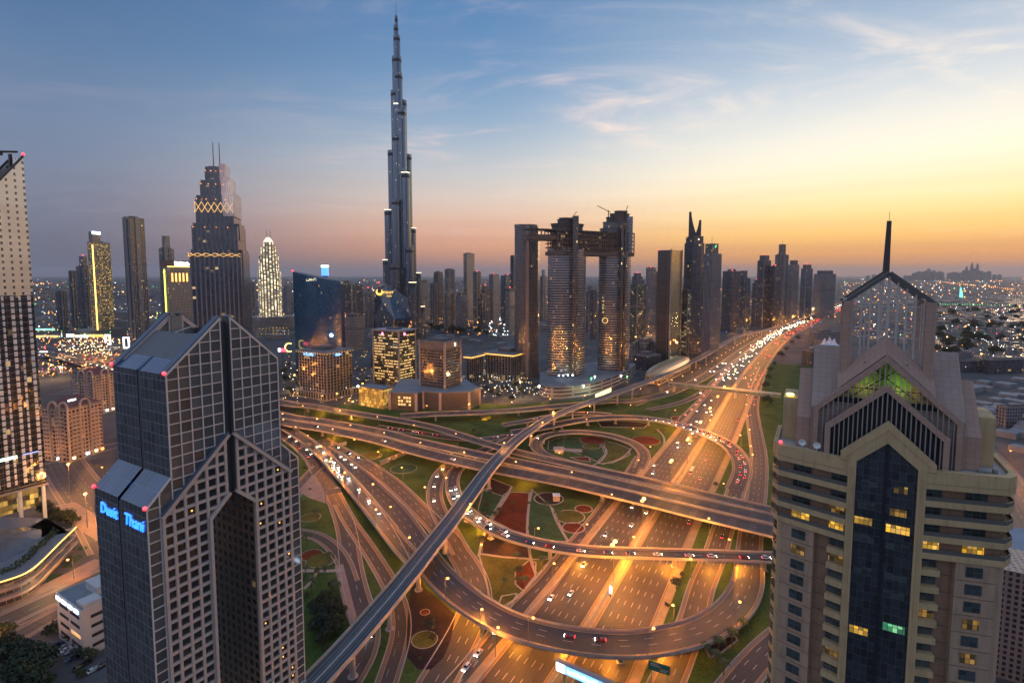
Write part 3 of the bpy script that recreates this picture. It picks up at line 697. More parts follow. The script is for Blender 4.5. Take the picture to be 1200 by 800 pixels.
def metro_pier(px, py):
    i = MP.near(ground(px, py, MZ)); q = MP.p[i]; a = atan2(MP.n[i].y, MP.n[i].x)
    m = MB(mt.location); m.cyl(q, 1.25, 0, MZ - 4.2, 14, 1.15, cap=False)
    ca, sa = cos(a), sin(a)
    def rc(x, y): return [(q.x + i_ * ca - j_ * sa, q.y + i_ * sa + j_ * ca) for i_, j_ in ((-x, -y), (x, -y), (x, y), (-x, y))]
    m.prism(rc(1.15, 1.15), MZ - 4.2, MZ - 2.1, inset=rc(2.9, 1.3)); m.cyl(q, 2.2, 0, 0.35, 14)
    m.build('pier', VIA, mt)
for q in ((411, 754), (452, 706), (487, 663), (519, 622), (547, 585), (571, 552), (598, 523), (622, 503.5), (648, 488), (672, 478), (697, 469), (724, 460), (742, 453.5), (815, 421.5), (828, 415), (841, 407.5), (851, 401), (862, 396), (876, 391), (893, 387.5), (910, 383), (927, 377.5), (945, 371)): metro_pier(*q)
# ================================================================ the three near towers
TILE = facade('pink_stone_tiles', 1.25, 1.25, 0.035, 0.035, glass=(0.42, 0.27, 0.20), frame=(0.24, 0.155, 0.12), lit=0, grough=0.7, frough=0.8, vary=0.06, ior=1.4)
TILE_G = facade('grey_pink_tiles', 1.25, 1.25, 0.035, 0.035, glass=(0.38, 0.275, 0.22), frame=(0.22, 0.16, 0.13), lit=0, grough=0.7, frough=0.8, vary=0.06, ior=1.4)

# ---------------------------------------------------------------- twin leg hotel with the pointed gables
def twin_leg_hotel():
    t = thing('hotel_tower', 'dark glass hotel tower of two legs under pointed gables with a tall arch between', 'hotel', (-81.37, 149.2, 0), R(59.5))
    GL = facade('bronze_grid_glass', 2.97, 2.95, 0.0, 0.0, glass=(0.17, 0.162, 0.155), frame=(0.1, 0.1, 0.1), lit=0.0, ls=0.5, grough=0.05, vary=0.45, ior=2.0, gmetal=0.6)
    GS = facade('dark_side_glass', 2.2, 2.95, 0.07, 0.06, glass=(0.12, 0.125, 0.135), frame=(0.24, 0.22, 0.21), lit=0.0, ls=0.5, grough=0.05, vary=0.4, ior=2.0, gmetal=0.55)
    GR = facade('sloped_roof_glass', 2.2, 4.4, 0.06, 0.04, glass=(0.07, 0.12, 0.19), frame=(0.22, 0.26, 0.31), lit=0, grough=0.18, vary=0.2, ior=1.7)
    SG = pmat('pale_grid_stone', (0.55, 0.44, 0.38), 0.7, noise=0.1, nscale=0.3)
    MUL = pmat('pale_mullion_metal', (0.74, 0.62, 0.55), 0.5, noise=0.08, nscale=0.4)
    CAP = pmat('blue_grey_cladding', (0.11, 0.14, 0.185), 0.45, 0.2, noise=0.15, nscale=0.2)
    RIB = facade('ribbed_roof', 0.9, 50, 0.35, 0.0, glass=(0.17, 0.165, 0.16), frame=(0.11, 0.11, 0.11), lit=0, grough=0.5, vary=0.1, ior=1.4)
    INN = facade('arch_inner_wall', 2.9, 2.95, 0.42, 0.42, glass=(0.012, 0.013, 0.016), frame=(0.12, 0.11, 0.095), lit=0.006, ls=0.8, grough=0.08, vary=0.5)
    D = 28.4; UW = 16.3; LW = 22.5; PW = 19.2; AW = 6.9; SL = 1.35
    UE, UP, LE, LP, AE, AP = 139.2, 153.0, 102.4, 119.8, 97.3, 102.2
    bm_ = MB(); bs = MB(); br = MB(); bi = MB(); core = MB()
    for s in (-1, 1):
        # leg: outer side in two bays with a groove between
        for y0, y1 in ((0, 13.4), (14.9, D)):
            a, b_ = (s * LW, y1), (s * LW, y0)
            if s > 0: a, b_ = b_, a
            bs.quad((a[0], a[1], 0), (b_[0], b_[1], 0), (b_[0], b_[1], 105.7), (a[0], a[1], 105.7))
            br = MB(); br.quad((a[0], a[1], 105.7), (b_[0], b_[1], 105.7), (s * UW, b_[1], 111.9), (s * UW, a[1], 111.9)); br.build('sloped_glazing', GR, t)
            bs.quad((s * UW, a[1], 105), (s * UW, b_[1], 105), (s * UW, b_[1], UE), (s * UW, a[1], UE))
        core.box(min(s * (LW - 0.9), s * 7), 13.3, 0, max(s * (LW - 0.9), s * 7), 15.0, 104.8)
        core.box(min(s * (UW - 0.9), s * 2), 13.3, 104, max(s * (UW - 0.9), s * 2), 15.0, UE - 0.6)
        for z0, z1, x in ((0, 104.8, LW - 0.35), (110.5, UE - 0.3, UW - 0.35)):
            core.cyl((s * x, 14.15), 0.45, z0, z1, 8)
        core.face([(s * (LW - 0.9), 13.4, 104.8), (s * (UW - 0.9), 13.4, 111), (s * (UW - 0.9), 14.9, 111), (s * (LW - 0.9), 14.9, 104.8)])
        # front and back glass of the legs and the upper block
        for y, flip in ((0, False), (D, True)):
            def F(P):
                q = [(s * px_, y, pz_) for px_, pz_ in P]
                uv = [(px_ - SL, pz_ - LE) for px_, pz_ in P]
                bm_.face(q if (s > 0) != flip else q[::-1], uv if (s > 0) != flip else uv[::-1])
            F([(AW, 0), (LW, 0), (LW, 105.7), (UW, 111.9), (UW, UE), (SL, UP), (SL, AP - 0.4), (AW, AE)])
        # inner faces towards the arch
        q = [(s * AW, 0.0, 0), (s * AW, D, 0), (s * AW, D, AE), (s * AW, 0, AE)]
        bi.face(q[::-1] if s > 0 else q, [(0, 0), (D, 0), (D, AE), (0, AE)][::-1] if s > 0 else [(0, 0), (D, 0), (D, AE), (0, AE)])
        core.face([(s * AW, 0.05, AE), (s * SL, 0.05, AP - 0.4), (s * SL, D, AP - 0.4), (s * AW, D, AE)])
        # slot walls
        core.face([(s * SL, 0, 98), (s * SL, 2.4, 98), (s * SL, 2.4, UP), (s * SL, 0, UP)]); core.face([(s * SL, D, 98), (s * SL, D - 2.4, 98), (s * SL, D - 2.4, UP - 6), (s * SL, D, UP)])
    core.face([(-SL, 2.3, 98), (SL, 2.3, 98), (SL, 2.3, UP - 1.2), (-SL, 2.3, UP - 1.2)]); core.face([(-SL, D - 2.4, 98), (SL, D - 2.4, 98), (SL, D - 2.4, UP - 1), (-SL, D - 2.4, UP - 1)])
    core.face([(-SL, 0.05, AP - 0.4), (SL, 0.05, AP - 0.4), (SL, D, AP - 0.4), (-SL, D, AP - 0.4)])
    bm_.build('glass_facade', GL, t); bs.build('side_facade', GS, t); bi.build('arch_wall', INN, t)
    core.build('core_wall', pmat('grey_cladding', (0.13, 0.13, 0.135), 0.45), t)
    # upper roof: glazed strip, ribbed metal, gable walls with blue grey copings
    rg = MB(); rr = MB(); gw = MB(); gb = MB()
    for s in (-1, 1):
        cp = MB()
        for y0, y1 in ((2.2, 13.4), (14.9, D - 2.2)):
            q = [(s * UW, y0, UE), (s * UW, y1, UE), (s * 12.6, y1, UE + 3.2), (s * 12.6, y0, UE + 3.2)]
            rg = MB(); rg.face(q, [(0, 0), (y1 - y0, 0), (y1 - y0, 4.9), (0, 4.9)]); rg.build('roof_glazing', GR, t)
        q = [(s * 12.5, 2.2, UE + 3.0), (s * 12.5, D - 2.2, UE + 3.0), (s * 5.6, D - 2.2, UE + 9.3), (s * 5.6, 2.2, UE + 9.3)]
        rr.face(q, [(0, 0), (D - 4.4, 0), (D - 4.4, 9), (0, 9)])
        rr.face([(s * 5.6, 2.2, UE + 9.3), (s * 5.6, D - 2.2, UE + 9.3), (s * 5.6, D - 2.2, UE + 4), (s * 5.6, 2.2, UE + 4)])
        cp.box(min(s * UW, s * 12.5), 13.3, UE, max(s * UW, s * 12.5), 15.0, UE + 0.15)
        cp.bar((s * (UW - 0.1), 14.15, UE + 0.1), (s * 12.5, 14.15, UE + 3.2), 1.2, 0.5)
        for y in (1.15, D - 1.15):
            cp.bar((s * (UW + 0.15), y, UE + 0.1), (s * (SL - 0.1), y, UP + 0.35), 2.3, 0.7)
        cp.build('coping', CAP, t)
        # back side of the far and near gables
        for y in (2.25, D - 2.25):
            gw.face([(s * UW, y, UE - 2), (s * SL, y, UE - 2), (s * SL, y, UP), (s * UW, y, UE)])
        yb = D - 2.55
        gb.bar((s * (UW - 2), yb, UE + 1.4), (s * SL * 1.2, yb, UP - 0.8), 0.5, 1.1); gb.bar((s * SL * 1.4, yb, UE + 4), (s * SL * 1.4, yb, UP - 1), 0.9, 0.5)
    rr.face([(-5.6, 2.2, UE + 4.2), (5.6, 2.2, UE + 4.2), (5.6, D - 2.2, UE + 4.2), (-5.6, D - 2.2, UE + 4.2)])
    gw.box(-SL - 0.2, D - 3.2, UE, SL + 0.2, D - 2.3, UP - 0.6); gw.box(-4.5, 9, UE + 4.2, 3, 17, UE + 8.2)
    rr.build('ribbed_roof', RIB, t); gw.build('gable_wall', pmat('warm_grey_render', (0.26, 0.23, 0.20), 0.8, noise=0.2, nscale=0.3), t); gb.build('gable_trim', SG, t)
    w_ = MB(); w_.tube((-6, 16, UE + 9), (3.5, 24, UE + 9.6), 0.25, 6); w_.tube((-6, 16, UE + 4), (-6, 16, UE + 9), 0.2); w_.build('cleaning_rail', STEEL, t)
    # pale mullion grid of the upper block and the slim outer glass bays
    mu = MB()
    gab = lambda x: UP - (abs(x) - SL) * (UP - UE) / (UW - SL)
    low = lambda x: LP - (abs(x) - 0.9) * (LP - LE) / (PW - 0.9)
    for s in (-1, 1):
        for k in range(6):
            x = SL + 0.15 + k * (UW - SL - 0.3) / 5
            mu.bar((s * x, -0.11, low(x) - 1), (s * x, -0.11, gab(x) - 0.2), 0.28, 0.24, up=(0, 1, 0))
        for k in range(-1, 18):
            z = LE + 2.95 * k
            if z > UP - 0.6: break
            x1 = UW if z <= UE else UW - (z - UE) * (UW - SL) / (UP - UE)
            x0 = SL if z > LP else max(SL, 0.9 + (LP - z) * (PW - 0.9) / (LP - LE) - 0.4)
            if x0 < x1 - 0.3: mu.bar((s * x0, -0.09, z), (s * x1, -0.09, z), 0.18, 0.24)
        mu.bar((s * (UW - 0.05), -0.12, UE - 0.1), (s * SL, -0.12, UP - 0.1), 0.3, 0.5); mu.bar((s * (UW - 0.1), -0.13, 112), (s * (UW - 0.1), -0.13, UE), 0.3, 0.3, up=(0, 1, 0))
        for x in (LW - 0.12, PW + 0.2): mu.bar((s * x, -0.12, 0), (s * x, -0.12, 105.7 if x > 21 else 108.5), 0.3, 0.25, up=(0, 1, 0))
        mu.bar((s * (LW - 0.1), -0.13, 105.7), (s * UW, -0.13, 111.9), 0.3, 0.45)
        for k in range(-34, 3):
            z = LE + 2.95 * k
            x1 = LW if z < 105.7 else LW - (z - 105.7)
            mu.bar((s * (PW - 0.2), -0.1, z), (s * x1, -0.1, z), 0.2, 0.26)
    mu.build('mullions', MUL, t)
    # stone grid standing proud of the lower front
    sg = MB(); PT = 17.85 / 6
    arch = lambda x: AP - (abs(x) - 0.9) * (AP - AE) / (AW - 0.9)
    for s in (-1, 1):
        for k in range(7):
            x = SL + k * PT
            z0 = 0.0 if x > AW else arch(x) - 0.2
            w = 0.74 if 0 < k < 6 else 0.75
            xx = x + (0.4 if k == 0 else -0.4 if k == 6 else 0)
            sg.bar((s * xx, -0.4, z0), (s * xx, -0.4, low(x) - 0.3), w, 0.6, up=(0, 1, 0))
        for k in range(-35, 6):
            z = LE + 2.95 * k + 0.3
            if z < 1: continue
            x1 = PW if z <= LE else 0.9 + (LP - z) * (PW - 0.9) / (LP - LE)
            x0 = SL if z > AP else (AW if z < AE else 0.9 + (AP - z) * (AW - 0.9) / (AP - AE))
            if x1 > x0: sg.bar((s * x0, -0.38, z), (s * x1, -0.38, z), 0.54, 0.78)
        sg.bar((s * (PW + 0.1), -0.62, LE - 0.3), (s * 0.75, -0.62, LP - 0.2), 1.2, 1.15)
        sg.bar((s * AW, -0.6, 0), (s * AW, -0.6, AE), 0.8, 1.14, up=(0, 1, 0)); sg.bar((s * (AW + 0.05), -0.61, AE - 0.3), (s * 0.95, -0.61, AP + 0.3), 1.1, 1.0)
        sg.box(min(s * AW, s * LW), -1.22, 0, max(s * AW, s * LW), -0.2, 17.0) if s > 0 else None
    sg.build('stone_grid', SG, t)
    cp2 = MB()
    for s in (-1, 1): cp2 = MB(); cp2.bar((s * (PW + 0.2), -0.62, LE + 0.45), (s * 0.7, -0.62, LP + 0.55), 1.3, 0.25); cp2.build('gable_coping', CAP, t)
    # panes behind the stone grid: 100 as parts, the rest as one
    PM = facade('grid_pane', 50, 50, 0, 0, glass=(0.016, 0.014, 0.014), lit=0, grough=0.05, vary=0.7, ior=2.0)
    cells = []
    for s in (-1, 1):
        for k in range(6):
            for r in range(-33, 6):
                x0 = SL + k * PT + 0.45; x1 = x0 + PT - 0.9; z0 = LE + 2.95 * (r - 1) + 0.8; z1 = z0 + 1.95
                if z1 > low(x1) - 0.4: continue
                if k < 2 and z0 < arch(x0) + 0.2: continue
                if z0 < 17.5: continue
                cells.append((s, (x0 + x1) / 2, (z0 + z1) / 2))
    cells.sort(key=lambda c: -c[2])
    pm = MB(); pm.quad((-1.12, 0, -1.08), (1.12, 0, -1.08), (1.12, 0, 1.08), (-1.12, 0, 1.08))
    first = pm.build('window', PM, t); first.location = (cells[0][0] * cells[0][1], -0.05, cells[0][2])
    for c in cells[1:99]:
        o = first.copy(); COL.objects.link(o); o.parent = t; o.location = (c[0] * c[1], -0.05, c[2])
    rest = MB()
    for c in cells[99:]:
        x, z = c[0] * c[1], c[2]; rest.quad((x - 1.12, -0.05, z - 1.08), (x + 1.12, -0.05, z - 1.08), (x + 1.12, -0.05, z + 1.08), (x - 1.12, -0.05, z + 1.08))
    tag(rest.build('window', PM, t), kind='stuff')
    lw_ = MB(); r2 = random.Random(5)
    for c in cells:
        if r2.random() < (0.16 if (c[0] > 0 and c[1] > 14) else 0.012):
            x, z = c[0] * c[1] + r2.uniform(-0.4, 0.4), c[2] + r2.uniform(-0.3, 0.5); lw_.box(x - 0.2, -0.16, z - 0.22, x + 0.2, -0.08, z + 0.22)
    tag(lw_.build('room_lamp', emat('room_lamp_glow', (1.0, 0.45, 0.04), 1.6), t), kind='stuff')
    # signs
    text_part('sign_lettering', 'Dusit', 4.5, BLUEL, t, (-LW - 0.15, 25.2, 99.4), (0, -1, 0), (0, 0, 1), 0.15, 0.15)
    text_part('sign_lettering', 'Thani', 4.5, BLUEL, t, (-LW - 0.15, 11.6, 99.4), (0, -1, 0), (0, 0, 1), 0.15, 0.15)
    text_part('sign_lettering', 'dusit thani', 2.3, BLUEL, t, (10.0, -1.85, 20.0), (1, 0, 0), (0, 0, 1), 0.15)
    m = MB(); m.box(10, -1.9, 12.5, 19.5, -1.66, 13.4); m.build('light_strip', SIGNW, t)
    m = MB(); m.box(9.6, -1.75, 13.6, 20, -1.64, 18.6); m.build('entrance_glass', pmat('navy_glass', (0.02, 0.04, 0.09), 0.1, spec=0.8), t)
    bl = MB()
    for x, y, z in ((-LW - 0.2, 0.2, 106.0), (-LW - 0.2, D - 0.2, 106.0), (-UW - 0.2, 0.2, UE + 0.4), (-UW - 0.2, D, UE + 0.4)):
        q = MB(); q.ball((x, y, z), 0.55); q.build('beacon', REDL, t)
    # glazed hall between the legs
    m = MB(); m.box(-AW + 0.1, 2, 0, AW - 0.1, D - 2, 12)
    for k in range(10):
        a0, a1 = pi * k / 10, pi * (k + 1) / 10
        m.face([(-6.5 * cos(a0), 1.0, 12 + 5 * sin(a0)), (-6.5 * cos(a1), 1.0, 12 + 5 * sin(a1)), (-6.5 * cos(a1), D - 1, 12 + 5 * sin(a1)), (-6.5 * cos(a0), D - 1, 12 + 5 * sin(a0))])
    m.build('atrium_roof', pmat('atrium_glass', (0.20, 0.21, 0.22), 0.2), t)
    for x, z in ((-5.5, 20), (5.0, 22)):
        lo = bpy.data.objects.new('hall_light', bpy.data.lights.new('hall_light', 'POINT')); COL.objects.link(lo); lo.parent = t
        lo.location = (x, 8, z); lo.data.energy = 900; lo.data.color = (1.0, 0.7, 0.25); lo.data.shadow_soft_size = 0.3
    return t
twin_leg_hotel()

# ---------------------------------------------------------------- beige residential tower with the pointed crown
def beige_tower():
    t = thing('apartment_tower', 'beige residential tower with balcony bands and a pink gabled crown with a mast', 'tower', (72.67, 100.0, 0), R(-30.5))
    GB = facade('bay_curtain_glass', 1.16, 1.695, 0.07, 0.07, glass=(0.012, 0.016, 0.022), frame=(0.035, 0.04, 0.045), lit=0.0, grough=0.07, vary=0.8, ior=1.9)
    BR = render_mat('brown_render', (0.27, 0.165, 0.105))
    PK = render_mat('pinkish_render', (0.42, 0.285, 0.19))
    RAIL = pmat('grey_glass_railing', (0.13, 0.125, 0.11), 0.3)
    F = 3.39; ZP0, ZP1 = 124.95, 128.35; cs, sn = cos(R(15.5)), sin(R(15.5)); x0 = 6.2; WL = 12.9
    def wing(s, L, o=0.0):
        """point at L along the wing, o metres out from its face"""
        return Vector((s * (x0 + L * cs + o * sn), L * sn - o * cs, 0))
    def outline(s, o):
        B = wing(s, WL, o); C = B + Vector((s * 1.3, 2.4, 0)) + Vector((s * o * 0.35, 0, 0))
        return [Vector((s * x0, -o, 0)), B, C, Vector((C.x, 20, 0)), Vector((s * (x0 + 8), 31, 0))]
    # main body
    body = MB()
    P = [tuple(p.xy) for p in outline(1, -1.2)]; Q = [tuple(p.xy) for p in outline(-1, -1.2)][::-1]
    body.prism([(-5.88, 1.17)] + [(5.88, 1.17)] + P[1:] + Q[:-1], 0, 127.7); body.build('body_wall', BR, t)
    rf = MB(); rf.face([(x, y, 127.75) for x, y in [(-5.88, 1.17)] + [(5.88, 1.17)] + P[1:] + Q[:-1]]); rf.build('roof_terrace', pmat('terrace_paving', (0.42, 0.39, 0.35), 0.8, noise=0.15, nscale=0.3), t)
    def strip(s, o_in, o_out, z0, z1, name, mat, keep=4):
        A = outline(s, o_in)[:keep]; B = outline(s, o_out)[:keep]
        m = MB()
        for i in range(len(A) - 1):
            a, b, c, d = A[i], A[i + 1], B[i + 1], B[i]
            L = (c - d).length
            for q, w, h in (([(d.x, d.y, z0), (c.x, c.y, z0), (c.x, c.y, z1), (d.x, d.y, z1)], L, z1 - z0), ([(a.x, a.y, z1), (b.x, b.y, z1), (b.x, b.y, z0), (a.x, a.y, z0)], L, z1 - z0),
                            ([(d.x, d.y, z1), (c.x, c.y, z1), (b.x, b.y, z1), (a.x, a.y, z1)], L, 1), ([(a.x, a.y, z0), (b.x, b.y, z0), (c.x, c.y, z0), (d.x, d.y, z0)], L, 1)):
                m.quad(*q, w, h)
        for e in (0, len(A) - 1):
            m.face([(A[e].x, A[e].y, z0), (B[e].x, B[e].y, z0), (B[e].x, B[e].y, z1), (A[e].x, A[e].y, z1)])
        return m.build(name, mat, t)
    WN = facade('flat_window', 1.25, 0.98, 0.08, 0.09, glass=(0.022, 0.032, 0.034), frame=(0.06, 0.06, 0.055), lit=0, grough=0.08, vary=0.9, ior=1.9)
    def win(a, b, z0, z1, mat=None, name='window'):
        """flat pane from a to b"""
        m = MB(); L = (b - a).length; n = Vector((b.y - a.y, a.x - b.x, 0)).normalized()
        if n.y > 0: n = -n
        p = [(a.x, a.y, z0), (b.x, b.y, z0), (b.x, b.y, z1), (a.x, a.y, z1)]
        m.face(p, [(0, 0), (L, 0), (L, z1 - z0), (0, z1 - z0)])
        q = [(v[0] + n.x * 0.05, v[1] + n.y * 0.05, v[2]) for v in p]
        m.face(q, [(0, 0), (L, 0), (L, z1 - z0), (0, z1 - z0)])
        for i in range(4):
            j = (i + 1) % 4; m.face([p[i], p[j], q[j], q[i]])
        return m.build(name, mat or WN, t)
    LITY = facade('lit_room_window', 0.8, 0.98, 0.1, 0.08, glass=(0.3, 0.2, 0.05), frame=(0.06, 0.05, 0.04), lit=1.0, litcol=(1.0, 0.50, 0.01), ls=1.3, grough=0.3, vary=0.2)
    LITD = facade('dim_room_window', 0.8, 0.98, 0.1, 0.08, glass=(0.1, 0.07, 0.02), frame=(0.06, 0.05, 0.04), lit=0.75, litcol=(1.0, 0.45, 0.03), ls=0.4, grough=0.2, vary=0.5)
    LITG = facade('green_room_window', 0.8, 0.98, 0.1, 0.08, glass=(0.05, 0.2, 0.1), frame=(0.05, 0.06, 0.05), lit=1.0, litcol=(0.15, 1.0, 0.45), ls=0.8, grough=0.2, vary=0.4)
    lit_balc = {(-1, 3, 0): LITY, (-1, 3, 1): LITY, (1, 3, 0): LITY, (1, 3, 1): LITY, (-1, 2, 0): LITD}
    lit_sb = {(1, 3): LITD, (-1, 1): LITD, (-1, 7): LITD}
    lit_win = {(1, 3): LITD, (-1, 1): LITD, (1, 5): LITD}
    for s in (-1, 1):
        strip(s, -1.1, 0.35, ZP0, ZP1, 'parapet', BEIGE)
        strip(s, -0.1, 0.38, ZP0 + 0.9, ZP0 + 1.2, 'parapet_moulding', pmat('darker_beige_trim', (0.40, 0.30, 0.16), 0.8))  # moulding in a darker beige than the parapet
        for k in range(4):
            z = ZP0 - F * (k + 1)
            strip(s, -1.5, 0.35, z, z + 1.15, 'balcony_band', BEIGE)
            strip(s, 0.2, 0.26, z + 1.15, z + 1.95, 'railing', RAIL)
            for j, (a, b) in enumerate(((0.5, 3.2), (6.9, 10.4))):
                m = lit_balc.get((s, k, j))
                win(wing(s, a, -1.14), wing(s, b, -1.14), z + 1.16, z + 3.2, m)
        zb = ZP0 - F * 4
        # lower part: window panel, corner and little balconies
        pn = MB()
        A = [wing(s, 5.6, -1.25), wing(s, 5.6, 0), wing(s, WL - 0.9, 0), wing(s, WL - 0.9, -1.25)]
        pts = [(p.x, p.y) for p in A]
        pn.prism(pts if s < 0 else pts[::-1], 0, zb - 0.01); pn.build('window_panel', PK, t)
        cn = MB(); A = [wing(s, WL - 0.9, -0.6), wing(s, WL + 0.1, -0.6), outline(s, -0.6)[2], Vector((outline(s, -0.6)[2].x, 20, 0)), Vector((outline(s, -2)[2].x, 20, 0)), wing(s, WL - 0.9, -2.5)]
        pts = [(p.x, p.y) for p in A]; cn.prism(pts if s < 0 else pts[::-1], 0, zb - 0.012); cn.build('corner_wall', BEIGE if s < 0 else PK, t)
        jl = MB()
        for k in range(13):
            z = zb - F * k
            win(wing(s, 7.2, 0.04), wing(s, 9.9, 0.04), z - 2.75, z - 0.75, lit_win.get((s, k)))
            win(wing(s, 0.35, -1.1), wing(s, 3.0, -1.1), z - 2.2, z - 0.2, lit_sb.get((s, k)))
            a, b = outline(s, -0.55)[1], outline(s, -0.55)[2]
            if s < 0: win(a.lerp(b, 0.15), a.lerp(b, 0.9), z - 2.7, z - 0.7)
            bb = MB(); A = [wing(s, 0.02, -1.15), wing(s, 0.02, 0.22), wing(s, 3.1, 0.22), wing(s, 3.1, -1.15)]
            pts = [(p.x, p.y) for p in A]; bb.prism(pts if s < 0 else pts[::-1], z - F, z - F + 1.2, bottom=True); bb.build('balcony', BEIGE, t)
            q0, q1 = wing(s, 5.6, 0.03), wing(s, WL - 0.9, 0.03)
            jl.bar((q0.x, q0.y, z - 0.1), (q1.x, q1.y, z - 0.1), 0.06, 0.09); jl.bar((wing(s, 3.1, -1.17).x, wing(s, 3.1, -1.17).y, z - 0.1), (wing(s, 5.6, -1.17).x, wing(s, 5.6, -1.17).y, z - 0.1), 0.06, 0.09)
        jl.build('panel_joints', pmat('dark_joint', (0.16, 0.10, 0.07), 0.9), t)  # joint lines in a dark brown of their own
        # lower balconies continue to the ground as plain openings
        lowb = MB()
        for k in range(13, 36):
            z = zb - F * k
            if z < 3: break
            A = [wing(s, 0.02, -1.15), wing(s, 0.02, 0.22), wing(s, 3.1, 0.22), wing(s, 3.1, -1.15)]
            pts = [(p.x, p.y) for p in A]; lowb.prism(pts if s < 0 else pts[::-1], z - F, z - F + 1.2, bottom=True)
        tag(lowb.build('balcony', BEIGE, t), kind='stuff')
    # central glass bay and its pointed frame
    g_ = MB(); g_.face([(-4.9, 0.1, 0), (4.9, 0.1, 0), (4.9, 0.1, 128.2), (0, 0.1, 132.6), (-4.9, 0.1, 128.2)], [(0, 0), (9.8, 0), (9.8, 128.2), (4.9, 132.6), (0, 128.2)])
    g_.build('glass_bay', GB, t)
    mm = MB(); mm.bar((0, 0.02, 0), (0, 0.02, 132.4), 0.5, 0.18, up=(0, 1, 0)); mm.build('bay_mullion', pmat('dark_mullion', (0.02, 0.022, 0.026), 0.3), t)
    fr = MB()
    for s in (-1, 1):
        fr.prism([(s * 4.9, -0.4), (s * 6.25, -0.4), (s * 6.25, 1.1), (s * 4.9, 1.1)][::s], 0, 128.3)
        q = [(s * 7.6, 128.25), (s * 4.88, 128.25), (0, 132.65), (0, 136.8), (s * 7.6, 129.6)]
        fr.face([(x, -0.42, z) for x, z in q]); fr.face([(x, 1.2, z) for x, z in q])
        fr.face([(s * 7.6, -0.42, 129.6), (0, -0.42, 136.8), (0, 1.2, 136.8), (s * 7.6, 1.2, 129.6)]); fr.face([(s * 4.88, -0.42, 128.25), (0, -0.42, 132.65), (0, 1.2, 132.65), (s * 4.88, 1.2, 128.25)])
        fr.face([(s * 7.6, -0.42, 128.25), (s * 7.6, 1.2, 128.25), (s * 7.6, 1.2, 129.6), (s * 7.6, -0.42, 129.6)])
        fr.bar((s * 7.0, -0.47, 129.0), (0, -0.47, 135.4), 0.12, 0.3)
        fr.bar((s * 5.6, -0.5, 0), (s * 5.6, -0.5, 127), 0.25, 0.12, up=(0, 1, 0))
    fr.build('bay_frame', BEIGE, t)
    for x, z, w, h, m in ((-3.3, 115.5, 3.0, 1.5, LITY), (2.3, 115.0, 3.8, 1.6, LITY), (2.2, 118.4, 2.7, 1.5, LITD), (-3.1, 92.6, 3.2, 1.6, LITY), (2.6, 95.0, 3.6, 1.6, LITG), (2.4, 123.0, 2.2, 1.5, LITD), (-2.6, 123.4, 2.6, 1.4, WN), (-3.0, 112.0, 3.4, 1.5, WN), (2.4, 111.6, 3.6, 1.5, WN), (2.4, 105.5, 3.6, 1.5, WN), (-2.9, 118.8, 2.8, 1.5, WN), (2.3, 101.9, 3.5, 1.5, WN), (-2.9, 105.4, 3.0, 1.5, WN)):
        win(Vector((x - w / 2, 0.03, 0)), Vector((x + w / 2, 0.03, 0)), z, z + h, m)
    # crown -----------------------------------------------------
    CX = -0.45
    def gable_frame(hw, zb, ze, za, y, th, band, name, fins, pitch, fin_mat, back=None, backname='louvre_back', fz=None):
        m = MB()
        for s in (-1, 1):
            m.bar((CX + s * (hw - band / 2), y, zb), (CX + s * (hw - band / 2), y, ze + 0.3), band, th, up=(0, 1, 0))
            q = [(CX + s * hw, ze), (CX, za), (CX, za - band * 1.45), (CX + s * hw, ze - band * 1.45)]
            m.face([(x, y - th / 2 - 0.01, z) for x, z in q]); m.face([(x, y + th / 2 + 0.01, z) for x, z in q])
            L = sqrt(hw * hw + (za - ze) ** 2)
            m.quad((CX + s * hw, y - th / 2, ze), (CX + s * hw, y + th / 2, ze), (CX, y + th / 2, za), (CX, y - th / 2, za), th, L)
            m.quad((CX + s * hw, y - th / 2, ze - band * 1.45), (CX + s * hw, y + th / 2, ze - band * 1.45), (CX, y + th / 2, za - band * 1.45), (CX, y - th / 2, za - band * 1.45), th, L)
        m.build(name, TILE, t)
        if fins:
            f = MB(); n = int((hw - band) * 2 / pitch)
            for k in range(n + 1):
                x = -hw + band + pitch * k
                zt = za - band * 1.45 - abs(x) * (za - ze) / hw + 0.2
                if fz: z0 = fz(x)
                else: z0 = zb
                if zt > z0 + 0.3: f.bar((CX + x, y, z0), (CX + x, y, zt), 0.2, 0.34, up=(0, 1, 0))
            f.build('louvre_fins', fin_mat, t)
        if back:
            b = MB(); b.face([(CX - hw + 0.3, y + back[0], zb), (CX + hw - 0.3, y + back[0], zb), (CX + hw - 0.3, y + back[0], ze - 0.8), (CX, y + back[0], za - 0.8), (CX - hw + 0.3, y + back[0], ze - 0.8)])
            b.build(backname, back[1], t)
    FIN = pmat('pale_louvre_metal', (0.38, 0.36, 0.35), 0.4, 0.4)
    DKB = pmat('dark_louvre_back', (0.03, 0.02, 0.02), 0.7)
    gable_frame(10.1, 127.8, 134.2, 143.6, 2.2, 0.9, 0.95, 'louvred_gable', True, 0.78, FIN, (0.75, DKB))
    gable_frame(12.3, 127.8, 137.2, 149.0, 4.6, 0.9, 0.95, 'louvred_gable', True, 0.86, FIN, None)
    # behind the third gable: dark wall low down, lit hall above
    b = MB(); b.face([(CX - 11.9, 6.3, 127.8), (CX + 11.9, 6.3, 127.8), (CX + 11.9, 6.3, 136.2), (CX + 7.5, 6.3, 139.6), (CX - 7.5, 6.3, 139.6), (CX - 11.9, 6.3, 136.2)]); b.build('louvre_back', DKB, t)
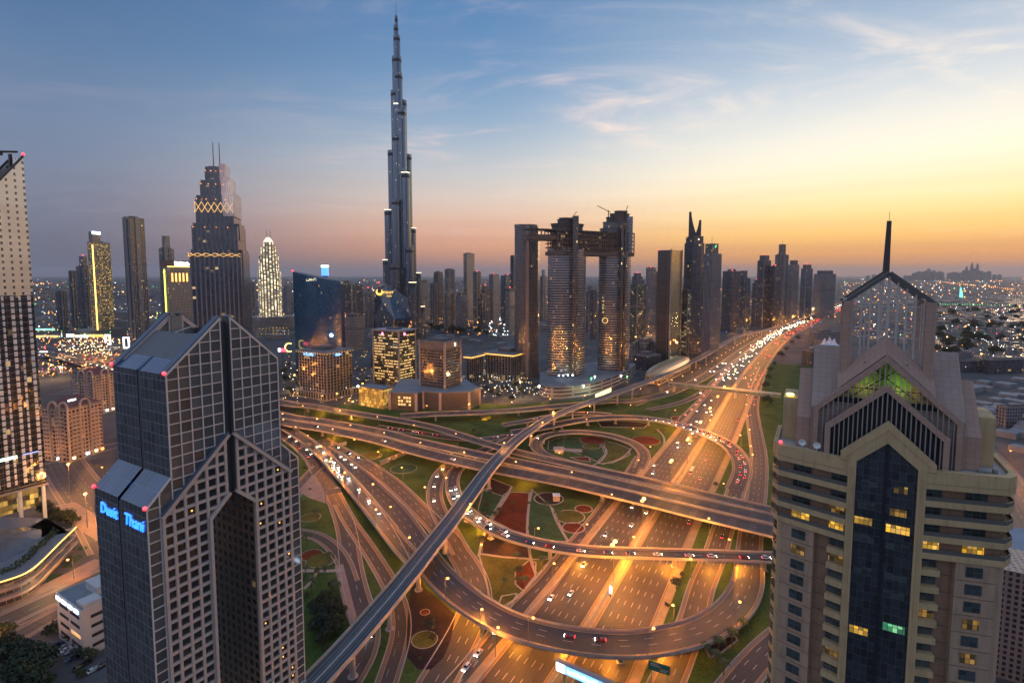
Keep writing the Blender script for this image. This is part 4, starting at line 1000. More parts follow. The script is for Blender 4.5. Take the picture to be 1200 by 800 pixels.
    b = MB(); b.face([(CX - 7.8, 9.5, 137), (CX + 7.8, 9.5, 137), (CX + 7.8, 9.5, 141.5), (CX, 9.5, 148.6), (CX - 7.8, 9.5, 141.5)]); b.build('hall_wall', pmat('hall_green_wall', (0.35, 0.42, 0.16), 0.8, noise=0.5, nscale=0.6), t)
    tb = MB()
    for q in ((-6, 141), (0, 141.6), (6, 141)): tb.tube((CX + q[0], 6.6, 139.5), (CX - q[0] * 0.6, 6.6, 147.2), 0.1, 5)
    tb.bar((CX - 8, 6.5, 141.7), (CX + 8, 6.5, 141.7), 0.15, 0.2); tb.build('hall_truss', BLACK, t)
    for x, c, e in ((-3.5, (0.75, 1.0, 0.12), 160), (2.5, (0.55, 1.0, 0.15), 220), (5.5, (1.0, 0.7, 0.1), 60)):
        lo = bpy.data.objects.new('hall_light', bpy.data.lights.new('hall_light', 'POINT')); COL.objects.link(lo); lo.parent = t
        lo.location = (CX + x, 7.6, 142.2); lo.data.energy = e * 0.3; lo.data.color = c; lo.data.shadow_soft_size = 0.3
    # nave and transept roofs
    nv = MB()
    def roof_x(hw, y0, y1, ze, za, m):      # ridge along y
        for s in (-1, 1):
            q = [(CX + s * hw, y0, ze), (CX + s * hw, y1, ze), (CX, y1, za), (CX, y0, za)]
            L = sqrt(hw * hw + (za - ze) ** 2)
            m.face(q if s > 0 else q[::-1], [(0, 0), (y1 - y0, 0), (y1 - y0, L), (0, L)] if s > 0 else [(0, L), (y1 - y0, L), (y1 - y0, 0), (0, 0)])
    roof_x(12.2, 5.0, 26.0, 136.9, 148.7, nv)
    nv.build('nave_roof', TILE, t)
    pg = MB()
    q = [(CX - 9.4, 143.0), (CX + 9.4, 143.0), (CX, 152.5)]
    # steep stone gable below the lantern
    pg.face([(CX - 8.2, 5.6, 141.2), (CX, 5.6, 149.2), (CX, 8.4, 152.6), (CX - 8.2, 8.4, 144.4)], [(0, 0), (11.4, 0), (11.4, 4), (0, 4)]); pg.face([(CX + 8.2, 5.6, 141.2), (CX + 8.2, 8.4, 144.4), (CX, 8.4, 152.6), (CX, 5.6, 149.2)], [(0, 0), (0, 4), (11.4, 4), (11.4, 0)])
    pg.build('stone_gable', TILE, t)
    tr = MB()
    def transept(hw, yr, half, ze, zr, zb_, y_front):
        m = MB()
        for s in (-1, 1):
            yy = yr - half if s < 0 else yr + half
            q = [(CX - hw, yy, ze), (CX + hw, yy, ze), (CX + hw, yr, zr), (CX - hw, yr, zr)]
            L = sqrt(half ** 2 + (zr - ze) ** 2)
            m.quad(*(q if s < 0 else q[::-1]), 2 * hw, L)
            m.quad((CX - hw, yy, zb_), (CX + hw, yy, zb_), (CX + hw, yy, ze), (CX - hw, yy, ze), 2 * hw, ze - zb_)
            m.face([(CX + s * hw, yr - half, zb_), (CX + s * hw, yr + half, zb_), (CX + s * hw, yr + half, ze), (CX + s * hw, yr, zr), (CX + s * hw, yr - half, ze)],
                   [(0, zb_), (2 * half, zb_), (2 * half, ze), (half, zr), (0, ze)])
        return m
    transept(12.75, 15.5, 10.4, 137.0, 149.2, 127.8, 5).build('transept_roof', TILE_G, t)
    transept(15.4, 15.5, 9.2, 134.2, 143.6, 127.8, 6).build('transept_roof', TILE, t)
    transept(18.3, 15.5, 5.0, 137.4, 137.8, 127.8, 8).build('stair_block', BEIGE, t)
    # open lantern on top
    for sx in (-1, 1):
        for yy in (8.6, 22.4):
            ln = MB(); ln.box(CX + sx * 6.9 - 0.85, yy - 0.85, 140, CX + sx * 6.9 + 0.85, yy + 0.85, 159.6); ln.build('lantern_pier', TILE, t)
    lg = MB()
    CAPM = pmat('dark_gable_coping', (0.10, 0.095, 0.095), 0.5)
    for yy in (8.4, 22.6):
        for s in (-1, 1): lg.bar((CX + s * 7.9, yy, 159.0), (CX, yy, 165.4), 1.0, 0.75)
    lg.bar((CX, 8.4, 165.0), (CX, 22.6, 165.0), 0.6, 0.5)
    for s in (-1, 1): lg.bar((CX + s * 7.2, 9.0, 159.4), (CX + s * 7.2, 22.0, 159.4), 0.9, 0.7)
    lg.build('lantern_gable', CAPM, t)
    lf = MB()
    for yy in (8.6, 22.4):
        for k in range(9 if yy < 10 else 5):
            x = -6.0 + 12.0 * k / (8 if yy < 10 else 4)
            lf.bar((CX + x, yy, 142.0 + (7.5 - abs(x)) * 0.9), (CX + x, yy, 164.8 - abs(x) * 0.81), 0.3 if abs(x) > 0.1 else 0.5, 0.25, up=(0, 1, 0))
        for z in (146.5, 152.3, 158.6): lf.bar((CX - 6.2, yy, z), (CX + 6.2, yy, z), 0.15, 0.18)
    for s in (-1, 1):
        for k in range(4):
            y = -4.2 + 8.4 * k / 3
            lf.bar((CX + s * 6.9, 15.5 + y, 142), (CX + s * 6.9, 15.5 + y, 159.2), 0.17, 0.2)
        for z in (152.3, 158.6): lf.bar((CX + s * 6.9, 9.4, z), (CX + s * 6.9, 21.6, z), 0.15, 0.18)
    lf.build('lantern_lattice', pmat('lattice_metal', (0.50, 0.46, 0.43), 0.45, 0.2), t)
    sp = MB(); sp.prism([(CX - 0.75, 14.9), (CX + 0.45, 14.9), (CX + 0.45, 16.1), (CX - 0.75, 16.1)], 164.6, 176.4, inset=[(CX - 0.45, 15.2), (CX + 0.35, 15.2), (CX + 0.35, 15.9), (CX - 0.45, 15.9)])
    spo = sp.build('mast', pmat('dark_mast', (0.07, 0.05, 0.05), 0.6), t)
    q = MB(); q.tube((CX - 0.05, 15.5, 176.3), (CX - 0.05, 15.5, 178.4), 0.05, 5); q.build('antenna', STEEL, spo)
    # things on the terrace that belong to the building
    q = MB(); q.ball((-18.6, 3.3, 128.9), 0.38); q.build('beacon', REDL, t)
    for (x, y) in ((-14.5, 3.4), (-11.8, 2.6)):
        q = MB(); q.tube((x, y, 127.7), (x, y, 129.4), 0.08, 6)
        for a in range(8):
            a0, a1 = 2 * pi * a / 8, 2 * pi * (a + 1) / 8
            q.face([(x, y - 0.15, 129.5), (x + 0.75 * cos(a0), y - 0.5, 129.6 + 0.75 * sin(a0)), (x + 0.75 * cos(a1), y - 0.5, 129.6 + 0.75 * sin(a1))])
        q.build('satellite_dish', WHITE, t)
    q = MB(); q.box(14.5, 4.6, 127.75, 16.6, 5.5, 128.3); q.box(16.9, 5.6, 127.75, 17.5, 6.8, 128.6); q.build('roof_plant', CONC_D, t)
    q = MB(); q.ball((-17.5, 11.0, 138.0), 0.9, 8, 4, 0.4); q.build('roof_lamp', emat('pale_yellow_lamp', (1.0, 0.95, 0.2), 2.0), t)
beige_tower()

# ---------------------------------------------------------------- left edge tower, dark below, cream with painted sunset glow above
def slant_tower():
    t = thing('hotel_tower', 'tall tower at the left edge, dark and white below, sunset-tinted cream with slanted top above', 'tower', (-311.7, 344.4, 0), R(59.5))
    CRM = facade('sunset_cream_wall', 4.3, 3.95, 0.74, 0.56, glass=(0.08, 0.07, 0.06), frame=(0.95, 0.86, 0.68), lit=0.0, grough=0.12, frough=0.28, vary=0.5, metal=0.65, panel=0.25)  # sunset reflection put into the cream colour of the upper wall
    DRK = facade('dark_floor_glass', 2.45, 3.95, 0.05, 0.16, glass=(0.02, 0.018, 0.018), frame=(0.055, 0.045, 0.045), lit=0.035, ls=0.7, grough=0.08, vary=0.5)
    W_, D_ = 70.0, 26.0
    sl = lambda x: 240.4 + x * 1.37 if x > -60 else 158
    m = MB(); zt = 152.0
    m.prism([(-W_, 0), (0, 0), (0, D_), (-W_, D_)], 26, zt, u0=0); m.build('lower_facade', DRK, t)
    m = MB(); xs = -60.0
    m.face([(-W_, 0, zt), (0, 0, zt), (0, 0, 240.4), (xs, 0, sl(xs)), (-W_, 0, sl(xs))], [(-W_, zt), (0, zt), (0, 240.4), (xs, sl(xs)), (-W_, sl(xs))])
    m.face([(0, 0, zt), (0, D_, zt), (0, D_, 240.4), (0, 0, 240.4)], [(0, zt), (D_, zt), (D_, 240.4), (0, 240.4)])
    m.face([(-W_, D_, zt), (0, D_, zt), (0, D_, 240.4), (xs, D_, sl(xs)), (-W_, D_, sl(xs))][::-1]); m.build('upper_facade', CRM, t)
    m = MB(); m.bar((0.3, 0.4, 240.6), (xs, 0.4, sl(xs)), 1.0, 1.2); m.bar((0.3, D_ - 0.5, 240.6), (xs, D_ - 0.5, sl(xs)), 1.0, 1.2); m.build('slanted_coping', pmat('dark_coping', (0.05, 0.05, 0.055), 0.5), t)
    m = MB(); m.face([(0, 1, 236), (0, D_ - 1, 236), (xs, D_ - 1, sl(xs) - 4), (xs, 1, sl(xs) - 4)]); m.build('slanted_roof', CONC_D, t)
    wp = MB(); r2 = random.Random(3); n = 0
    pm = MB(); pm.box(-0.85, -0.35, 0, 0.85, 0.0, 2.9); first = None
    for k in range(31):
        for j in range(9):
            x = -2.3 - j * 4.15 - (0.5 if j % 2 else 0); z = 30.2 + k * 3.95
            if n < 98:
                if j > 5: continue
                if k < 14: 
                    wp.box(x - 0.85 if j % 2 == 0 else x - 0.55, -0.35, z, x + 0.85 if j % 2 == 0 else x + 0.55, 0, z + 2.9); continue
                if first is None: first = pm.build('white_panel', WHITE, t); o = first
                else: o = first.copy(); COL.objects.link(o); o.parent = t
                o.location = (x, 0, z); o.scale = (1 if j % 2 == 0 else 0.65, 1, 1); n += 1
            else: wp.box(x - 0.85 if j % 2 == 0 else x - 0.55, -0.35, z, x + 0.85 if j % 2 == 0 else x + 0.55, 0, z + 2.9)
    tag(wp.build('white_panel', WHITE, t), kind='stuff')
    q = MB(); q.box(-40, -0.5, 47.5, -14, -0.2, 49.4); q.build('light_strip', emat('pale_green_sign', (0.6, 1.0, 0.8), 1.6), t)
    q = MB(); q.box(-11, -0.5, 48.6, -3, -0.2, 49.2); q.build('light_strip', emat('dim_blue_strip', (0.1, 0.3, 1.0), 1.2), t)
    q = MB(); q.box(-66, 1.5, 12, -1.5, D_ - 1.5, 26); q.build('lit_hall', facade('lit_hall_glass', 2.2, 3.5, 0.08, 0.14, glass=(0.1, 0.08, 0.03), frame=(0.10, 0.085, 0.06), lit=0.7, litcol=(1.0, 0.62, 0.08), ls=0.9, vary=0.4), t)
    for x in (-2.0, -14.0, -26.0, -38):
        q = MB(); q.box(x - 0.9, -0.6, 0, x + 0.9, 1.2, 26.2); q.build('column', WHITE, t)
    q = MB(); q.box(-70, -1.0, 25.2, 0.6, D_, 26.6); q.build('soffit_slab', CONC, t)
    q = MB(); q.ball((0.2, 0.2, 241.6), 0.9); q.build('beacon', REDL, t)
    cr_ = thing('cleaning_crane', 'small black window cleaning crane on the slanted roof at the left edge', 'crane', (-313.0, 348.0, 238.0), R(59.5))
    q = MB(); q.box(-6.5, 6, -8, -5, 8, 4.0); q.build('mast', BLACK, cr_)
    q = MB(); q.bar((-11, 7, 4.6), (-2, 7, 6.2), 1.4, 1.2); q.box(-12, 6, 2.6, -9.5, 8, 5.0); q.build('boom', BLACK, cr_)
slant_tower()
def curved_podium():
    t = thing('podium', 'curved low podium building with a roof garden and a glowing yellow edge line', 'building', (-262, 290, 0))
    E = [(-262, 306.5, 14), (-257, 291, 14), (-253, 279.5, 14), (-249, 268, 14), (-247, 258, 14), (-250, 252.5, 14), (-262, 241, 14), (-282, 226, 14)]
    P = cr([Vector(e) for e in E], 2.5)
    P = Path(P, 1.0)
    back = [Vector((-340, 260, 14)), Vector((-330, 320, 14)), Vector((-290, 318, 14))]
    lv = MB(t.location)
    base = [tuple(p.xy) for p in P.p][::-1] + [tuple(b.xy) for b in back]
    def scaled(o): 
        return [tuple((P.p[i] + P.n[i] * o).xy) for i in range(len(P.p))][::-1] + [tuple(b.xy) for b in back]
    lv.prism(scaled(-2.2), 0, 13.4); lv.build('glass_walls', facade('podium_glass', 3.0, 3.6, 0.1, 0.2, glass=(0.05, 0.045, 0.035), frame=(0.2, 0.17, 0.13), lit=0.35, litcol=(1.0, 0.7, 0.3), ls=0.35, vary=0.5), t)
    for z0, z1, o in ((4.2, 5.6, 0.8), (8.6, 10.0, 0.3)):
        s_ = MB(t.location); s_.prism(scaled(o), z0, z1, bottom=True); s_.build('floor_slab', pmat('podium_slab', (0.36, 0.31, 0.27), 0.7, noise=0.15, nscale=0.3), t)
    s_ = MB(t.location); s_.prism(scaled(0.0), 13.3, 14.4, bottom=True); s_.build('roof_slab', pmat('podium_roof', (0.20, 0.19, 0.19), 0.8, noise=0.25, nscale=0.1), t)
    s_ = MB(t.location); sweep(s_, P, [(0.02, 13.6 - 14), (0.35, 13.6 - 14), (0.35, 0.15), (0.02, 0.15)], latw=0) if False else sweep(s_, P, [(0.15, -0.1), (0.5, -0.1), (0.5, 0.42), (0.15, 0.42)])
    s_.build('edge_light', emat('edge_line_glow', (1.0, 0.55, 0.06), 1.6), t)
    # planted strip and the shell roof
    g_ = MB(t.location); r2 = random.Random(9)
    for i in range(500):
        f = r2.random(); p = P.at((0.12 + 0.62 * f) * P.L, r2.uniform(-9.5, -6.0) if True else 0)[0] if False else P.at((0.08 + 0.66 * f) * P.L, 0)[0]
        q, a, _ = P.at((0.08 + 0.66 * f) * P.L, -1)
        n_ = Vector((-sin(a), cos(a), 0)); c = q + Vector((-cos(a + pi / 2) * 0, 0, 0))
        c = q + Vector((-1, 0.35, 0)).normalized() * r2.uniform(6.5, 12.0); c.z = 14.4 + r2.uniform(0.2, 1.6)
        d = Vector((r2.gauss(0, 1), r2.gauss(0, 1), r2.gauss(0, 1))).normalized() * r2.uniform(0.4, 0.9); e = d.cross(Vector((r2.gauss(0, 1), r2.gauss(0, 1), 1))).normalized() * 0.6
        g_.face([c - d, c + e, c + d, c - e])
    g_.build('roof_planting', pmat('planting_leaves', (0.06, 0.085, 0.025), 0.9, noise=0.5, nscale=0.5), t)
    sh = MB(t.location); c0 = Vector((-292, 277, 14.4)); M_, N_ = 10, 12
    def S(i, j):
        r_ = i / M_; a = 2 * pi * j / N_
        return c0 + Vector((32 * r_ * cos(a) * 0.8, 26 * r_ * sin(a) * 1.15, 5.5 * (1 - r_ ** 2)))
    for i in range(M_):
        for j in range(N_):
            sh.face([S(i, j), S(i + 1, j), S(i + 1, j + 1), S(i, j + 1)], [(i * 3, j * 3), (i * 3 + 3, j * 3), (i * 3 + 3, j * 3 + 3), (i * 3, j * 3 + 3)], True)
    sh.build('shell_roof', pmat('shell_roof_glass', (0.13, 0.125, 0.12), 0.22, 0.1, noise=0.3, nscale=0.2), t)
    dl = bpy.data.objects.new('podium_light', bpy.data.lights.new('podium_light', 'POINT')); COL.objects.link(dl); dl.parent = t
    dl.location = Vector((-243, 262, 7)) - Vector(t.location); dl.data.energy = 2500; dl.data.color = (1, 0.7, 0.35)
curved_podium()
def white_office():
    t = thing('office_block', 'small white flat roofed office block beside a parking lot at lower left', 'office', (-184.5, 216.0, 0), R(59.5))
    WO = pmat('white_render', (0.52, 0.50, 0.47), 0.75, noise=0.12, nscale=0.2)
    m = MB(); m.box(0, 0, 0, 34, 26, 20.5); m.build('wall', WO, t)
    m = MB(); m.prism([(0, 0), (34, 0), (34, 26), (0, 26)], 20.5, 20.62); m.build('roof', ROOFG, t)
    m = MB()
    for a, b, c, d in ((-0.1, -0.1, 34.1, 0.4), (-0.1, 25.6, 34.1, 26.1), (-0.12, 0.4, 0.4, 25.6), (33.6, 0.4, 34.1, 25.6)): m.box(a, b, 20.5, c, d, 21.5)
    m.build('parapet', WO, t)
    m = MB(); m.box(9, 9, 20.6, 24, 20, 24.2); m.build('roof_room', WO, t)
    m = MB(); m.box(1, 1, 20.6, 8, 8, 23.0); m.build('roof_room', WO, t)
    wm = pmat('dark_strip_window', (0.03, 0.03, 0.035), 0.15); wy = WINY
    for k in range(4):
        z = 3.2 + 4.4 * k
        for x0, x1 in ((3, 14), (17, 31)):
            q = MB(); q.box(x0, -0.06, z, x1, -0.01, z + 1.5); q.build('window', wm, t)
        for y0, y1 in ((3, 12), (14, 23)):
            q = MB(); q.box(-0.06, y0, z, -0.01, y1, z + 1.5); q.build('window', wy if (k == 1 and y0 == 3) else wm, t)
        q = MB(); q.box(14.8, -1.4, z - 1.2, 34.2, -0.1, z - 0.4); q.build('ledge', WO, t)
    for y in (3, 9, 15, 21):
        q = MB(); q.box(-0.5, y, 19.0, -0.15, y + 4.2, 20.6); q.build('sign_letters', emat('bluish_white_sign', (0.55, 0.7, 1.0), 1.8), t)
white_office()
# ================================================================ the city behind
def run(P, az, px):
    """how far to go from P along azimuth az until the point stands at picture column px"""
    u = (px - 600.0) / FPX; d = (sin(R(az)), cos(R(az)))
    fw0 = P.y * cos(PITCH) - (P.z - CAM_H) * sin(PITCH)
    return (u * fw0 - P.x) / (d[0] - u * d[1] * cos(PITCH))
F_DK = facade('dark_tower_glass', 3.0, 3.8, 0.18, 0.22, glass=(0.02, 0.026, 0.038), frame=(0.062, 0.070, 0.086), lit=0.025, litcol=(1, 0.6, 0.16), ls=1.0)
F_GR = facade('grey_tower_wall', 3.2, 3.6, 0.42, 0.35, glass=(0.025, 0.028, 0.035), frame=(0.155, 0.168, 0.195), lit=0.025, ls=1.0)
F_BR = facade('sand_tower_wall', 3.2, 3.5, 0.46, 0.42, glass=(0.03, 0.028, 0.028), frame=(0.22, 0.20, 0.185), lit=0.03, ls=1.0)
F_BL = facade('blue_tower_glass', 2.6, 3.9, 0.10, 0.16, glass=(0.018, 0.035, 0.06), frame=(0.06, 0.07, 0.085), lit=0.02, ls=0.9, grough=0.06, ior=2.2)
F_FIN = facade('finned_tower_wall', 4.2, 3.7, 0.34, 0.14, glass=(0.02, 0.022, 0.028), frame=(0.115, 0.124, 0.145), lit=0.018, ls=0.9)
F_LITY = facade('brightly_lit_floors', 2.4, 3.9, 0.07, 0.42, glass=(0.04, 0.035, 0.02), frame=(0.045, 0.042, 0.04), lit=0.1, litcol=(1, 0.58, 0.05), ls=0.95, rowlit=0.0, vary=0.4)
F_GOLD = facade('gold_lit_balconies', 5.0, 3.5, 0.45, 0.35, glass=(0.05, 0.04, 0.02), frame=(0.26, 0.22, 0.15), lit=0.55, litcol=(1, 0.55, 0.04), ls=1.1)
F_WHT = facade('white_lit_hotel_wall', 9.0, 3.6, 0.5, 0.12, glass=(0.06, 0.05, 0.04), frame=(0.34, 0.29, 0.22), lit=0.93, litcol=(1, 0.82, 0.5), ls=2.4)
PLANT = pmat('roof_plant_grey', (0.13, 0.13, 0.13), 0.8)

def block(name, label, cat, xl, xc, xr, ytop, Y, mat, z0=0.0, azl=None, azr=None, high=None, mat2=None, plant=True, beacon=False, mast=0.0, group=None, parapet=True, crown=None, rl=None, rr=None):
    """rectangular building: near corner at column xc, roof corner at row ytop, standing Y metres away"""
    if high: Y = ground(xc, ytop, high).y
    th = math.degrees(math.atan((xc - 600) / FPX))
    if azr is None:
        azr = 30.5
        if th > 8: azr = max(30.5, th + 40)
        if th < -20: azr = min(30.5, th + 52)
    if azl is None: azl = azr - 90
    P = at(xc, ytop, Y); H = P.z
    Lr = rr or max(4.0, abs(run(P, azr, xr))); Ll = rl or max(4.0, abs(run(P, azl, xl)))
    Lr = min(Lr, 90.0); Ll = min(Ll, 90.0)
    t = thing(name, label, cat, (P.x, P.y, 0), R(90 - azr), group)
    m = MB()
    style = int(xc * 7 + ytop * 3) % 4 if (cat == 'tower') else 0
    if mat2 is None:
        Hb = H
        if style in (1, 3): Hb = H - max(8.0, H * (0.07 if style == 1 else 0.13))
        m.prism([(0, 0), (Lr, 0), (Lr, Ll), (0, Ll)], z0, Hb); m.build('facade', mat, t)
        if Hb < H:
            i_ = 0.14 if style == 1 else 0.24
            m = MB(); m.prism([(Lr * i_, Ll * i_), (Lr * (1 - i_), Ll * i_), (Lr * (1 - i_), Ll * (1 - i_)), (Lr * i_, Ll * (1 - i_))], Hb, H); m.build('crown', F_FIN if style == 1 else mat, t)
        if style in (2, 3):
            m = MB(); m.box(Lr * 0.36, -1.4, 0, Lr * 0.64, 0, Hb + 3); m.build('bay', F_FIN if mat is not F_FIN else F_GR, t)
            m = MB(); m.box(-1.4, Ll * 0.36, 0, 0, Ll * 0.64, Hb + 3); m.build('bay', F_FIN if mat is not F_FIN else F_GR, t)
        if style in (1, 2):
            m = MB(); m.box(-0.9, -0.9, 0, 0.9, 0.9, Hb + 2); m.build('corner_fin', CONC_D, t)
        if style: 
            m = MB(); m.box(-0.25, -0.25, Hb * 0.62, Lr + 0.25, Ll + 0.25, Hb * 0.62 + 5); m.build('plant_floor', PLANT, t)
    else:
        m.quad((0, 0, z0), (Lr, 0, z0), (Lr, 0, H), (0, 0, H)); m.quad((Lr, Ll, z0), (0, Ll, z0), (0, Ll, H), (Lr, Ll, H)); m.build('facade', mat, t)
        m = MB(); m.quad((0, Ll, z0), (0, 0, z0), (0, 0, H), (0, Ll, H)); m.quad((Lr, 0, z0), (Lr, Ll, z0), (Lr, Ll, H), (Lr, 0, H)); m.build('facade', mat2, t)
    if style in (1, 3): parapet = plant = False
    if style not in (1, 3):
        q = MB(); q.box(0.3, 0.3, H + 0.02, Lr - 0.3, Ll - 0.3, H + 0.25); q.build('roof', ROOFG, t)
    else:
        q = MB(); q.prism([(0.2, 0.2), (Lr - 0.2, 0.2), (Lr - 0.2, Ll - 0.2), (0.2, Ll - 0.2)], Hb + 0.01, Hb + 0.2); q.build('roof', ROOFG, t)
    if parapet:
        q = MB(); w = 0.5
        for a, b, c, d in ((-0.15, -0.15, Lr + 0.15, w), (-0.15, Ll - w, Lr + 0.15, Ll + 0.15), (-0.14, w, w, Ll - w), (Lr - w, w, Lr + 0.14, Ll - w)): q.box(a, b, H - 0.4, c, d, H + 1.3)
        q.build('parapet', CONC_D, t)
    if plant:
        k = min(Lr, Ll)
        q = MB(); q.box(Lr * 0.25, Ll * 0.3, H + 0.25, Lr * 0.7, Ll * 0.75, H + 0.25 + min(6, 0.22 * k)); q.build('roof_plant', PLANT, t)
    if beacon:
        q = MB(); q.ball((0.3 * Lr, 0.3 * Ll, H + 3.0), max(1.0, Y / 800.0), 6, 4); q.build('beacon', REDL, t)
    if mast:
        q = MB(); q.tube((Lr / 2, Ll / 2, H), (Lr / 2, Ll / 2, H + mast), max(0.4, Y / 2200.0), 6, 0.2); q.build('antenna', STEEL, t)
    return t, Lr, Ll, H

# ---------------------------------------------------------------- the supertall
def supertall():
    Y0 = 1350.0; C = at(470, 372, Y0); s_ = Y0 / FPX * 1.0
    t = thing('supertall_tower', 'very tall stepped silver tower tapering to a needle, highest in the skyline', 'skyscraper', (C.x, C.y, 0))
    FS = facade('steel_fin_glass', 1.6, 3.7, 0.30, 0.20, glass=(0.10, 0.135, 0.18), frame=(0.20, 0.235, 0.28), lit=0.012, litcol=(1, 0.75, 0.4), ls=0.9, grough=0.14, frough=0.26, metal=0.75, gmetal=0.7, vary=0.3)
    BAND = pmat('dark_plant_floor', (0.035, 0.035, 0.04), 0.5)
    GLOW = emat('terrace_uplight', (1.0, 0.82, 0.5), 1.6)
    zt = lambda y: at(470, y, Y0).z
    def tier(x, y, r, ytop, glow=False, n=18):
        H = zt(ytop); m = MB(); m.cyl((x, y), r, 0, H, n); o = m.build('tier', FS, t)
        q = MB(); q.cyl((x, y), r + 0.25, H - 14, H - 7, n, cap=False); q.build('plant_floor', BAND, o)
        if glow:
            q = MB(); q.cyl((x, y), r + 0.4, H - 2.2, H - 0.4, n); q.build('terrace_glow', GLOW, o)
    tier(0, 0, 11.5, 67); tier(1.0, 0, 8.2, 42); tier(-0.5, 0, 5.6, 30); tier(0.5, 0, 3.6, 19)
    def wing(ang, lst):
        for r_, y, gl, rad in lst: tier(r_ * cos(R(ang)), r_ * sin(R(ang)), rad, y, gl)
    wing(190, [(5, 107, False, 11), (15, 177, False, 11), (25.7, 246, True, 11), (33, 304, True, 10)])
    wing(-28, [(3, 87, False, 11), (12, 130, False, 11), (21, 203, True, 11), (29, 290, False, 11), (38, 330, True, 10)])
    wing(35, [(12.7, 117, False, 11), (24, 180, False, 11), (33, 266, True, 11), (46, 319, True, 10.5), (56, 359, True, 10)])
    wing(255, [(8, 160, False, 11), (18, 235, False, 11), (30, 310, False, 11)])
    q = MB(); q.tube((0.2, 0, zt(20)), (0.2, 0, 800), 2.0, 8, 1.0); q.tube((0.2, 0, 800), (0.2, 0, 829), 1.0, 8, 0.25); q.build('spire', pmat('spire_steel', (0.28, 0.28, 0.30), 0.35, 0.6), t)
    for y, x, w in ((124, -1, 24), (131, -2, 20), (75, 0, 12), (57, 1, 9), (46, -1, 8)):
        q = MB(); q.cyl((x, 0), w / 2 + 1.4, zt(y), zt(y) + 2.5, 16); q.build('crown_glow', GLOW, t)
supertall()

# ---------------------------------------------------------------- stepped tower with twin spires
def stepped_tower():
    Y0 = 820.0
    t0 = at(262, 372, Y0); az = 30.5
    t = thing('stepped_tower', 'stepped dark tower with golden bands and two thin spires', 'skyscraper', (t0.x, t0.y, 0), R(16))
    FA = facade('vertical_rib_wall', 6.2, 3.6, 0.32, 0.06, glass=(0.02, 0.03, 0.045), frame=(0.12, 0.145, 0.185), lit=0.02, ls=0.9, grough=0.1)
    FB = facade('pale_crown_wall', 3.1, 3.6, 0.5, 0.2, glass=(0.34, 0.32, 0.32), frame=(0.60, 0.55, 0.54), lit=0.0, grough=0.25)
    GO = emat('gold_band_light', (1.0, 0.5, 0.05), 0.8)
    k = Y0 / FPX / cos(PITCH) * 1.04
    def sq(a, b): return [(-a, -b), (a, -b), (a, b), (-a, b)]
    zz = lambda y: at(262, y, Y0).z
    last = 0
    for i, (w, ytop) in enumerate(((59, 297), (53, 267), (44, 235), (34, 217), (24, 201))):
        a = w * k / 2 / 1.2; H = zz(ytop)
        m = MB()
        m.prism(sq(a, a), last, H); m.build('shaft', FA, t)
        m = MB(); m.prism(sq(a * 0.62, a * 1.03), last + (20 if i else 0), H + 5); m.prism(sq(a * 1.03, a * 0.62), last + (20 if i else 0), H + 5.02); m.build('bay', FA, t)
        if i >= 2:
            m = MB(); m.prism([(a * 0.45, -a * 1.06), (a * 1.06, -a * 1.06), (a * 1.06, a), (a * 0.45, a)], H - 26, H + 9); m.build('crown_panel', FB, t)
        for s_ in range(6):
            pass
        if i in (0, 2):
            m = MB(); n = 6; hh = 5 if i == 0 else 15
            for e in (0, 1):
                for j in range(n):
                    x0 = -a + 2 * a * j / n; x1 = -a + 2 * a * (j + 1) / n; z0 = H - hh - (6 if i else 1); z1 = z0 + hh
                    for (p, q) in (((x0, z0), (x1, z1)), ((x0, z1), (x1, z0))):
                        if e == 0: m.bar((p[0], -a * 1.05, p[1]), (q[0], -a * 1.05, q[1]), 0.6)
                        else: m.bar((-a * 1.05, p[0], p[1]), (-a * 1.05, q[0], q[1]), 0.6)
            m.build('gold_lattice', GO, t)
        if i in (2, 3):
            lo = bpy.data.objects.new('crown_light', bpy.data.lights.new('crown_light', 'POINT')); COL.objects.link(lo); lo.parent = t; lo.location = (a * 1.25, -a * 1.5, H + 4); lo.data.energy = 6000; lo.data.color = (1, 0.78, 0.74)
        q = MB()
        for j in range(4): q.ball((-a * 0.9 + j * a * 0.5, -a * 1.1, H - 2), 0.8, 5, 4)
        q.build('terrace_lamps', emat('terrace_orange', (1, 0.3, 0.02), 1.5), t)
        last = H - 1
    for x in (-3.5, 5.0):
        m = MB(); m.tube((x, -4, last - 30), (x, -4, zz(168)), 1.15, 8, 0.6); m.build('spire', pmat('spire_grey', (0.2, 0.2, 0.22), 0.4, 0.5), t)
stepped_tower()

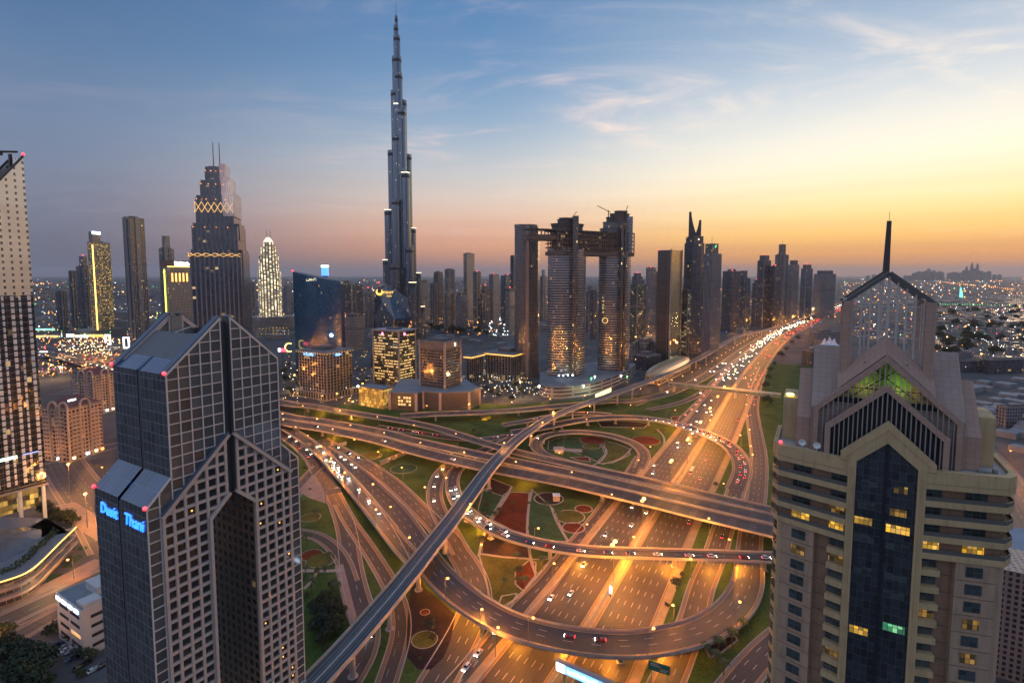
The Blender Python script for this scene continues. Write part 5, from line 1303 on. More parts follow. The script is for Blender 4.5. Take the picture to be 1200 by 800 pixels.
# ---------------------------------------------------------------- white lit rounded hotel
def lit_hotel():
    Y0 = 1600.0; c = at(317.5, 372, Y0)
    t = thing('hotel_tower', 'slim hotel tower glowing white with a rounded crown', 'hotel', (c.x, c.y, 0), R(20))
    k = Y0 / FPX; zz = lambda y: at(317, y, Y0).z
    def e(a, b, n=16): return [(a * cos(2 * pi * i / n), b * sin(2 * pi * i / n)) for i in range(n)]
    for w, y0, y1 in ((25, 400, 318), (22, 318, 300), (17, 300, 290), (12, 290, 284)):
        m = MB(); m.prism(e(w * k / 2, w * k / 2.6), 0 if y0 == 400 else zz(y0), zz(y1)); m.build('tier', F_WHT, t)
    m = MB(); m.prism(e(6 * k, 4.4 * k), zz(284), zz(278), inset=e(2.0 * k, 1.4 * k)); m.build('crown', emat('crown_white_glow', (1, 0.85, 0.6), 0.6), t)
    for x in (-4, 6):
        m = MB(); m.tube((x, 0, zz(280)), (x, 0, zz(269)), 1.2, 6, 0.5); m.build('antenna', STEEL, t)
    m = MB(); m.prism(e(26 * k, 18 * k), 0, 40); m.build('podium', F_BR, t)
lit_hotel()

# ---------------------------------------------------------------- blue slanted top building
def blue_slab():
    P = at(343, 318, 900); az = 62
    t = thing('office_tower', 'deep blue glass tower with a slanted curved top', 'office', (P.x, P.y, 0), R(90 - 84))
    BG = facade('deep_blue_ribbed_glass', 1.9, 3.9, 0.12, 0.05, glass=(0.010, 0.075, 0.165), frame=(0.006, 0.03, 0.07), lit=0.008, ls=0.8, grough=0.08, frough=0.2, vary=0.4, ior=2.0)
    L = 78.0; n = 10
    zt = lambda x: P.z - 17.0 * (x / L) ** 0.85
    m = MB(); pts = [(L * i / n, -7.0 * sin(pi * i / n)) for i in range(n + 1)]
    u = 0
    for i in range(n):
        a, b = pts[i], pts[i + 1]; w = sqrt((b[0] - a[0]) ** 2 + (b[1] - a[1]) ** 2)
        m.face([(a[0], a[1], 0), (b[0], b[1], 0), (b[0], b[1], zt(b[0])), (a[0], a[1], zt(a[0]))], [(u, 0), (u + w, 0), (u + w, zt(b[0])), (u, zt(a[0]))]); u += w
    m.quad((L, 0, 0), (L, 30, 0), (L, 30, zt(L)), (L, 0, zt(L))); m.quad((0, 30, 0), (0, 0, 0), (0, 0, zt(0)), (0, 30, zt(0))); m.quad((L, 30, 0), (0, 30, 0), (0, 30, zt(0)), (L, 30, zt(L)))
    m.build('facade', BG, t)
    m = MB(); m.face([(a[0], a[1], zt(a[0])) for a in pts] + [(L, 30, zt(L)), (0, 30, zt(0))]); m.build('roof', ROOFG, t)
    q = MB(); q.ball((0, 0, P.z + 1), 1.6, 6, 4); q.build('beacon', REDL, t)
    glyph_bars('sign_lettering', 4, 6, emat('pale_yellow_sign', (1, 0.9, 0.5), 1.0), t, (24, -7.2, P.z - 16), (1, 0, 0), 2)
    q = MB(); q.ball((62, -6, 62), 3.2, 8, 5); q.build('sign_disc', emat('blue_white_disc', (0.4, 0.7, 1), 4.0), t)
blue_slab()
# ---------------------------------------------------------------- faceted dark tower with a yellow sign
def faceted_tower():
    P = at(437, 345, 950)
    t = thing('office_tower', 'dark faceted glass tower with a yellow sign under its sloping top', 'office', (P.x, P.y, 0), R(2))
    k = 950 / FPX
    def pt(px, py, dy): q = at(px, py, 950 + dy); return Vector((q.x - P.x, q.y - P.y, q.z))
    B = [pt(434, 400, 0), pt(459, 402, -12), pt(486, 400, 6), pt(480, 400, 46), pt(440, 400, 46)]
    for b in B: b.z = 0
    T = [pt(440, 338, 2), pt(452, 332, -3), pt(477, 349, 4), pt(474, 346, 42), pt(447, 334, 42)]
    M_ = [pt(438, 372, -4), pt(462, 374, -16), pt(482, 372, 2), pt(482, 372, 44), pt(437, 372, 44)]
    g_ = facade('faceted_navy_glass', 1.6, 3.8, 0.06, 0.05, glass=(0.015, 0.028, 0.045), frame=(0.02, 0.025, 0.03), lit=0.02, ls=0.8, grough=0.07, vary=0.8, ior=2.1)
    m = MB()
    for A, C in ((B, M_), (M_, T)):
        for i in range(5):
            j = (i + 1) % 5
            if i in (0, 1): 
                mid = (A[i] + A[j] + C[i] + C[j]) / 4 + Vector((0, -2.5 if i == 0 else 2.0, 0))
                for a, b in ((A[i], A[j]), (A[j], C[j]), (C[j], C[i]), (C[i], A[i])): m.face([a, b, mid], [(a.x, a.z), (b.x, b.z), (mid.x, mid.z)])
            else: m.quad(A[i], A[j], C[j], C[i])
    m.face(T); m.build('facade', g_, t)
    n0 = pt(444, 343, -6.5)
    text_part('sign_lettering', 'noor', 9.5, YELLOWL, t, pt(448.5, 344.0, -9), (1, 0, 0), (0, 0, 1), 0.3)
    text_part('sign_lettering', 'bank', 4.5, YELLOWL, t, pt(453.0, 347.6, -9.5), (1, 0, 0), (0, 0, 1), 0.3)
    q = MB(); c = pt(444.3, 341.6, -8)
    for i in range(14):
        a0, a1 = R(120) + R(280) * i / 14, R(120) + R(280) * (i + 1) / 14; w0, w1 = 0.4 + 1.6 * sin(pi * i / 14), 0.4 + 1.6 * sin(pi * (i + 1) / 14)
        q.face([(c.x + (5 + w0) * cos(a0), c.y, c.z + (5 + w0) * sin(a0)), (c.x + (5 + w1) * cos(a1), c.y, c.z + (5 + w1) * sin(a1)), (c.x + (5 - w1) * cos(a1), c.y, c.z + (5 - w1) * sin(a1)), (c.x + (5 - w0) * cos(a0), c.y, c.z + (5 - w0) * sin(a0))])
    q.build('sign_crescent', YELLOWL, t)
    q = MB(); q.ball(pt(444, 331, 2), 1.6, 6, 4); q.build('beacon', REDL, t)
faceted_tower()

# ---------------------------------------------------------------- office blocks in the middle distance
def lit_office():
    t, Lr, Ll, H = block('office_block', 'office block with rows of bright yellow lit floors and pink logo lights', 'office', 436, 467, 487, 389.5, 720, F_LITY, plant=False, rr=34, rl=48)
    q = MB(); q.box(-2, -2, H + 1.4, Lr + 2, Ll + 2, H + 2.4, ); q.build('roof_canopy', pmat('pale_roof', (0.32, 0.32, 0.33), 0.6), t)
    q = MB(); q.box(8, 12, H + 2.4, 20, 30, H + 5); q.build('roof_plant', PLANT, t)
    for x, y in ((0, 0), (Lr, 0), (0, Ll)):
        q = MB(); q.box(x - 1, y - 1, 0, x + 1, y + 1, H + 1.4); q.build('corner_column', CONC, t)
    lit = [H - 6 - 3.9 * k for k in range(17)]
    rr_ = random.Random(2)
    bd = MB()
    for z in lit:
        for side in (0, 1):
            L = Ll if side else Lr; x = 1.5
            while x < L - 3:
                w = rr_.uniform(2, 9)
                if rr_.random() < (0.62 if z > 10 else 0.9):
                    a, b = x, min(L - 1.5, x + w)
                    if side: bd.box(-0.12, a, z, -0.03, b, z + 1.5)
                    else: bd.box(a, -0.12, z, b, -0.03, z + 1.5)
                x += w + rr_.uniform(0.4, 2)
    tag(bd.build('lit_window', emat('office_yellow_glow', (1.0, 0.58, 0.04), 0.55), t), kind='stuff')
    for x, y in ((-0.4, Ll * 0.62), (12, -0.4)):
        q = MB(); q.box(x - 1.5 if x > 0 else x, y if x > 0 else y - 1.5, H - 5, x + 1.5 if x > 0 else x + 0.3, y + 0.3 if x > 0 else y + 1.5, H - 1.6); q.build('logo_light', emat('pink_logo_light', (1, 0.1, 0.3), 5.0), t)
lit_office()
def dark_office():
    t, Lr, Ll, H = block('office_block', 'dark square office block standing on a low striped podium', 'office', 487, 521, 545, 402, 655, facade('dim_office_glass', 2.2, 3.7, 0.12, 0.3, glass=(0.028, 0.028, 0.03), frame=(0.075, 0.068, 0.06), lit=0.03, litcol=(0.9, 0.8, 0.5), ls=0.4, rowlit=0.14, vary=0.5), plant=False, rr=33, rl=40)
    for x, y in ((0, 0), (Lr, 0), (0, Ll)):
        q = MB(); q.box(x - 1.1, y - 1.1, 0, x + 1.1, y + 1.1, H + 1.3); q.build('corner_column', CONC, t)
    q = MB(); q.box(-0.1, -0.1, H - 8, Lr + 0.1, Ll + 0.1, H); q.build('top_cladding', pmat('brown_cladding', (0.17, 0.145, 0.125), 0.6, noise=0.2, nscale=0.2), t)
    q = MB(); q.box(20, -0.35, H - 6, 23, -0.12, H - 1.8); q.build('logo_light', emat('white_logo_light', (1, 1, 1), 1.2), t)
    q = MB(); q.box(6, 8, H + 0.3, Lr - 6, Ll - 8, H + 4); q.build('roof_plant', PLANT, t)
dark_office()
def podium_row():
    t = thing('podium_block', 'low brown podium with pale pillars and striped walls behind the upper ramp', 'building', tuple(ground(500, 480)[:2]) + (0,))
    o = Vector(t.location)
    fr = [ground(457, 479.5), ground(488, 481.5), ground(496, 478.5), ground(516, 480.5), ground(550, 479.5), ground(562, 474)]
    bk = [ground(545, 462), ground(470, 462)]
    P = [tuple((p - o).xy) for p in fr + bk]; H = 21.0
    m = MB(); m.prism(P, 0, H); m.build('wall', facade('striped_podium_wall', 40, 2.4, 0.0, 0.4, glass=(0.05, 0.042, 0.04), frame=(0.10, 0.08, 0.072), lit=0.0, grough=0.35, vary=0.1), t)
    m = MB(); m.prism(P, H, H + 1.0); m.build('roof', pmat('pale_roof2', (0.26, 0.255, 0.255), 0.8, noise=0.15, nscale=0.05), t)
    for p in fr:
        q = MB(); c = p - o; q.box(c.x - 1.6, c.y - 1.4, 0, c.x + 1.6, c.y + 1.4, H + 0.9); q.build('pillar', pmat('pale_pillar', (0.42, 0.33, 0.28), 0.7), t)
    a, b = fr[0] - o, fr[1] - o
    q = MB(); d = (b - a); n_ = Vector((d.y, -d.x, 0)).normalized() * 0.25
    for i in range(5):
        for j in range(3):
            p0 = a + d * (0.32 + 0.1 * i) + n_; p1 = a + d * (0.40 + 0.1 * i) + n_
            if (i + j) % 4 == 3: continue
            q.quad((p0.x, p0.y, 6 + 4.2 * j), (p1.x, p1.y, 6 + 4.2 * j), (p1.x, p1.y, 8.6 + 4.2 * j), (p0.x, p0.y, 8.6 + 4.2 * j))
    q.build('lit_window', emat('podium_yellow_glow', (1, 0.6, 0.05), 0.6), t)
    t2, Lr, Ll, H2 = block('showroom', 'low showroom with a wide wall of yellow lit glass and a white corner lamp', 'building', 420, 448.5, 462, 457, 640, facade('showroom_glass', 2.6, 4.2, 0.1, 0.12, glass=(0.2, 0.14, 0.04), frame=(0.1, 0.08, 0.04), lit=0.93, litcol=(1, 0.58, 0.06), ls=1.0, vary=0.3), plant=False)
    q = MB(); q.ball((-0.5, Ll + 0.2, H2 + 0.5), 1.4, 6, 4); q.build('corner_lamp', emat('bright_white_lamp', (0.85, 0.92, 1), 9), t2)
podium_row()
def round_corner_office():
    for i, (xl, xc, xr, yt, Y, lb, fs) in enumerate((
        (349, 382, 412, 414, 690, 'six storey office with pale frames, blue sign letters and a broad overhanging roof', 0.05),
        (546, 552, 566, 418, 800, 'small office with a yellow lit cornice just right of the dark square office', 0.05),
        (569, 601, 626, 416, 815, 'cream framed office with a glowing yellow cornice beside the curved towers', 0.05))):
        t, Lr, Ll, H = block('office_block', lb, 'office', xl, xc, xr, yt, Y, facade('framed_office_wall', 5.4, 4.0, 0.22, 0.12, glass=(0.03, 0.03, 0.032), frame=(0.25, 0.21, 0.18), lit=0.03, ls=0.7), plant=True, parapet=False)
        q = MB(); q.box(-3, -3, H, Lr + 3, Ll + 3, H + 1.2); q.build('roof_canopy', pmat('canopy_roof', (0.19, 0.18, 0.17), 0.8), t)
        q = MB()
        if i:
            q.box(-2.6, -2.8, H - 2.0, Lr + 2.6, -2.4, H - 0.1); q.box(-2.8, -2.4, H - 2.0, -2.4, Ll + 2.6, H - 0.1)
        else:
            for k in range(14): q.ball((-2.6, Ll * k / 13, H - 1), 0.55, 5, 4)
            for k in range(10): q.ball((Lr * k / 9, -2.6, H - 1), 0.55, 5, 4)
        q.build('cornice_light', emat('cornice_yellow', (1, 0.52, 0.04), 0.9), t)
        q = MB(); q.box(-7, -7, 0, Lr + 7, Ll + 7, 9); q.build('arcade', facade('arcade_wall', 5, 9, 0.3, 0.2, glass=(0.04, 0.035, 0.03), frame=(0.30, 0.25, 0.21), lit=0.2, ls=0.5), t)
        if i == 0:
            glyph_bars('sign_lettering', 6, 4.5, emat('sky_blue_sign', (0.08, 0.40, 1), 2.5), t, (-2.9, Ll * 0.72, H - 4.6), (0, -1, 0), 3)
            glyph_bars('sign_lettering', 4, 4.0, emat('sky_blue_sign', (0.08, 0.40, 1), 2.5), t, (Lr * 0.3, -2.9, H - 4.6), (1, 0, 0), 4)
round_corner_office()

# ---------------------------------------------------------------- twin curved towers joined by a sky bridge
def twin_curved():
    CB = facade('banded_curtain_wall', 1.5, 3.75, 0.10, 0.30, glass=(0.12, 0.14, 0.17), frame=(0.31, 0.31, 0.315), lit=0.008, ls=0.9, grough=0.10, frough=0.3, vary=0.25, metal=0.3, gmetal=0.7, ior=2.0)
    CB2 = facade('plain_curved_wall', 1.9, 3.75, 0.3, 0.25, glass=(0.03, 0.03, 0.034), frame=(0.125, 0.13, 0.14), lit=0.014, ls=0.9, grough=0.1, vary=0.5)
    DK = pmat('unfinished_concrete', (0.12, 0.11, 0.10), 0.85, noise=0.4, nscale=0.1)
    def el(c, a, b, ang, n=28):
        return [(c[0] + a * cos(2 * pi * i / n) * cos(ang) - b * sin(2 * pi * i / n) * sin(ang), c[1] + a * cos(2 * pi * i / n) * sin(ang) + b * sin(2 * pi * i / n) * cos(ang)) for i in range(n)]
    Y2 = 790.0; C2 = at(664, 372, Y2); C3 = at(719.5, 372, Y2 + 45); z = lambda py, Y: at(690, py, Y).z
    t = thing('twin_tower', 'pair of curved banded towers under construction joined by a high sky bridge', 'skyscraper', (C2.x, C2.y, 0))
    o = Vector(t.location); c3 = (C3 - o).xy; k = Y2 / FPX
    ang = R(20)
    H2, H3 = z(293, Y2), z(296, Y2 + 45)
    m = MB(); m.prism(el((0, 0), 23.4 * k, 15 * k, ang), 0, H2 + 1, smooth=True); m.build('tower_shaft', CB, t)
    m = MB(); m.prism(el(c3, 21 * k, 14 * k, ang), 0, H3 + 1, smooth=True); m.build('tower_shaft', CB, t)
    for cx, cy, w, y0, y1, Y in ((7.5 * k, -16.5 * k, 3.2 * k, 450, 255, Y2), (c3.x + 5.5 * k, c3.y - 14.6 * k, 1.8 * k, 450, 262, Y2), (c3.x + 10 * k, c3.y - 13.2 * k, 1.4 * k, 450, 262, Y2)):
        m = MB(); m.box(cx - w, cy - 4, 0, cx + w, cy + 14, z(y1, Y)); m.build('core_strip', facade('dark_core_strip', 2.2, 3.75, 0.3, 0.2, glass=(0.02, 0.02, 0.022), frame=(0.07, 0.065, 0.06), lit=0.02), t)
    # sky bridge: two thick slabs with columns
    def slab(pts, z0, z1, name, mat):
        m = MB(); m.prism(pts, z0, z1, bottom=True); return m.build(name, mat, t)
    dirx = Vector((c3.x, c3.y)).normalized(); nrm = Vector((-dirx.y, dirx.x)); L = Vector((c3.x, c3.y)).length
    def along(a, b): q = dirx * a + nrm * b; return (q.x, q.y)
    A, B = -22 * k, L + 19 * k
    deck = [along(A, -14 * k), along(B, -13.5 * k), along(B + 1.5 * k, 0), along(B, 13 * k), along(A, 13 * k), along(A - 2 * k, 0)]
    for y0, y1 in ((299.5, 295), (291, 289.8), (286, 285), (281.5, 280.3), (276.5, 275.5), (272, 270.5)): slab(deck, z(y0, Y2), z(y1, Y2), 'bridge_deck', DK)
    m = MB(); rr_ = random.Random(4)
    for i in range(34):
        f = i / 33; a = A + (B - A) * f
        for b_ in (-12.8 * k, -6 * k, 7 * k):
            p = along(a, b_); m.box(p[0] - 0.8, p[1] - 0.8, z(296, Y2), p[0] + 0.8, p[1] + 0.8, z(271.5, Y2))
    m.build('bridge_columns', DK, t)
    m = MB(); m.prism([along(A + 6 * k, -8 * k), along(B - 6 * k, -8 * k), along(B - 6 * k, 9 * k), along(A + 6 * k, 9 * k)], z(296, Y2), z(273, Y2)); m.build('bridge_core', facade('bridge_interior', 5, 4.2, 0.2, 0.2, glass=(0.02, 0.018, 0.015), frame=(0.07, 0.065, 0.06), lit=0.2, litcol=(1, 0.7, 0.3), ls=0.6), t)
    lo = [along(-56 * k, -6 * k), along(A + 6 * k, -11 * k), along(A + 6 * k, 8 * k), along(-56 * k, 8 * k)]
    slab(lo, z(283, Y2), z(276.5, Y2), 'bridge_arm', DK); slab(lo, z(271.5, Y2), z(270, Y2), 'bridge_arm', DK)
    m = MB()
    for i in range(8):
        p = along(-54 * k + i * 4.6 * k, -7 * k); m.box(p[0] - 0.8, p[1] - 0.8, z(277, Y2), p[0] + 0.8, p[1] + 0.8, z(271, Y2))
    m.build('bridge_columns', DK, t)
    # crowns
    for (cx, cy), lst in (((0, 0), ((19, 12, 271, 266), (20, 12, 265, 263.5), (12, 8, 263.5, 258.5), (10, 7, 258, 256.5))), ((c3.x, c3.y), ((20, 13, 272, 266), (18, 12, 266, 258), (15.5, 10, 257.5, 252), (12.5, 9, 251.5, 247.5), (8, 6, 247.5, 244)))):
        for i, (a, b_, y0, y1) in enumerate(lst):
            m = MB(); sh = (3 * k * (i * 0.55) if cx else 0); m.prism(el((cx + sh, cy), a * k, b_ * k, ang), z(y0, Y2), z(y1, Y2)); m.build('crown_tier', CB2 if (i < 2 and cx) else DK, t)
            m = MB(); m.prism(el((cx + sh, cy), (a + 0.8) * k, (b_ + 0.6) * k, ang), z(y1, Y2), z(y1, Y2) + 1.0, bottom=True); m.build('crown_slab', DK, t)
    m = MB(); m.box(c3.x + 12 * k, c3.y - 6 * k, H3, c3.x + 20 * k, c3.y + 8 * k, z(250.5, Y2)); m.build('crown_block', CB, t)
    for (px, py) in ((655, 440), (660, 440), (665.5, 439.5), (671, 439.5)):
        p = at(px, py, Y2 - 42) - o; q = MB(); q.ball(p, 1.15, 6, 4); q.build('site_lamp', COOLW, t)
    # vertical lettering on the right tower
    q = MB(); 
    p = at(709, 375.5, Y2 + 8) - o
    for i in range(14):
        a0, a1 = 2 * pi * i / 14, 2 * pi * (i + 1) / 14
        q.bar((p.x + 4 * cos(a0), p.y, p.z + 4 * sin(a0)), (p.x + 4 * cos(a1), p.y, p.z + 4 * sin(a1)), 1.0)
    q.build('sign_ring', emat('dim_yellow_sign', (0.8, 0.6, 0.05), 0.5), t)
    for i, chh in enumerate('emaar'):
        p = at(709.5, 367 - i * 4.4, Y2 + 7) - o
        text_part('sign_lettering', chh, 6.5, emat('dim_yellow_sign', (0.8, 0.6, 0.05), 0.5), t, (p.x - 2, p.y, p.z), (0, 0, 1), (-1, 0, 0), 0.2)
    # cranes stand on the roofs
    for lb, a, b_, c in (('small tower crane on the left drum of the curved towers', (669, 257), (676, 248), 664), ('tower crane reaching left from the right curved tower', (713, 248), (700, 241), 716), ('short crane behind the right curved tower', (732, 251), (736, 241), 732)):
        p = at(*a, Y2 + 10); q = at(*b_, Y2 + 10); cth = thing('tower_crane', lb, 'crane', (p.x, p.y, p.z - 8))
        m = MB(); m.bar((0, 0, 0), (0, 0, 10), 1.2); m.build('mast', BLACK, cth)
        d = q - p; m = MB(); m.bar((-d.x * 0.2, -d.y * 0.2, 8 - d.z * 0.15), (d.x, d.y, 8 + d.z), 1.0, 0.8); m.build('jib', BLACK, cth)
    # third plain tower
    C1 = at(617.5, 372, 850); t1 = thing('curved_tower', 'plain grey curved tower left of the pair with the sky bridge', 'skyscraper', (C1.x, C1.y, 0))
    m = MB(); m.prism(el((0, 0), 14.8 * 850 / FPX, 11 * 850 / FPX, R(15)), 0, at(617, 266, 850).z, smooth=True); m.build('facade', CB2, t1)
    m = MB(); m.prism(el((-2, 0), 13.6 * 850 / FPX, 10 * 850 / FPX, R(15)), at(617, 266, 850).z, at(617, 263.5, 850).z); m.build('crown', CONC_D, t1)
    m = MB(); m.box(-2.4, -11.6 * 850 / FPX, 0, 2.2, 0, at(617, 264, 850).z); m.build('spine', pmat('warm_spine', (0.27, 0.22, 0.19), 0.6), t1)
    # podium
    t2 = thing('podium', 'pale curved podium at the foot of the curved towers with bright work lights', 'building', tuple(ground(680, 455)[:2]) + (0,))
    o2 = Vector(t2.location)
    F = [(632, 462), (638, 466), (655, 467.5), (690, 463), (715, 455), (738, 445)]
    Fp = cr([ground(*f) for f in F], 6.0); Bk = [ground(745, 437), ground(705, 433), ground(660, 441), ground(633, 448)]
    P = [tuple((p - o2).xy) for p in Fp + Bk]
    m = MB(); m.prism(P, 0, 15); m.build('wall', facade('podium_pale_wall', 30, 5, 0.12, 0.62, glass=(0.04, 0.04, 0.04), frame=(0.27, 0.25, 0.24), lit=0.03, litcol=(1, 0.8, 0.3), ls=0.5), t2)
    m = MB(); m.prism(P, 15, 16); m.build('roof', pmat('podium_top', (0.20, 0.20, 0.20), 0.8, noise=0.4, nscale=0.05), t2)
    for (px, py, mt_) in ((697, 441, COOLW), (693, 443, GREENL), (684, 452, COOLW), (735, 441, GREENL), (728, 440, COOLW), (632, 452, COOLW)):
        p = ground(px, py, 19) - o2; q = MB(); q.ball(p, 1.2, 6, 4); q.tube((p.x, p.y, 16), p, 0.2, 4); q.build('work_lamp', mt_, t2)
    lw_ = bpy.data.objects.new('work_light', bpy.data.lights.new('work_light', 'POINT')); COL.objects.link(lw_); lw_.parent = t2; lw_.location = ground(690, 447, 22) - o2; lw_.data.energy = 15000; lw_.data.color = (0.6, 1, 0.85)
    p = ground(698, 464, 8) - o2; p2 = ground(716, 456.5, 8) - o2
    q = MB(); q.bar(p, p2, 0.6, 5); q.build('lit_shop_front', emat('shop_front_glow', (0.9, 0.85, 0.25), 1.6), t2)
twin_curved()

# ---------------------------------------------------------------- towers right of centre, along the highway
def gold_edge_tower():
    t, Lr, Ll, H = block('office_tower', 'dark slab tower whose right face shines gold in the sunset', 'office', 771, 787, 800, 293, 930, facade('sunset_gold_glass', 3.0, 3.9, 0.05, 0.07, glass=(0.55, 0.47, 0.27), frame=(0.3, 0.25, 0.14), lit=0.0, grough=0.14, vary=0.25, gmetal=0.85, metal=0.4), mat2=facade('dark_brown_slab', 20, 3.9, 0.06, 0.03, glass=(0.05, 0.043, 0.038), frame=(0.03, 0.027, 0.025), lit=0.01, grough=0.25, vary=0.2), plant=False, parapet=False, azl=-46, azr=44)  # golden sky reflection put into the glass colour of the right face
    q = MB(); q.box(-0.4, -0.4, 0, 1.4, 1.4, H + 2); q.box(Lr - 1.2, -0.4, 0, Lr + 0.4, 1.4, H + 2); q.build('corner_fin', CONC, t)
    q = MB(); q.ball((0, Ll, H + 1.5), 1.4, 6, 4); q.build('beacon', REDL, t)
gold_edge_tower()
def horned_tower():
    c = at(811.5, 372, 980); k = 980 / FPX; z = lambda y: at(811, y, 980).z
    t = thing('horned_tower', 'dark tower whose top curls into two curved horns', 'skyscraper', (c.x, c.y, 0), R(20))
    m = MB(); a = 8.6 * k; m.prism([(-a, -a * 0.8), (-a * 0.3, -a), (a * 0.3, -a), (a, -a * 0.8), (a, a * 0.8), (-a, a * 0.8)], 0, z(285)); m.build('facade', F_DK, t)
    m = MB(); m.prism([(-a * 0.8, -a * 0.8), (a * 0.8, -a * 0.8), (a * 0.8, a * 0.8), (-a * 0.8, a * 0.8)], z(286), z(277)); m.build('crown', F_DK, t)
    for s, top, nm in ((-1, 248.5, 'horn'), (1, 257.5, 'horn')):
        m = MB(); n = 10; prev = None
        for i in range(n + 1):
            f = i / n; zz = z(279) + (z(top) - z(279)) * f; x = s * a * 0.75 * (1 - 0.25 * f) if s > 0 else -a * 0.85
            xi = (a * 0.1 * s) * (1 - f) + (s * a * 0.62 if s > 0 else -a * 0.85) * f ** 0.55
            if s < 0: x0, x1 = -a * 0.85, -a * 0.85 + a * 1.15 * (1 - f) ** 1.6 + 0.5
            else: x0, x1 = a * 0.85 - a * 0.9 * (1 - f) ** 1.8 - 0.5, a * 0.85
            cur = (x0, x1, zz)
            if prev:
                y = 3.0
                m.face([(prev[0], -y, prev[2]), (prev[1], -y, prev[2]), (cur[1], -y, cur[2]), (cur[0], -y, cur[2])]); m.face([(prev[1], y, prev[2]), (prev[0], y, prev[2]), (cur[0], y, cur[2]), (cur[1], y, cur[2])])
                m.face([(prev[1], -y, prev[2]), (prev[1], y, prev[2]), (cur[1], y, cur[2]), (cur[1], -y, cur[2])]); m.face([(prev[0], y, prev[2]), (prev[0], -y, prev[2]), (cur[0], -y, cur[2]), (cur[0], y, cur[2])])
            prev = cur
        m.build(nm, pmat('dark_horn', (0.06, 0.055, 0.055), 0.5), t)
    q = MB(); q.ball((0, -a * 0.82, z(281)), 1.1, 6, 4); q.build('lamp', WARMW, t)
horned_tower()
t, Lr, Ll, H = block('office_tower', 'grey gridded tower with a cube top and thin mast beside the horned tower', 'office', 822, 835, 846, 297, 1050, F_GR, parapet=False, plant=False)
q = MB(); q.box(Lr * 0.15, Ll * 0.15, H, Lr * 0.8, Ll * 0.8, at(835, 285, 1050).z); q.build('top_cube', F_FIN, t)
q = MB(); q.tube((Lr * 0.5, Ll * 0.5, H), (Lr * 0.5, Ll * 0.5, at(835, 275, 1050).z), 0.9, 6, 0.3); q.build('antenna', STEEL, t)
q = MB(); q.ball((Lr * 0.3, 0, at(835, 289, 1050).z), 1.3, 6, 4); q.build('sign_lamp', GREENL, t)
block('office_tower', 'slender block with lit stair strip between the gold edged slab and horned tower', 'office', 797, 806, 813, 340, 960, facade('stair_strip_wall', 5.5, 3.6, 0.3, 0.3, glass=(0.03, 0.03, 0.03), frame=(0.08, 0.075, 0.07), lit=0.25, litcol=(0.9, 0.9, 0.4), ls=0.6))
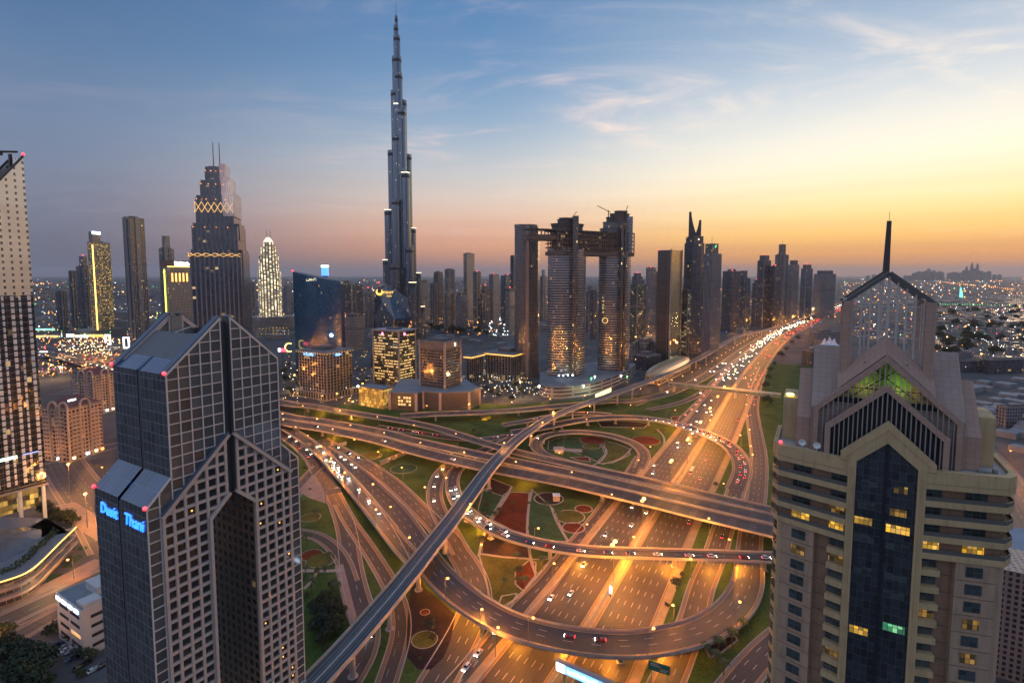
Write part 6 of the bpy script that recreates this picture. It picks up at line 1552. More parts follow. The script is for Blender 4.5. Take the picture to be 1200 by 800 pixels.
SKY = [
 # name, label, xl, xc, xr, ytop, Y, material, extras
 ('tower', 'broad dark tower with a red lamp right of the grey gridded tower', 847, 858, 869, 318, 1500, F_DK, dict(beacon=True)),
 ('tower', 'dark leaning edged tower right of the broad block with red lamps', 864, 872, 880, 317, 1560, F_BL, dict()),
 ('tower', 'rounded dark tower with red lamps along its top edge near the far highway', 888, 896, 904, 299, 1650, F_DK, dict(beacon=True)),
 ('tower', 'low dark tower leaning against the left foot of the red topped tower', 882, 887, 892, 328, 1680, F_DK, dict(beacon=True)),
 ('tower', 'tall grey tower with a pale green lit crown and masts', 909, 915, 925, 286, 1750, F_FIN, dict(mast=16)),
 ('tower', 'narrow dark tower standing in front of the green crowned tower', 902, 908, 916, 312, 1640, F_DK, dict(beacon=True)),
 ('tower', 'grey shoulder tower touching the right side of the green crowned tower', 924, 930, 937, 305, 1800, F_GR, dict()),
 ('tower', 'blue grey tower with red lamps, second from the right end of the highway row', 939, 945, 953, 310, 1900, F_BL, dict(beacon=True)),
 ('tower', 'wide grey slab with a white roof sign at the right end of the highway row', 954, 962, 980, 317, 2000, F_GR, dict(mast=8)),
 ('tower', 'pale low cube building at the foot of the highway towers', 864, 874, 882, 364, 1750, F_GR, dict()),
 ('tower', 'green trimmed dark tower directly right of the curved pair', 739, 747, 758, 328, 1250, facade('greenish_glass', 3, 3.8, 0.15, 0.2, glass=(0.02, 0.035, 0.03), frame=(0.06, 0.075, 0.07), lit=0.08, ls=0.8), dict()),
 ('tower', 'slim grey tower with red lamps left of the dark slab tower', 757, 762, 769, 314, 1500, F_GR, dict(beacon=True)),
 ('tower', 'dim tower half hidden behind the slim grey one left of the gold edged slab', 764, 769, 774, 318, 1700, F_DK, dict()),
 ('tower', 'small tower with a white roof light rising behind the green trimmed tower', 741, 747, 753, 320, 1900, F_DK, dict(beacon=True)),
 # behind the curved towers and right of the supertall
 ('tower', 'tallest sand tower between the supertall and the curved towers, gold on its upper right', 543, 547, 556, 297, 1900, F_BR, dict()),
 ('tower', 'pointed grey tower with a red lamp just right of the tallest sand tower', 554, 559, 564, 319, 1750, F_GR, dict(beacon=True, mast=8)),
 ('tower', 'slim grey tower with orange upper lights and a red tip', 573, 578, 585, 322, 1700, F_GR, dict(beacon=True, mast=8)),
 ('tower', 'blue glass tower with light bands left of the plain curved tower', 587, 593, 604, 323, 1600, F_BL, dict(beacon=True)),
 ('tower', 'tall sliver of a tower touching the plain curved tower on its left', 598, 602, 606, 300, 1500, F_BL, dict()),
 ('tower', 'short arched tower with a red lamp before the blue banded tower', 592, 597, 604, 338, 1450, F_BR, dict(beacon=True)),
 ('tower', 'pale topped grey tower in the old downtown row', 521, 526, 533, 316, 1850, F_GR, dict()),
 ('tower', 'grey tower with a flat dark hat, left of the pale topped tower', 508, 513, 519, 319, 1900, F_DK, dict()),
 ('tower', 'low grey tower right beside the supertall', 491, 495, 502, 328, 1750, F_GR, dict()),
 ('tower', 'short grey twin slab below the dark hat tower', 504, 509, 514, 333, 1600, F_FIN, dict()),
 ('tower', 'domed beige tower in the front of the old downtown row', 519, 526, 535, 339, 1500, F_BR, dict()),
 ('tower', 'grey slab with white window strips in front of the tallest sand tower', 534, 540, 548, 343, 1480, F_GR, dict()),
 ('tower', 'dim slab low behind the slim orange lit tower', 564, 568, 574, 335, 1650, F_DK, dict(beacon=True)),
 ('tower', 'dark low slab left of the slim orange lit tower', 560, 565, 572, 344, 1500, F_DK, dict()),
 ('tower', 'small hazy tower seen between the plain curved tower and the pair', 633, 637, 641, 316, 1900, F_GR, dict()),
 ('tower', 'hazy slab between the two curved towers, lower left', 687, 690, 695, 335, 1500, F_GR, dict()),
 ('tower', 'grey block with a white roof line between the two curved towers', 692, 696, 700, 340, 1350, F_FIN, dict()),
 # left part
 ('tower', 'dark tower with a crane behind the gold lit apartment tower', 80, 84, 92, 318, 1560, F_DK, dict()),
 ('tower', 'dark blue tower with a slanted shoulder left of the gold lit apartment tower', 88, 97, 106, 300, 1480, F_BL, dict(beacon=True)),
 ('tower', 'dark brown tower with a row of gold lights near its top, standing alone at left', 143, 151, 169, 255, 1300, F_FIN, dict()),
 ('tower', 'grey twin tower with a white roof sign behind the brown hotel', 185, 193, 203, 276, 1500, F_GR, dict()),
 ('tower', 'dim block with a white cap left of the brown tower in the far left', 65, 72, 78, 342, 1500, F_DK, dict()),
 ('tower', 'grey slab just right of the blue slanted tower', 397, 402, 411, 329, 1500, F_DK, dict()),
 ('tower', 'blue grey slab next right of the grey slab by the blue tower', 413, 418, 425, 334, 1550, F_BL, dict()),
 ('tower', 'beige mid rise with string lights behind the faceted tower', 402, 415, 428, 368, 1150, F_BR, dict()),
 ('tower', 'hazy slim tower left of the white glowing hotel', 290, 294, 299, 332, 1900, F_GR, dict()),
 ('tower', 'hazy slim tower right of the white glowing hotel', 332, 336, 340, 336, 1900, F_GR, dict()),
 ('tower', 'hazy tower just left of the supertall', 426, 431, 437, 338, 1650, F_GR, dict(beacon=True)),
 ('tower', 'short tower on the supertall podium lit with gold strips', 487, 491, 497, 378, 1250, F_LITY, dict()),
 ('tower', 'low brown block right of the twin curved pair near the station', 740, 755, 771, 398, 1000, F_BR, dict()),
 ('tower', 'low dark terrace block between the curved pair and the dark slab tower', 742, 757, 775, 418, 900, F_DK, dict()),
]
for nm, lb, xl, xc, xr, yt, Y, mt_, ex in SKY:
    block(nm, lb, 'building' if Y < 1000 else 'tower', xl, xc, xr, yt, Y, mt_, **ex)
# special tops
def special(px, py, Y, name, label, cat): 
    p = at(px, py, Y); return thing(name, label, cat, (p.x, p.y, 0)), p
t, Lr, Ll, H = block('apartment_tower', 'apartment tower covered in gold balcony lights with a white lit crown', 'tower', 102, 108, 129, 284, 1400, F_GOLD)
q = MB(); q.box(Lr * 0.05, Ll * 0.1, H, Lr * 0.5, Ll * 0.8, at(108, 271, 1400).z); q.build('crown', F_BR, t)
q = MB(); q.box(Lr * 0.05, Ll * 0.1 - 0.5, at(108, 274, 1400).z, Lr * 0.5, Ll * 0.1 - 0.1, at(108, 271, 1400).z); q.build('sign_light', SIGNW, t)
q = MB(); q.box(-0.5, -0.5, 8, 1.5, 1.5, H - 6); q.build('gold_edge', emat('gold_edge_glow', (1, 0.6, 0.08), 2.2), t)
t, Lr, Ll, H = block('hotel_block', 'broad brown hotel block with a gold underlit roof, white sign and glowing strips', 'hotel', 190, 196, 232, 312, 1100, F_BR, plant=False, parapet=False)
q = MB(); q.prism([(-3, -3), (Lr + 3, -3), (Lr + 3, Ll + 3), (-3, Ll + 3)], H + 1, at(196, 305, 1100).z); q.build('roof_box', pmat('brown_roof_box', (0.14, 0.105, 0.08), 0.7), t)
q = MB(); q.box(-1, -1.4, H - 1.4, Lr, -0.6, H + 0.6); q.build('roof_underglow', emat('roof_gold_glow', (1, 0.62, 0.12), 1.6), t)
for k in range(5):
    q = MB(); q.box(8 + k * 8.5, -0.7, H - 32, 11.5 + k * 8.5, -0.2, H - 14); q.build('light_strip', emat('orange_strip_glow', (1, 0.45, 0.05), 1.6), t)
q = MB(); q.box(-1.2, Ll * 0.5, 5, -0.4, Ll * 0.5 + 2.4, H - 6); q.build('light_strip', emat('yellow_green_strip', (0.8, 0.85, 0.05), 2.0), t)
glyph_bars('sign_lettering', 9, 5.0, SIGNW, t, (14, -3.3, H + 6.6), (1, 0, 0), 5); glyph_bars('sign_lettering', 13, 5.0, SIGNW, t, (14, -3.3, H + 2.0), (1, 0, 0), 6)
t, p = special(381, 322, 2300, 'water_tower', 'slim round tower with a bright blue glowing cap on the horizon', 'tower')
q = MB(); q.cyl((0, 0), 13, 0, at(381, 323, 2300).z, 14); q.build('shaft', F_GR, t)
q = MB(); q.cyl((0, 0), 15, at(381, 323, 2300).z, at(381, 313, 2300).z, 14); q.build('cap', emat('blue_cap_glow', (0.02, 0.22, 1.0), 1.6), t)
q = MB(); q.cyl((0, 0), 15.5, at(381, 313, 2300).z, at(381, 311, 2300).z, 14); q.build('cap_rim', SIGNW, t)
t, p = special(1127, 340, 3600, 'sail_hotel', 'sail shaped building glowing blue and green far off at right', 'hotel')
q = MB(); zt_ = at(1127, 336.5, 3600).z
for i in range(8):
    f0, f1 = i / 8, (i + 1) / 8; w0, w1 = 20 * (1 - f0 ** 1.7), 20 * (1 - f1 ** 1.7)
    q.prism([(-8, -5), (-8 + w0 + 1, 0), (-8, 5)], zt_ * f0, zt_ * f1, inset=[(-8, -5), (-8 + w1 + 1, 0), (-8, 5)], cap=False)
q.build('sail', emat('teal_sail_glow', (0.1, 0.85, 0.75), 1.6), t)

# ---------------------------------------------------------------- apartment blocks with red roofs at left
def red_roof(label, xl, xc, xr, yt, Y, flo):
    t, Lr, Ll, H = block('apartment_block', label, 'apartments', xl, xc, xr, yt, Y, facade('cream_apartment_wall', 3.4, 3.5, 0.42, 0.42, glass=(0.035, 0.03, 0.03), frame=(0.40, 0.29, 0.22), lit=0.06, ls=0.8), plant=False, parapet=True)
    q = MB(); RM = pmat('red_roof_tiles', (0.17, 0.055, 0.045), 0.8, noise=0.2, nscale=0.3)
    a, b = Lr, Ll
    q.face([(1, 1, H + 1), (a - 1, 1, H + 1), (a * 0.72, b * 0.5, H + 8), (a * 0.28, b * 0.5, H + 8)]); q.face([(a - 1, b - 1, H + 1), (1, b - 1, H + 1), (a * 0.28, b * 0.5, H + 8), (a * 0.72, b * 0.5, H + 8)])
    q.face([(1, b - 1, H + 1), (1, 1, H + 1), (a * 0.28, b * 0.5, H + 8)]); q.face([(a - 1, 1, H + 1), (a - 1, b - 1, H + 1), (a * 0.72, b * 0.5, H + 8)])
    q.build('roof_tiles', RM, t)
    AR = pmat('cream_arch', (0.50, 0.40, 0.33), 0.7)
    for (ox, oy, dx_, dy_) in ((a * 0.5, -0.6, 1, 0), (-0.6, b * 0.5, 0, 1), (-0.6, b * 0.1, 0, 1)):
        m = MB()
        for i in range(10):
            a0, a1 = pi * i / 10, pi * (i + 1) / 10
            m.bar((ox + dx_ * 4.5 * cos(a0), oy + dy_ * 4.5 * cos(a0), H + 1 + 5.5 * sin(a0)), (ox + dx_ * 4.5 * cos(a1), oy + dy_ * 4.5 * cos(a1), H + 1 + 5.5 * sin(a1)), 1.3, 1.3)
        for s_ in (-1, 1): m.bar((ox + dx_ * 4.5 * s_, oy + dy_ * 4.5 * s_, 0), (ox + dx_ * 4.5 * s_, oy + dy_ * 4.5 * s_, H + 1), 1.3, 1.3, up=(0.3, 1, 0))
        m.build('roof_arch', AR, t)
    for k in range(flo):
        for u0 in (0.08, 0.62): m = MB(); m.box(a * u0, -1.5, 5 + k * 3.5, a * (u0 + 0.3), -0.05, 6.1 + k * 3.5); m.build('balcony', AR, t)
        for u0 in (0.1, 0.6): m = MB(); m.box(-1.5, b * u0, 5 + k * 3.5, -0.05, b * (u0 + 0.3), 6.1 + k * 3.5); m.build('balcony', AR, t)
    for x, y, mt_ in ((3, -1, WARMW), (a * 0.5, -1, COOLW), (a * 0.75, -1, WARMW), (-1, b * 0.4, COOLW), (a - 2, -1.2, emat('orange_shop_sign', (1, 0.25, 0.02), 4.0))):
        m = MB(); m.box(x - 1.2, y - 0.3, 2.5, x + 1.2, y + 0.2, 4.2); m.build('shop_light', mt_, t)
    return t, H
t, H = red_roof('cream apartment block with a red tiled roof and arches at the street corner', 47, 78, 118, 480, 455, 11)
q = MB(); q.box(2, 0.4, H + 6.5, 9, 0.7, H + 8.2); q.build('roof_light', emat('white_roof_sign', (0.7, 1, 0.9), 1.5), t)
red_roof('rear cream apartment block with red tiled roof, beside the dark glass hotel', 84, 108, 136, 441, 610, 10)

# ---------------------------------------------------------------- shopping mall and lit market at left
for lb, xl, xc, xr, yt, Y, c in (('long grey windowless mall hall below the far left towers', 100, 150, 205, 366, 1050, (0.17, 0.155, 0.145)), ('pale shed roofed mall hall beside the twin leg hotel gable', 125, 160, 215, 377, 900, (0.22, 0.20, 0.185)), ('low grey hall with green roof lamps under the mall', 60, 110, 175, 388, 830, (0.15, 0.14, 0.13)), ('flat mall wing with rows of small lamps on its roof left of the blue tower', 290, 318, 342, 372, 1000, (0.20, 0.18, 0.16)), ('wide low mall roof behind the rows of roof lamps', 285, 310, 345, 359, 1250, (0.16, 0.15, 0.15))):
    block('mall_hall', lb, 'mall', xl, xc, xr, yt, Y, pmat('mall_wall_%d' % yt, c, 0.8, noise=0.2, nscale=0.03), plant=False, high={366: 30, 377: 26, 388: 18, 372: 22, 359: 28}[yt])
mk = [('glowing yellow market canopy near the mall', (103, 396), (121, 392), YELLOWL, 6), ('white lit shop front left of the yellow market canopy', (78, 396), (86, 391.5), emat('shop_white_glow', (1, 0.95, 0.8), 4.0), 6), ('second white lit shop front before the yellow canopy', (88, 396), (103, 393), emat('shop_white_glow', (1, 0.95, 0.8), 4.0), 4),
      ('orange lit shop pavilion by the left tower', (42, 397), (68, 393), emat('shop_orange_glow', (1, 0.5, 0.08), 1.2), 7), ('teal lit glass hall by the left tower', (40, 388), (64, 385), emat('teal_hall_glow', (0.25, 0.9, 0.6), 1.0), 6), ('white square billboard shining beside the road at left', (46.5, 417), (55.5, 412), emat('billboard_white', (1, 1, 1), 7.0), 8)]
for lb, a, b, mt_, h in mk:
    p = ground(*a); q = ground(b[0], a[1]); hh = max(4.0, at(b[0], b[1], p.y).z)
    t = thing('lit_pavilion' if 'billboard' not in lb else 'billboard', lb, 'shop' if 'billboard' not in lb else 'billboard', (p.x, p.y, 0))
    m = MB(); dd = q - p; m.box(0, 0, hh * 0.35, dd.x, 1.5, hh); m.build('lit_front', mt_, t)
    m = MB(); m.box(-0.5, 1.6, 0, dd.x + 0.5, 14 if 'billboard' not in lb else 2.5, hh + 0.6); m.build('hall', CONC_D, t)
for i, (lb, x0, x1) in enumerate((('left one of two bright white picture frame gates in the market', 123, 129.5), ('right one of two bright white picture frame gates in the market', 144.5, 151.5))):
    y0, y1 = (404 if i == 0 else 408), (392 if i == 0 else 395); p = ground(x0, y0); q = ground(x1, y0); hh = at(x1, y1, p.y).z; w = (q - p).x
    t = thing('frame_gate', lb, 'gate', (p.x, p.y, 0)); m = MB()
    for a, b, c, d in ((0, 0, 2.2, hh), (w - 2.2, 0, w, hh), (2.2, 0, w - 2.2, 2.5), (2.2, hh - 2.5, w - 2.2, hh)): m.box(a, 0, b, c, 2.0, d)
    m.build('lit_frame', emat('frame_gate_glow', (1, 0.9, 0.75), 3.5), t)
t = thing('crescent_sign', 'big yellow crescent light sculpture by the left foot of the blue tower', 'sign', tuple(at(339, 407, 880)))
q = MB()
for i in range(16):
    a0, a1 = R(60) + R(240) * i / 16, R(60) + R(240) * (i + 1) / 16
    q.bar((7 * cos(a0), 0, 7 * sin(a0)), (7 * cos(a1), 0, 7 * sin(a1)), 1.3)
q.build('lit_arc', emat('crescent_glow', (1, 0.65, 0.1), 4.0), t)
q = MB(); q.bar((0, 0, -7), (0, 0, -t.location.z), 0.8); q.build('post', BLACK, t)
t = thing('billboard', 'small red and white lit billboard left of the crescent sign', 'billboard', tuple(at(331, 410, 860)))
q = MB(); q.box(-7, 0, -2.5, -3.4, 0.5, 2.5); q.build('white_panel', SIGNW, t); q = MB(); q.box(-3.3, 0, -2.5, 6, 0.5, 2.5); q.build('red_panel', emat('red_panel_glow', (1, 0.02, 0.05), 4.0), t)
q = MB(); q.bar((0, 0.3, -2.5), (0, 0.3, -t.location.z), 0.8); q.build('post', BLACK, t)
t = thing('shop_pavilion', 'dark pavilion with yellow lit front and green sign right of the blue tower', 'shop', tuple(ground(403, 408)[:2]) + (0,))
hh = at(403, 396, t.location.y).z
q = MB(); q.box(-10, 1, 0, 14, 16, hh + 1); q.build('hall', CONC_D, t); q = MB(); q.box(-9, 0.2, hh * 0.3, -6, 0.9, hh); q.box(-3, 0.2, hh * 0.3, 12, 0.9, hh); q.build('lit_front', YELLOWL, t); q = MB(); q.box(2, -0.2, hh * 0.5, 8, 0.1, hh * 0.75); q.build('green_sign', GREENL, t)

# ---------------------------------------------------------------- metro station shell and footbridge
def station():
    a, b = ground(764, 450, 0), ground(801, 432, 0); mid = (a + b) / 2; d = (b - a); ang = atan2(d.y, d.x); L = d.length * 0.62
    t = thing('metro_station', 'golden shell shaped metro station over the viaduct beside the highway', 'station', (mid.x, mid.y, 0), ang)
    m = MB(); M_, N_ = 24, 12
    def S(i, j):
        u = -1 + 2 * i / M_; w = (1 - abs(u) ** 2.6) ** 0.5 if abs(u) < 1 else 0; w = max(w, 0.12)
        v = pi * (0.06 + 0.88 * j / N_)
        return Vector((u * L, 17 * w * cos(v), 11 + 15.5 * (0.35 + 0.65 * w) * sin(v)))
    for i in range(M_):
        for j in range(N_): m.face([S(i, j), S(i + 1, j), S(i + 1, j + 1), S(i, j + 1)], [(i * 4, j * 3), (i * 4 + 4, j * 3), (i * 4 + 4, j * 3 + 3), (i * 4, j * 3 + 3)], True)
    m.build('shell', facade('golden_shell', 2.0, 1.5, 0.05, 0.05, glass=(0.34, 0.27, 0.15), frame=(0.2, 0.16, 0.09), lit=0, grough=0.35, gmetal=0.45, metal=0.4, vary=0.15), t)
    m = MB(); m.box(-L * 0.8, -12, 0, L * 0.8, 12, 11); m.build('concourse', facade('concourse_wall', 6, 5.5, 0.3, 0.25, glass=(0.06, 0.05, 0.04), frame=(0.25, 0.22, 0.2), lit=0.3, ls=0.5), t)
    lo = bpy.data.objects.new('station_light', bpy.data.lights.new('station_light', 'POINT')); COL.objects.link(lo); lo.parent = t; lo.location = (0, -26, 12); lo.data.energy = 6000; lo.data.color = (1, 0.75, 0.4)
station()
def footbridge():
    a, b = ground(783, 450.5, 9), ground(915, 464.5, 9)
    t = thing('footbridge', 'long enclosed grey footbridge spanning the highway from the metro station', 'footbridge', (a.x, a.y, 0))
    A, B = Vector((0, 0, 9)), Vector((b.x - a.x, b.y - a.y, 9))
    m = MB(); m.bar(A + Vector((0, 0, 3.2)), B + Vector((0, 0, 3.2)), 6.0, 1.8); m.build('roof', STEEL, t)
    m = MB(); m.bar(A + Vector((0, 0, 1.0)), B + Vector((0, 0, 1.0)), 5.2, 2.6); m.build('glazing', facade('footbridge_glass', 3, 3, 0.1, 0.1, glass=(0.05, 0.08, 0.07), frame=(0.12, 0.12, 0.12), lit=0.5, litcol=(0.6, 1, 0.85), ls=0.25), t)
    m = MB(); m.bar(A - Vector((0, 0, 0.8)), B - Vector((0, 0, 0.8)), 5.6, 0.9); m.build('deck', CONC_D, t)
    for f in (0.06, 0.36, 0.62, 0.9):
        p = A.lerp(B, f); q = MB(); q.box(p.x - 1.2, p.y - 1.2, 0, p.x + 1.2, p.y + 1.2, 7.8); q.build('pier', CONC, t)
footbridge()
# ================================================================ low city, lamps, cars, gardens, trees
def low_city():
    r2 = random.Random(21)
    cols = [(0.30, 0.27, 0.24), (0.24, 0.22, 0.20), (0.38, 0.35, 0.32), (0.20, 0.185, 0.17)]
    mats = [facade('villa_wall_%d' % i, 4.0, 3.4, 0.6, 0.5, glass=(0.04, 0.04, 0.04), frame=c, lit=0.06, litcol=(1, 0.7, 0.35), ls=0.8, vary=0.3) for i, c in enumerate(cols)]
    protos = []
    for i in range(4):
        w, d, h = ((16, 13, 8), (20, 12, 7.4), (13, 13, 10.5), (26, 16, 9))[i]
        m = MB(); m.box(-w / 2, -d / 2, 0, w / 2, d / 2, h); m.box(-w / 2 + 1, -d / 2 + 1, h, -w / 2 + w * 0.5, d / 2 - 1, h + 3)
        for a, b, c, e in ((-w / 2 - .1, -d / 2 - .1, w / 2 + .1, -d / 2 + .4), (-w / 2 - .1, d / 2 - .4, w / 2 + .1, d / 2 + .1), (-w / 2 - .09, -d / 2 + .4, -w / 2 + .4, d / 2 - .4), (w / 2 - .4, -d / 2 + .4, w / 2 + .09, d / 2 - .4)): m.box(a, b, h - .2, c, e, h + 1.1)
        o = m.build('villa', mats[i], None); protos.append(o)
    labs = ['sand coloured flat roofed villa in the low district around the beige tower crown', 'long grey brown villa in the low district around the beige tower crown', 'tall pale cube villa in the low district around the beige tower crown', 'dark wide flat house in the low district around the beige tower crown']
    used = [False] * 4; n = 0; tries = 0; pos = []
    while n < 260 and tries < 5000:
        tries += 1
        px = r2.uniform(992, 1205) if r2.random() < 0.86 else r2.uniform(880, 985); py = 357 + 75 * r2.random() ** 1.3
        if px < 990 and py > 418 or 990 < px < 1088 and py > 404: continue
        p = ground(px, py)
        g_ = 27.0; p.x = round(p.x / g_) * g_ + r2.uniform(-4, 4); p.y = round(p.y / g_) * g_ + r2.uniform(-4, 4)
        if any((p - q).length < 24 for q in pos): continue
        i0 = ROAD['hr'].near(p); 
        if (ROAD['hr'].p[i0] - p).xy.length < 60: continue
        if ROAD['r18'] and min((q - p).xy.length for q in ROAD['r18'].p) < 35: continue
        pos.append(p); i = r2.choice((0, 0, 1, 1, 2, 3))
        if used[i]: o = protos[i].copy(); COL.objects.link(o)
        else: o = protos[i]; used[i] = True
        o.location = p; o.rotation_euler = (0, 0, R(59.5) + (pi / 2 if r2.random() < 0.5 else 0) + r2.gauss(0, 0.05))
        tag(o, labs[i], 'house', 'flat roofed villas of the low district at right'); n += 1
    # beyond: reads as one mass
    def mass(name, label, n, px0, px1, y0, y1, mat, hmax, seed, keep=None):
        r3 = random.Random(seed); m = MB()
        for k in range(n):
            px = r3.uniform(px0, px1); py = y0 + (y1 - y0) * r3.random() ** 1.4
            p = ground(px, py)
            if keep and not keep(p): continue
            s = 0.6 + p.length / 4500.0
            w, d, h = r3.uniform(12, 30) * s, r3.uniform(10, 24) * s, r3.uniform(5, hmax) * (1 + 0.4 * (r3.random() < 0.1)); a = R(30 + r3.gauss(0, 4)) + (pi / 2 if r3.random() < 0.4 else 0)
            ca, sa = cos(a), sin(a)
            P = [(p.x + x * ca - y * sa, p.y + x * sa + y * ca) for x, y in ((-w / 2, -d / 2), (w / 2, -d / 2), (w / 2, d / 2), (-w / 2, d / 2))]
            m.prism(P, 0, h)
        return tag(m.build(name, mat), label, 'district', kind='stuff')
    away = lambda p: (ROAD['hr'].p[ROAD['hr'].near(p)] - p).xy.length > 75 and (ROAD['hl'].p[ROAD['hl'].near(p)] - p).xy.length > 75
    mass('far_city', 'far low city spreading to the horizon at right, too distant to tell houses apart', 2600, 985, 1260, 326.5, 358, mats[0], 14, 5, away)
    mass('far_city', 'grey low city at right between the villas', 500, 1085, 1260, 350, 380, mats[1], 11, 6, away)
    mass('far_city', 'far low city spreading to the horizon at left and centre', 2600, -40, 760, 326.5, 352, facade('far_city_wall', 5, 3.6, 0.5, 0.45, glass=(0.03, 0.03, 0.03), frame=(0.16, 0.15, 0.145), lit=0.06, ls=0.9), 30, 7)
    mass('city_quarter', 'dark mid rise quarter behind the supertall and the old downtown row', 340, 330, 640, 347, 372, facade('quarter_wall', 3.6, 3.6, 0.45, 0.4, glass=(0.03, 0.03, 0.03), frame=(0.17, 0.16, 0.155), lit=0.08, ls=0.9), 45, 8)
    mass('city_quarter', 'low blocks between the left towers', 150, 35, 240, 358, 384, mats[3], 16, 9)
    mass('city_quarter', 'low roofs and yards between the dark slab tower and the highway towers', 60, 745, 880, 374, 418, mats[3], 16, 12, away)
    mass('city_quarter', 'low roofs behind the lit office and the curved towers', 70, 480, 640, 378, 408, mats[1], 14, 13)
    mass('city_quarter', 'low roofs between the blue tower and the white glowing hotel', 60, 290, 440, 372, 398, mats[3], 14, 14)
    mass('market_sheds', 'low dark market sheds and car parks between the left tower and the mall', 46, 45, 135, 398, 440, mats[3], 7, 16)
    mass('site_sheds', 'sheds and stacks of the building site right of the beige tower', 60, 1135, 1230, 445, 530, ROOFG, 7, 15, lambda p: min((q - p).xy.length for q in ROAD['r18'].p) > 32)
    mass('city_quarter', 'mid rise blocks left of the far highway', 170, 690, 960, 338, 372, facade('quarter_wall', 3.6, 3.6, 0.45, 0.4), 34, 10, away)
low_city()
# marina skyline on the horizon
r2 = random.Random(31)
hzm = pmat('distant_tower_grey', (0.17, 0.16, 0.16), 0.9)
k = 0
def farname(i): return ordw(i)
far = [(1061, 3), (1066, 3), (1071, 6), (1074, 7), (1077, 8), (1080, 7), (1083, 8), (1086, 9), (1088, 11), (1091, 8), (1094, 9), (1098, 7), (1101, 8), (1104, 7), (1112, 6), (1116, 7), (1120, 7), (1125, 6), (1129, 9), (1132, 14), (1135, 9), (1138, 18), (1141, 11), (1144.5, 17), (1147, 9), (1150, 8), (1153, 7), (1156, 6), (1158.5, 8), (1165, 4), (1171, 4), (1017, 3), (1024, 4)]
for i, (px, hpx) in enumerate(sorted(far)):
    Y = 15500 + r2.uniform(-600, 600); a = at(px, 325.6, Y); w = r2.uniform(60, 95) * (0.7 if hpx > 12 else 1); H = CAM_H + Y * 0 + hpx * Y / FPX * 0.92 - 40
    m = MB(); H = max(50, at(px, 325.6 - hpx, Y).z)
    if hpx > 12: m.prism([(-w / 2, -30), (w / 2, -30), (w / 2, 30), (-w / 2, 30)], 0, H * 0.82, inset=[(-w / 2.3, -26), (w / 2.3, -26), (w / 2.3, 26), (-w / 2.3, 26)]); m.prism([(-w / 2.4, -26), (w / 2.4, -26), (w / 2.4, 26), (-w / 2.4, 26)], H * 0.82, H, inset=[(-w / 7, -9), (w / 7, -9), (w / 7, 9), (-w / 7, 9)])
    else: m.box(-w / 2, -30, 0, w / 2, 30, H * 0.93); m.box(-w / 5, -20, H * 0.93, w / 4, 20, H)
    o = m.build('distant_tower', hzm); o.location = (a.x, a.y, 0)
    tag(o, 'hazy tower of the skyline on the right horizon, %s from the left' % farname(i + 1), 'tower', 'towers of the far skyline on the horizon')

# ---------------------------------------------------------------- far lights that nobody could count
def glows(name, label, mat, seed, areas, zr=(4, 14), size=1.0):
    r3 = random.Random(seed); m = MB()
    for (x0, y0, x1, y1, n) in areas:
        for _ in range(n):
            px = r3.uniform(x0, x1); py = y0 + (y1 - y0) * r3.random(); z = r3.uniform(*zr); p = ground(px, py, z); d = (p - Vector((0, 0, CAM_H))).length
            m.ball(p, size * d / 1250.0 * r3.uniform(0.5, 1.3), 4, 3)
    return tag(m.build(name, mat), label, 'lamps', kind='stuff')
def glow_rows(name, label, mat, rows, z=10, size=1.0):
    m = MB()
    for (x0, y0, x1, y1, n) in rows:
        for i in range(n):
            f = i / max(1, n - 1); p = ground(x0 + (x1 - x0) * f, y0 + (y1 - y0) * f + 0.25 * sin(i * 7.3), z); d = (p - Vector((0, 0, CAM_H))).length
            m.ball(p, size * d / 1500.0 * (0.75 + 0.5 * ((i * 37) % 10) / 10), 4, 3)
    return tag(m.build(name, mat), label, 'lamps', kind='stuff')
OR = emat('far_orange_lamp', (1.0, 0.36, 0.03), 3.0); WH = emat('far_white_lamp', (0.95, 0.95, 0.85), 2.6); GR = emat('far_green_lamp', (0.1, 1.0, 0.2), 2.0); RD = emat('far_red_lamp', (1.0, 0.02, 0.03), 3.0); BLm = emat('far_blue_lamp', (0.05, 0.25, 1.0), 3.0); YL = emat('far_yellow_lamp', (1.0, 0.6, 0.08), 2.4)
glows('distant_lamps', 'scattered orange lamps of the far city', OR, 1, [(30, 330, 230, 400, 260), (290, 328, 640, 372, 260), (640, 335, 980, 375, 140), (985, 326, 1200, 345, 110), (1090, 345, 1200, 430, 90), (992, 332, 1088, 398, 90), (45, 395, 130, 440, 130), (500, 366, 600, 392, 60), (735, 370, 775, 400, 30)])
glows('distant_lamps', 'scattered white lamps of the far city', WH, 2, [(30, 328, 230, 400, 150), (290, 328, 640, 372, 190), (640, 335, 980, 375, 80), (985, 326, 1200, 345, 80), (1090, 345, 1200, 430, 110), (992, 332, 1088, 398, 50), (330, 420, 480, 470, 60), (560, 440, 640, 465, 60), (70, 395, 130, 415, 40)], size=0.8)
glows('distant_lamps', 'scattered yellow lamps in the gardens between the offices', YL, 3, [(330, 405, 440, 475, 110), (560, 430, 635, 462, 90), (440, 460, 480, 476, 12), (545, 420, 640, 440, 20), (440, 380, 470, 392, 10), (45, 385, 125, 430, 60), (1130, 400, 1180, 430, 25)], zr=(2, 6), size=0.75)
glows('distant_lamps', 'scattered green lamps of the far city', GR, 4, [(30, 330, 200, 395, 40), (290, 330, 640, 370, 25), (985, 328, 1200, 430, 16), (90, 383, 150, 389, 14), (680, 436, 745, 450, 5)], size=0.8)
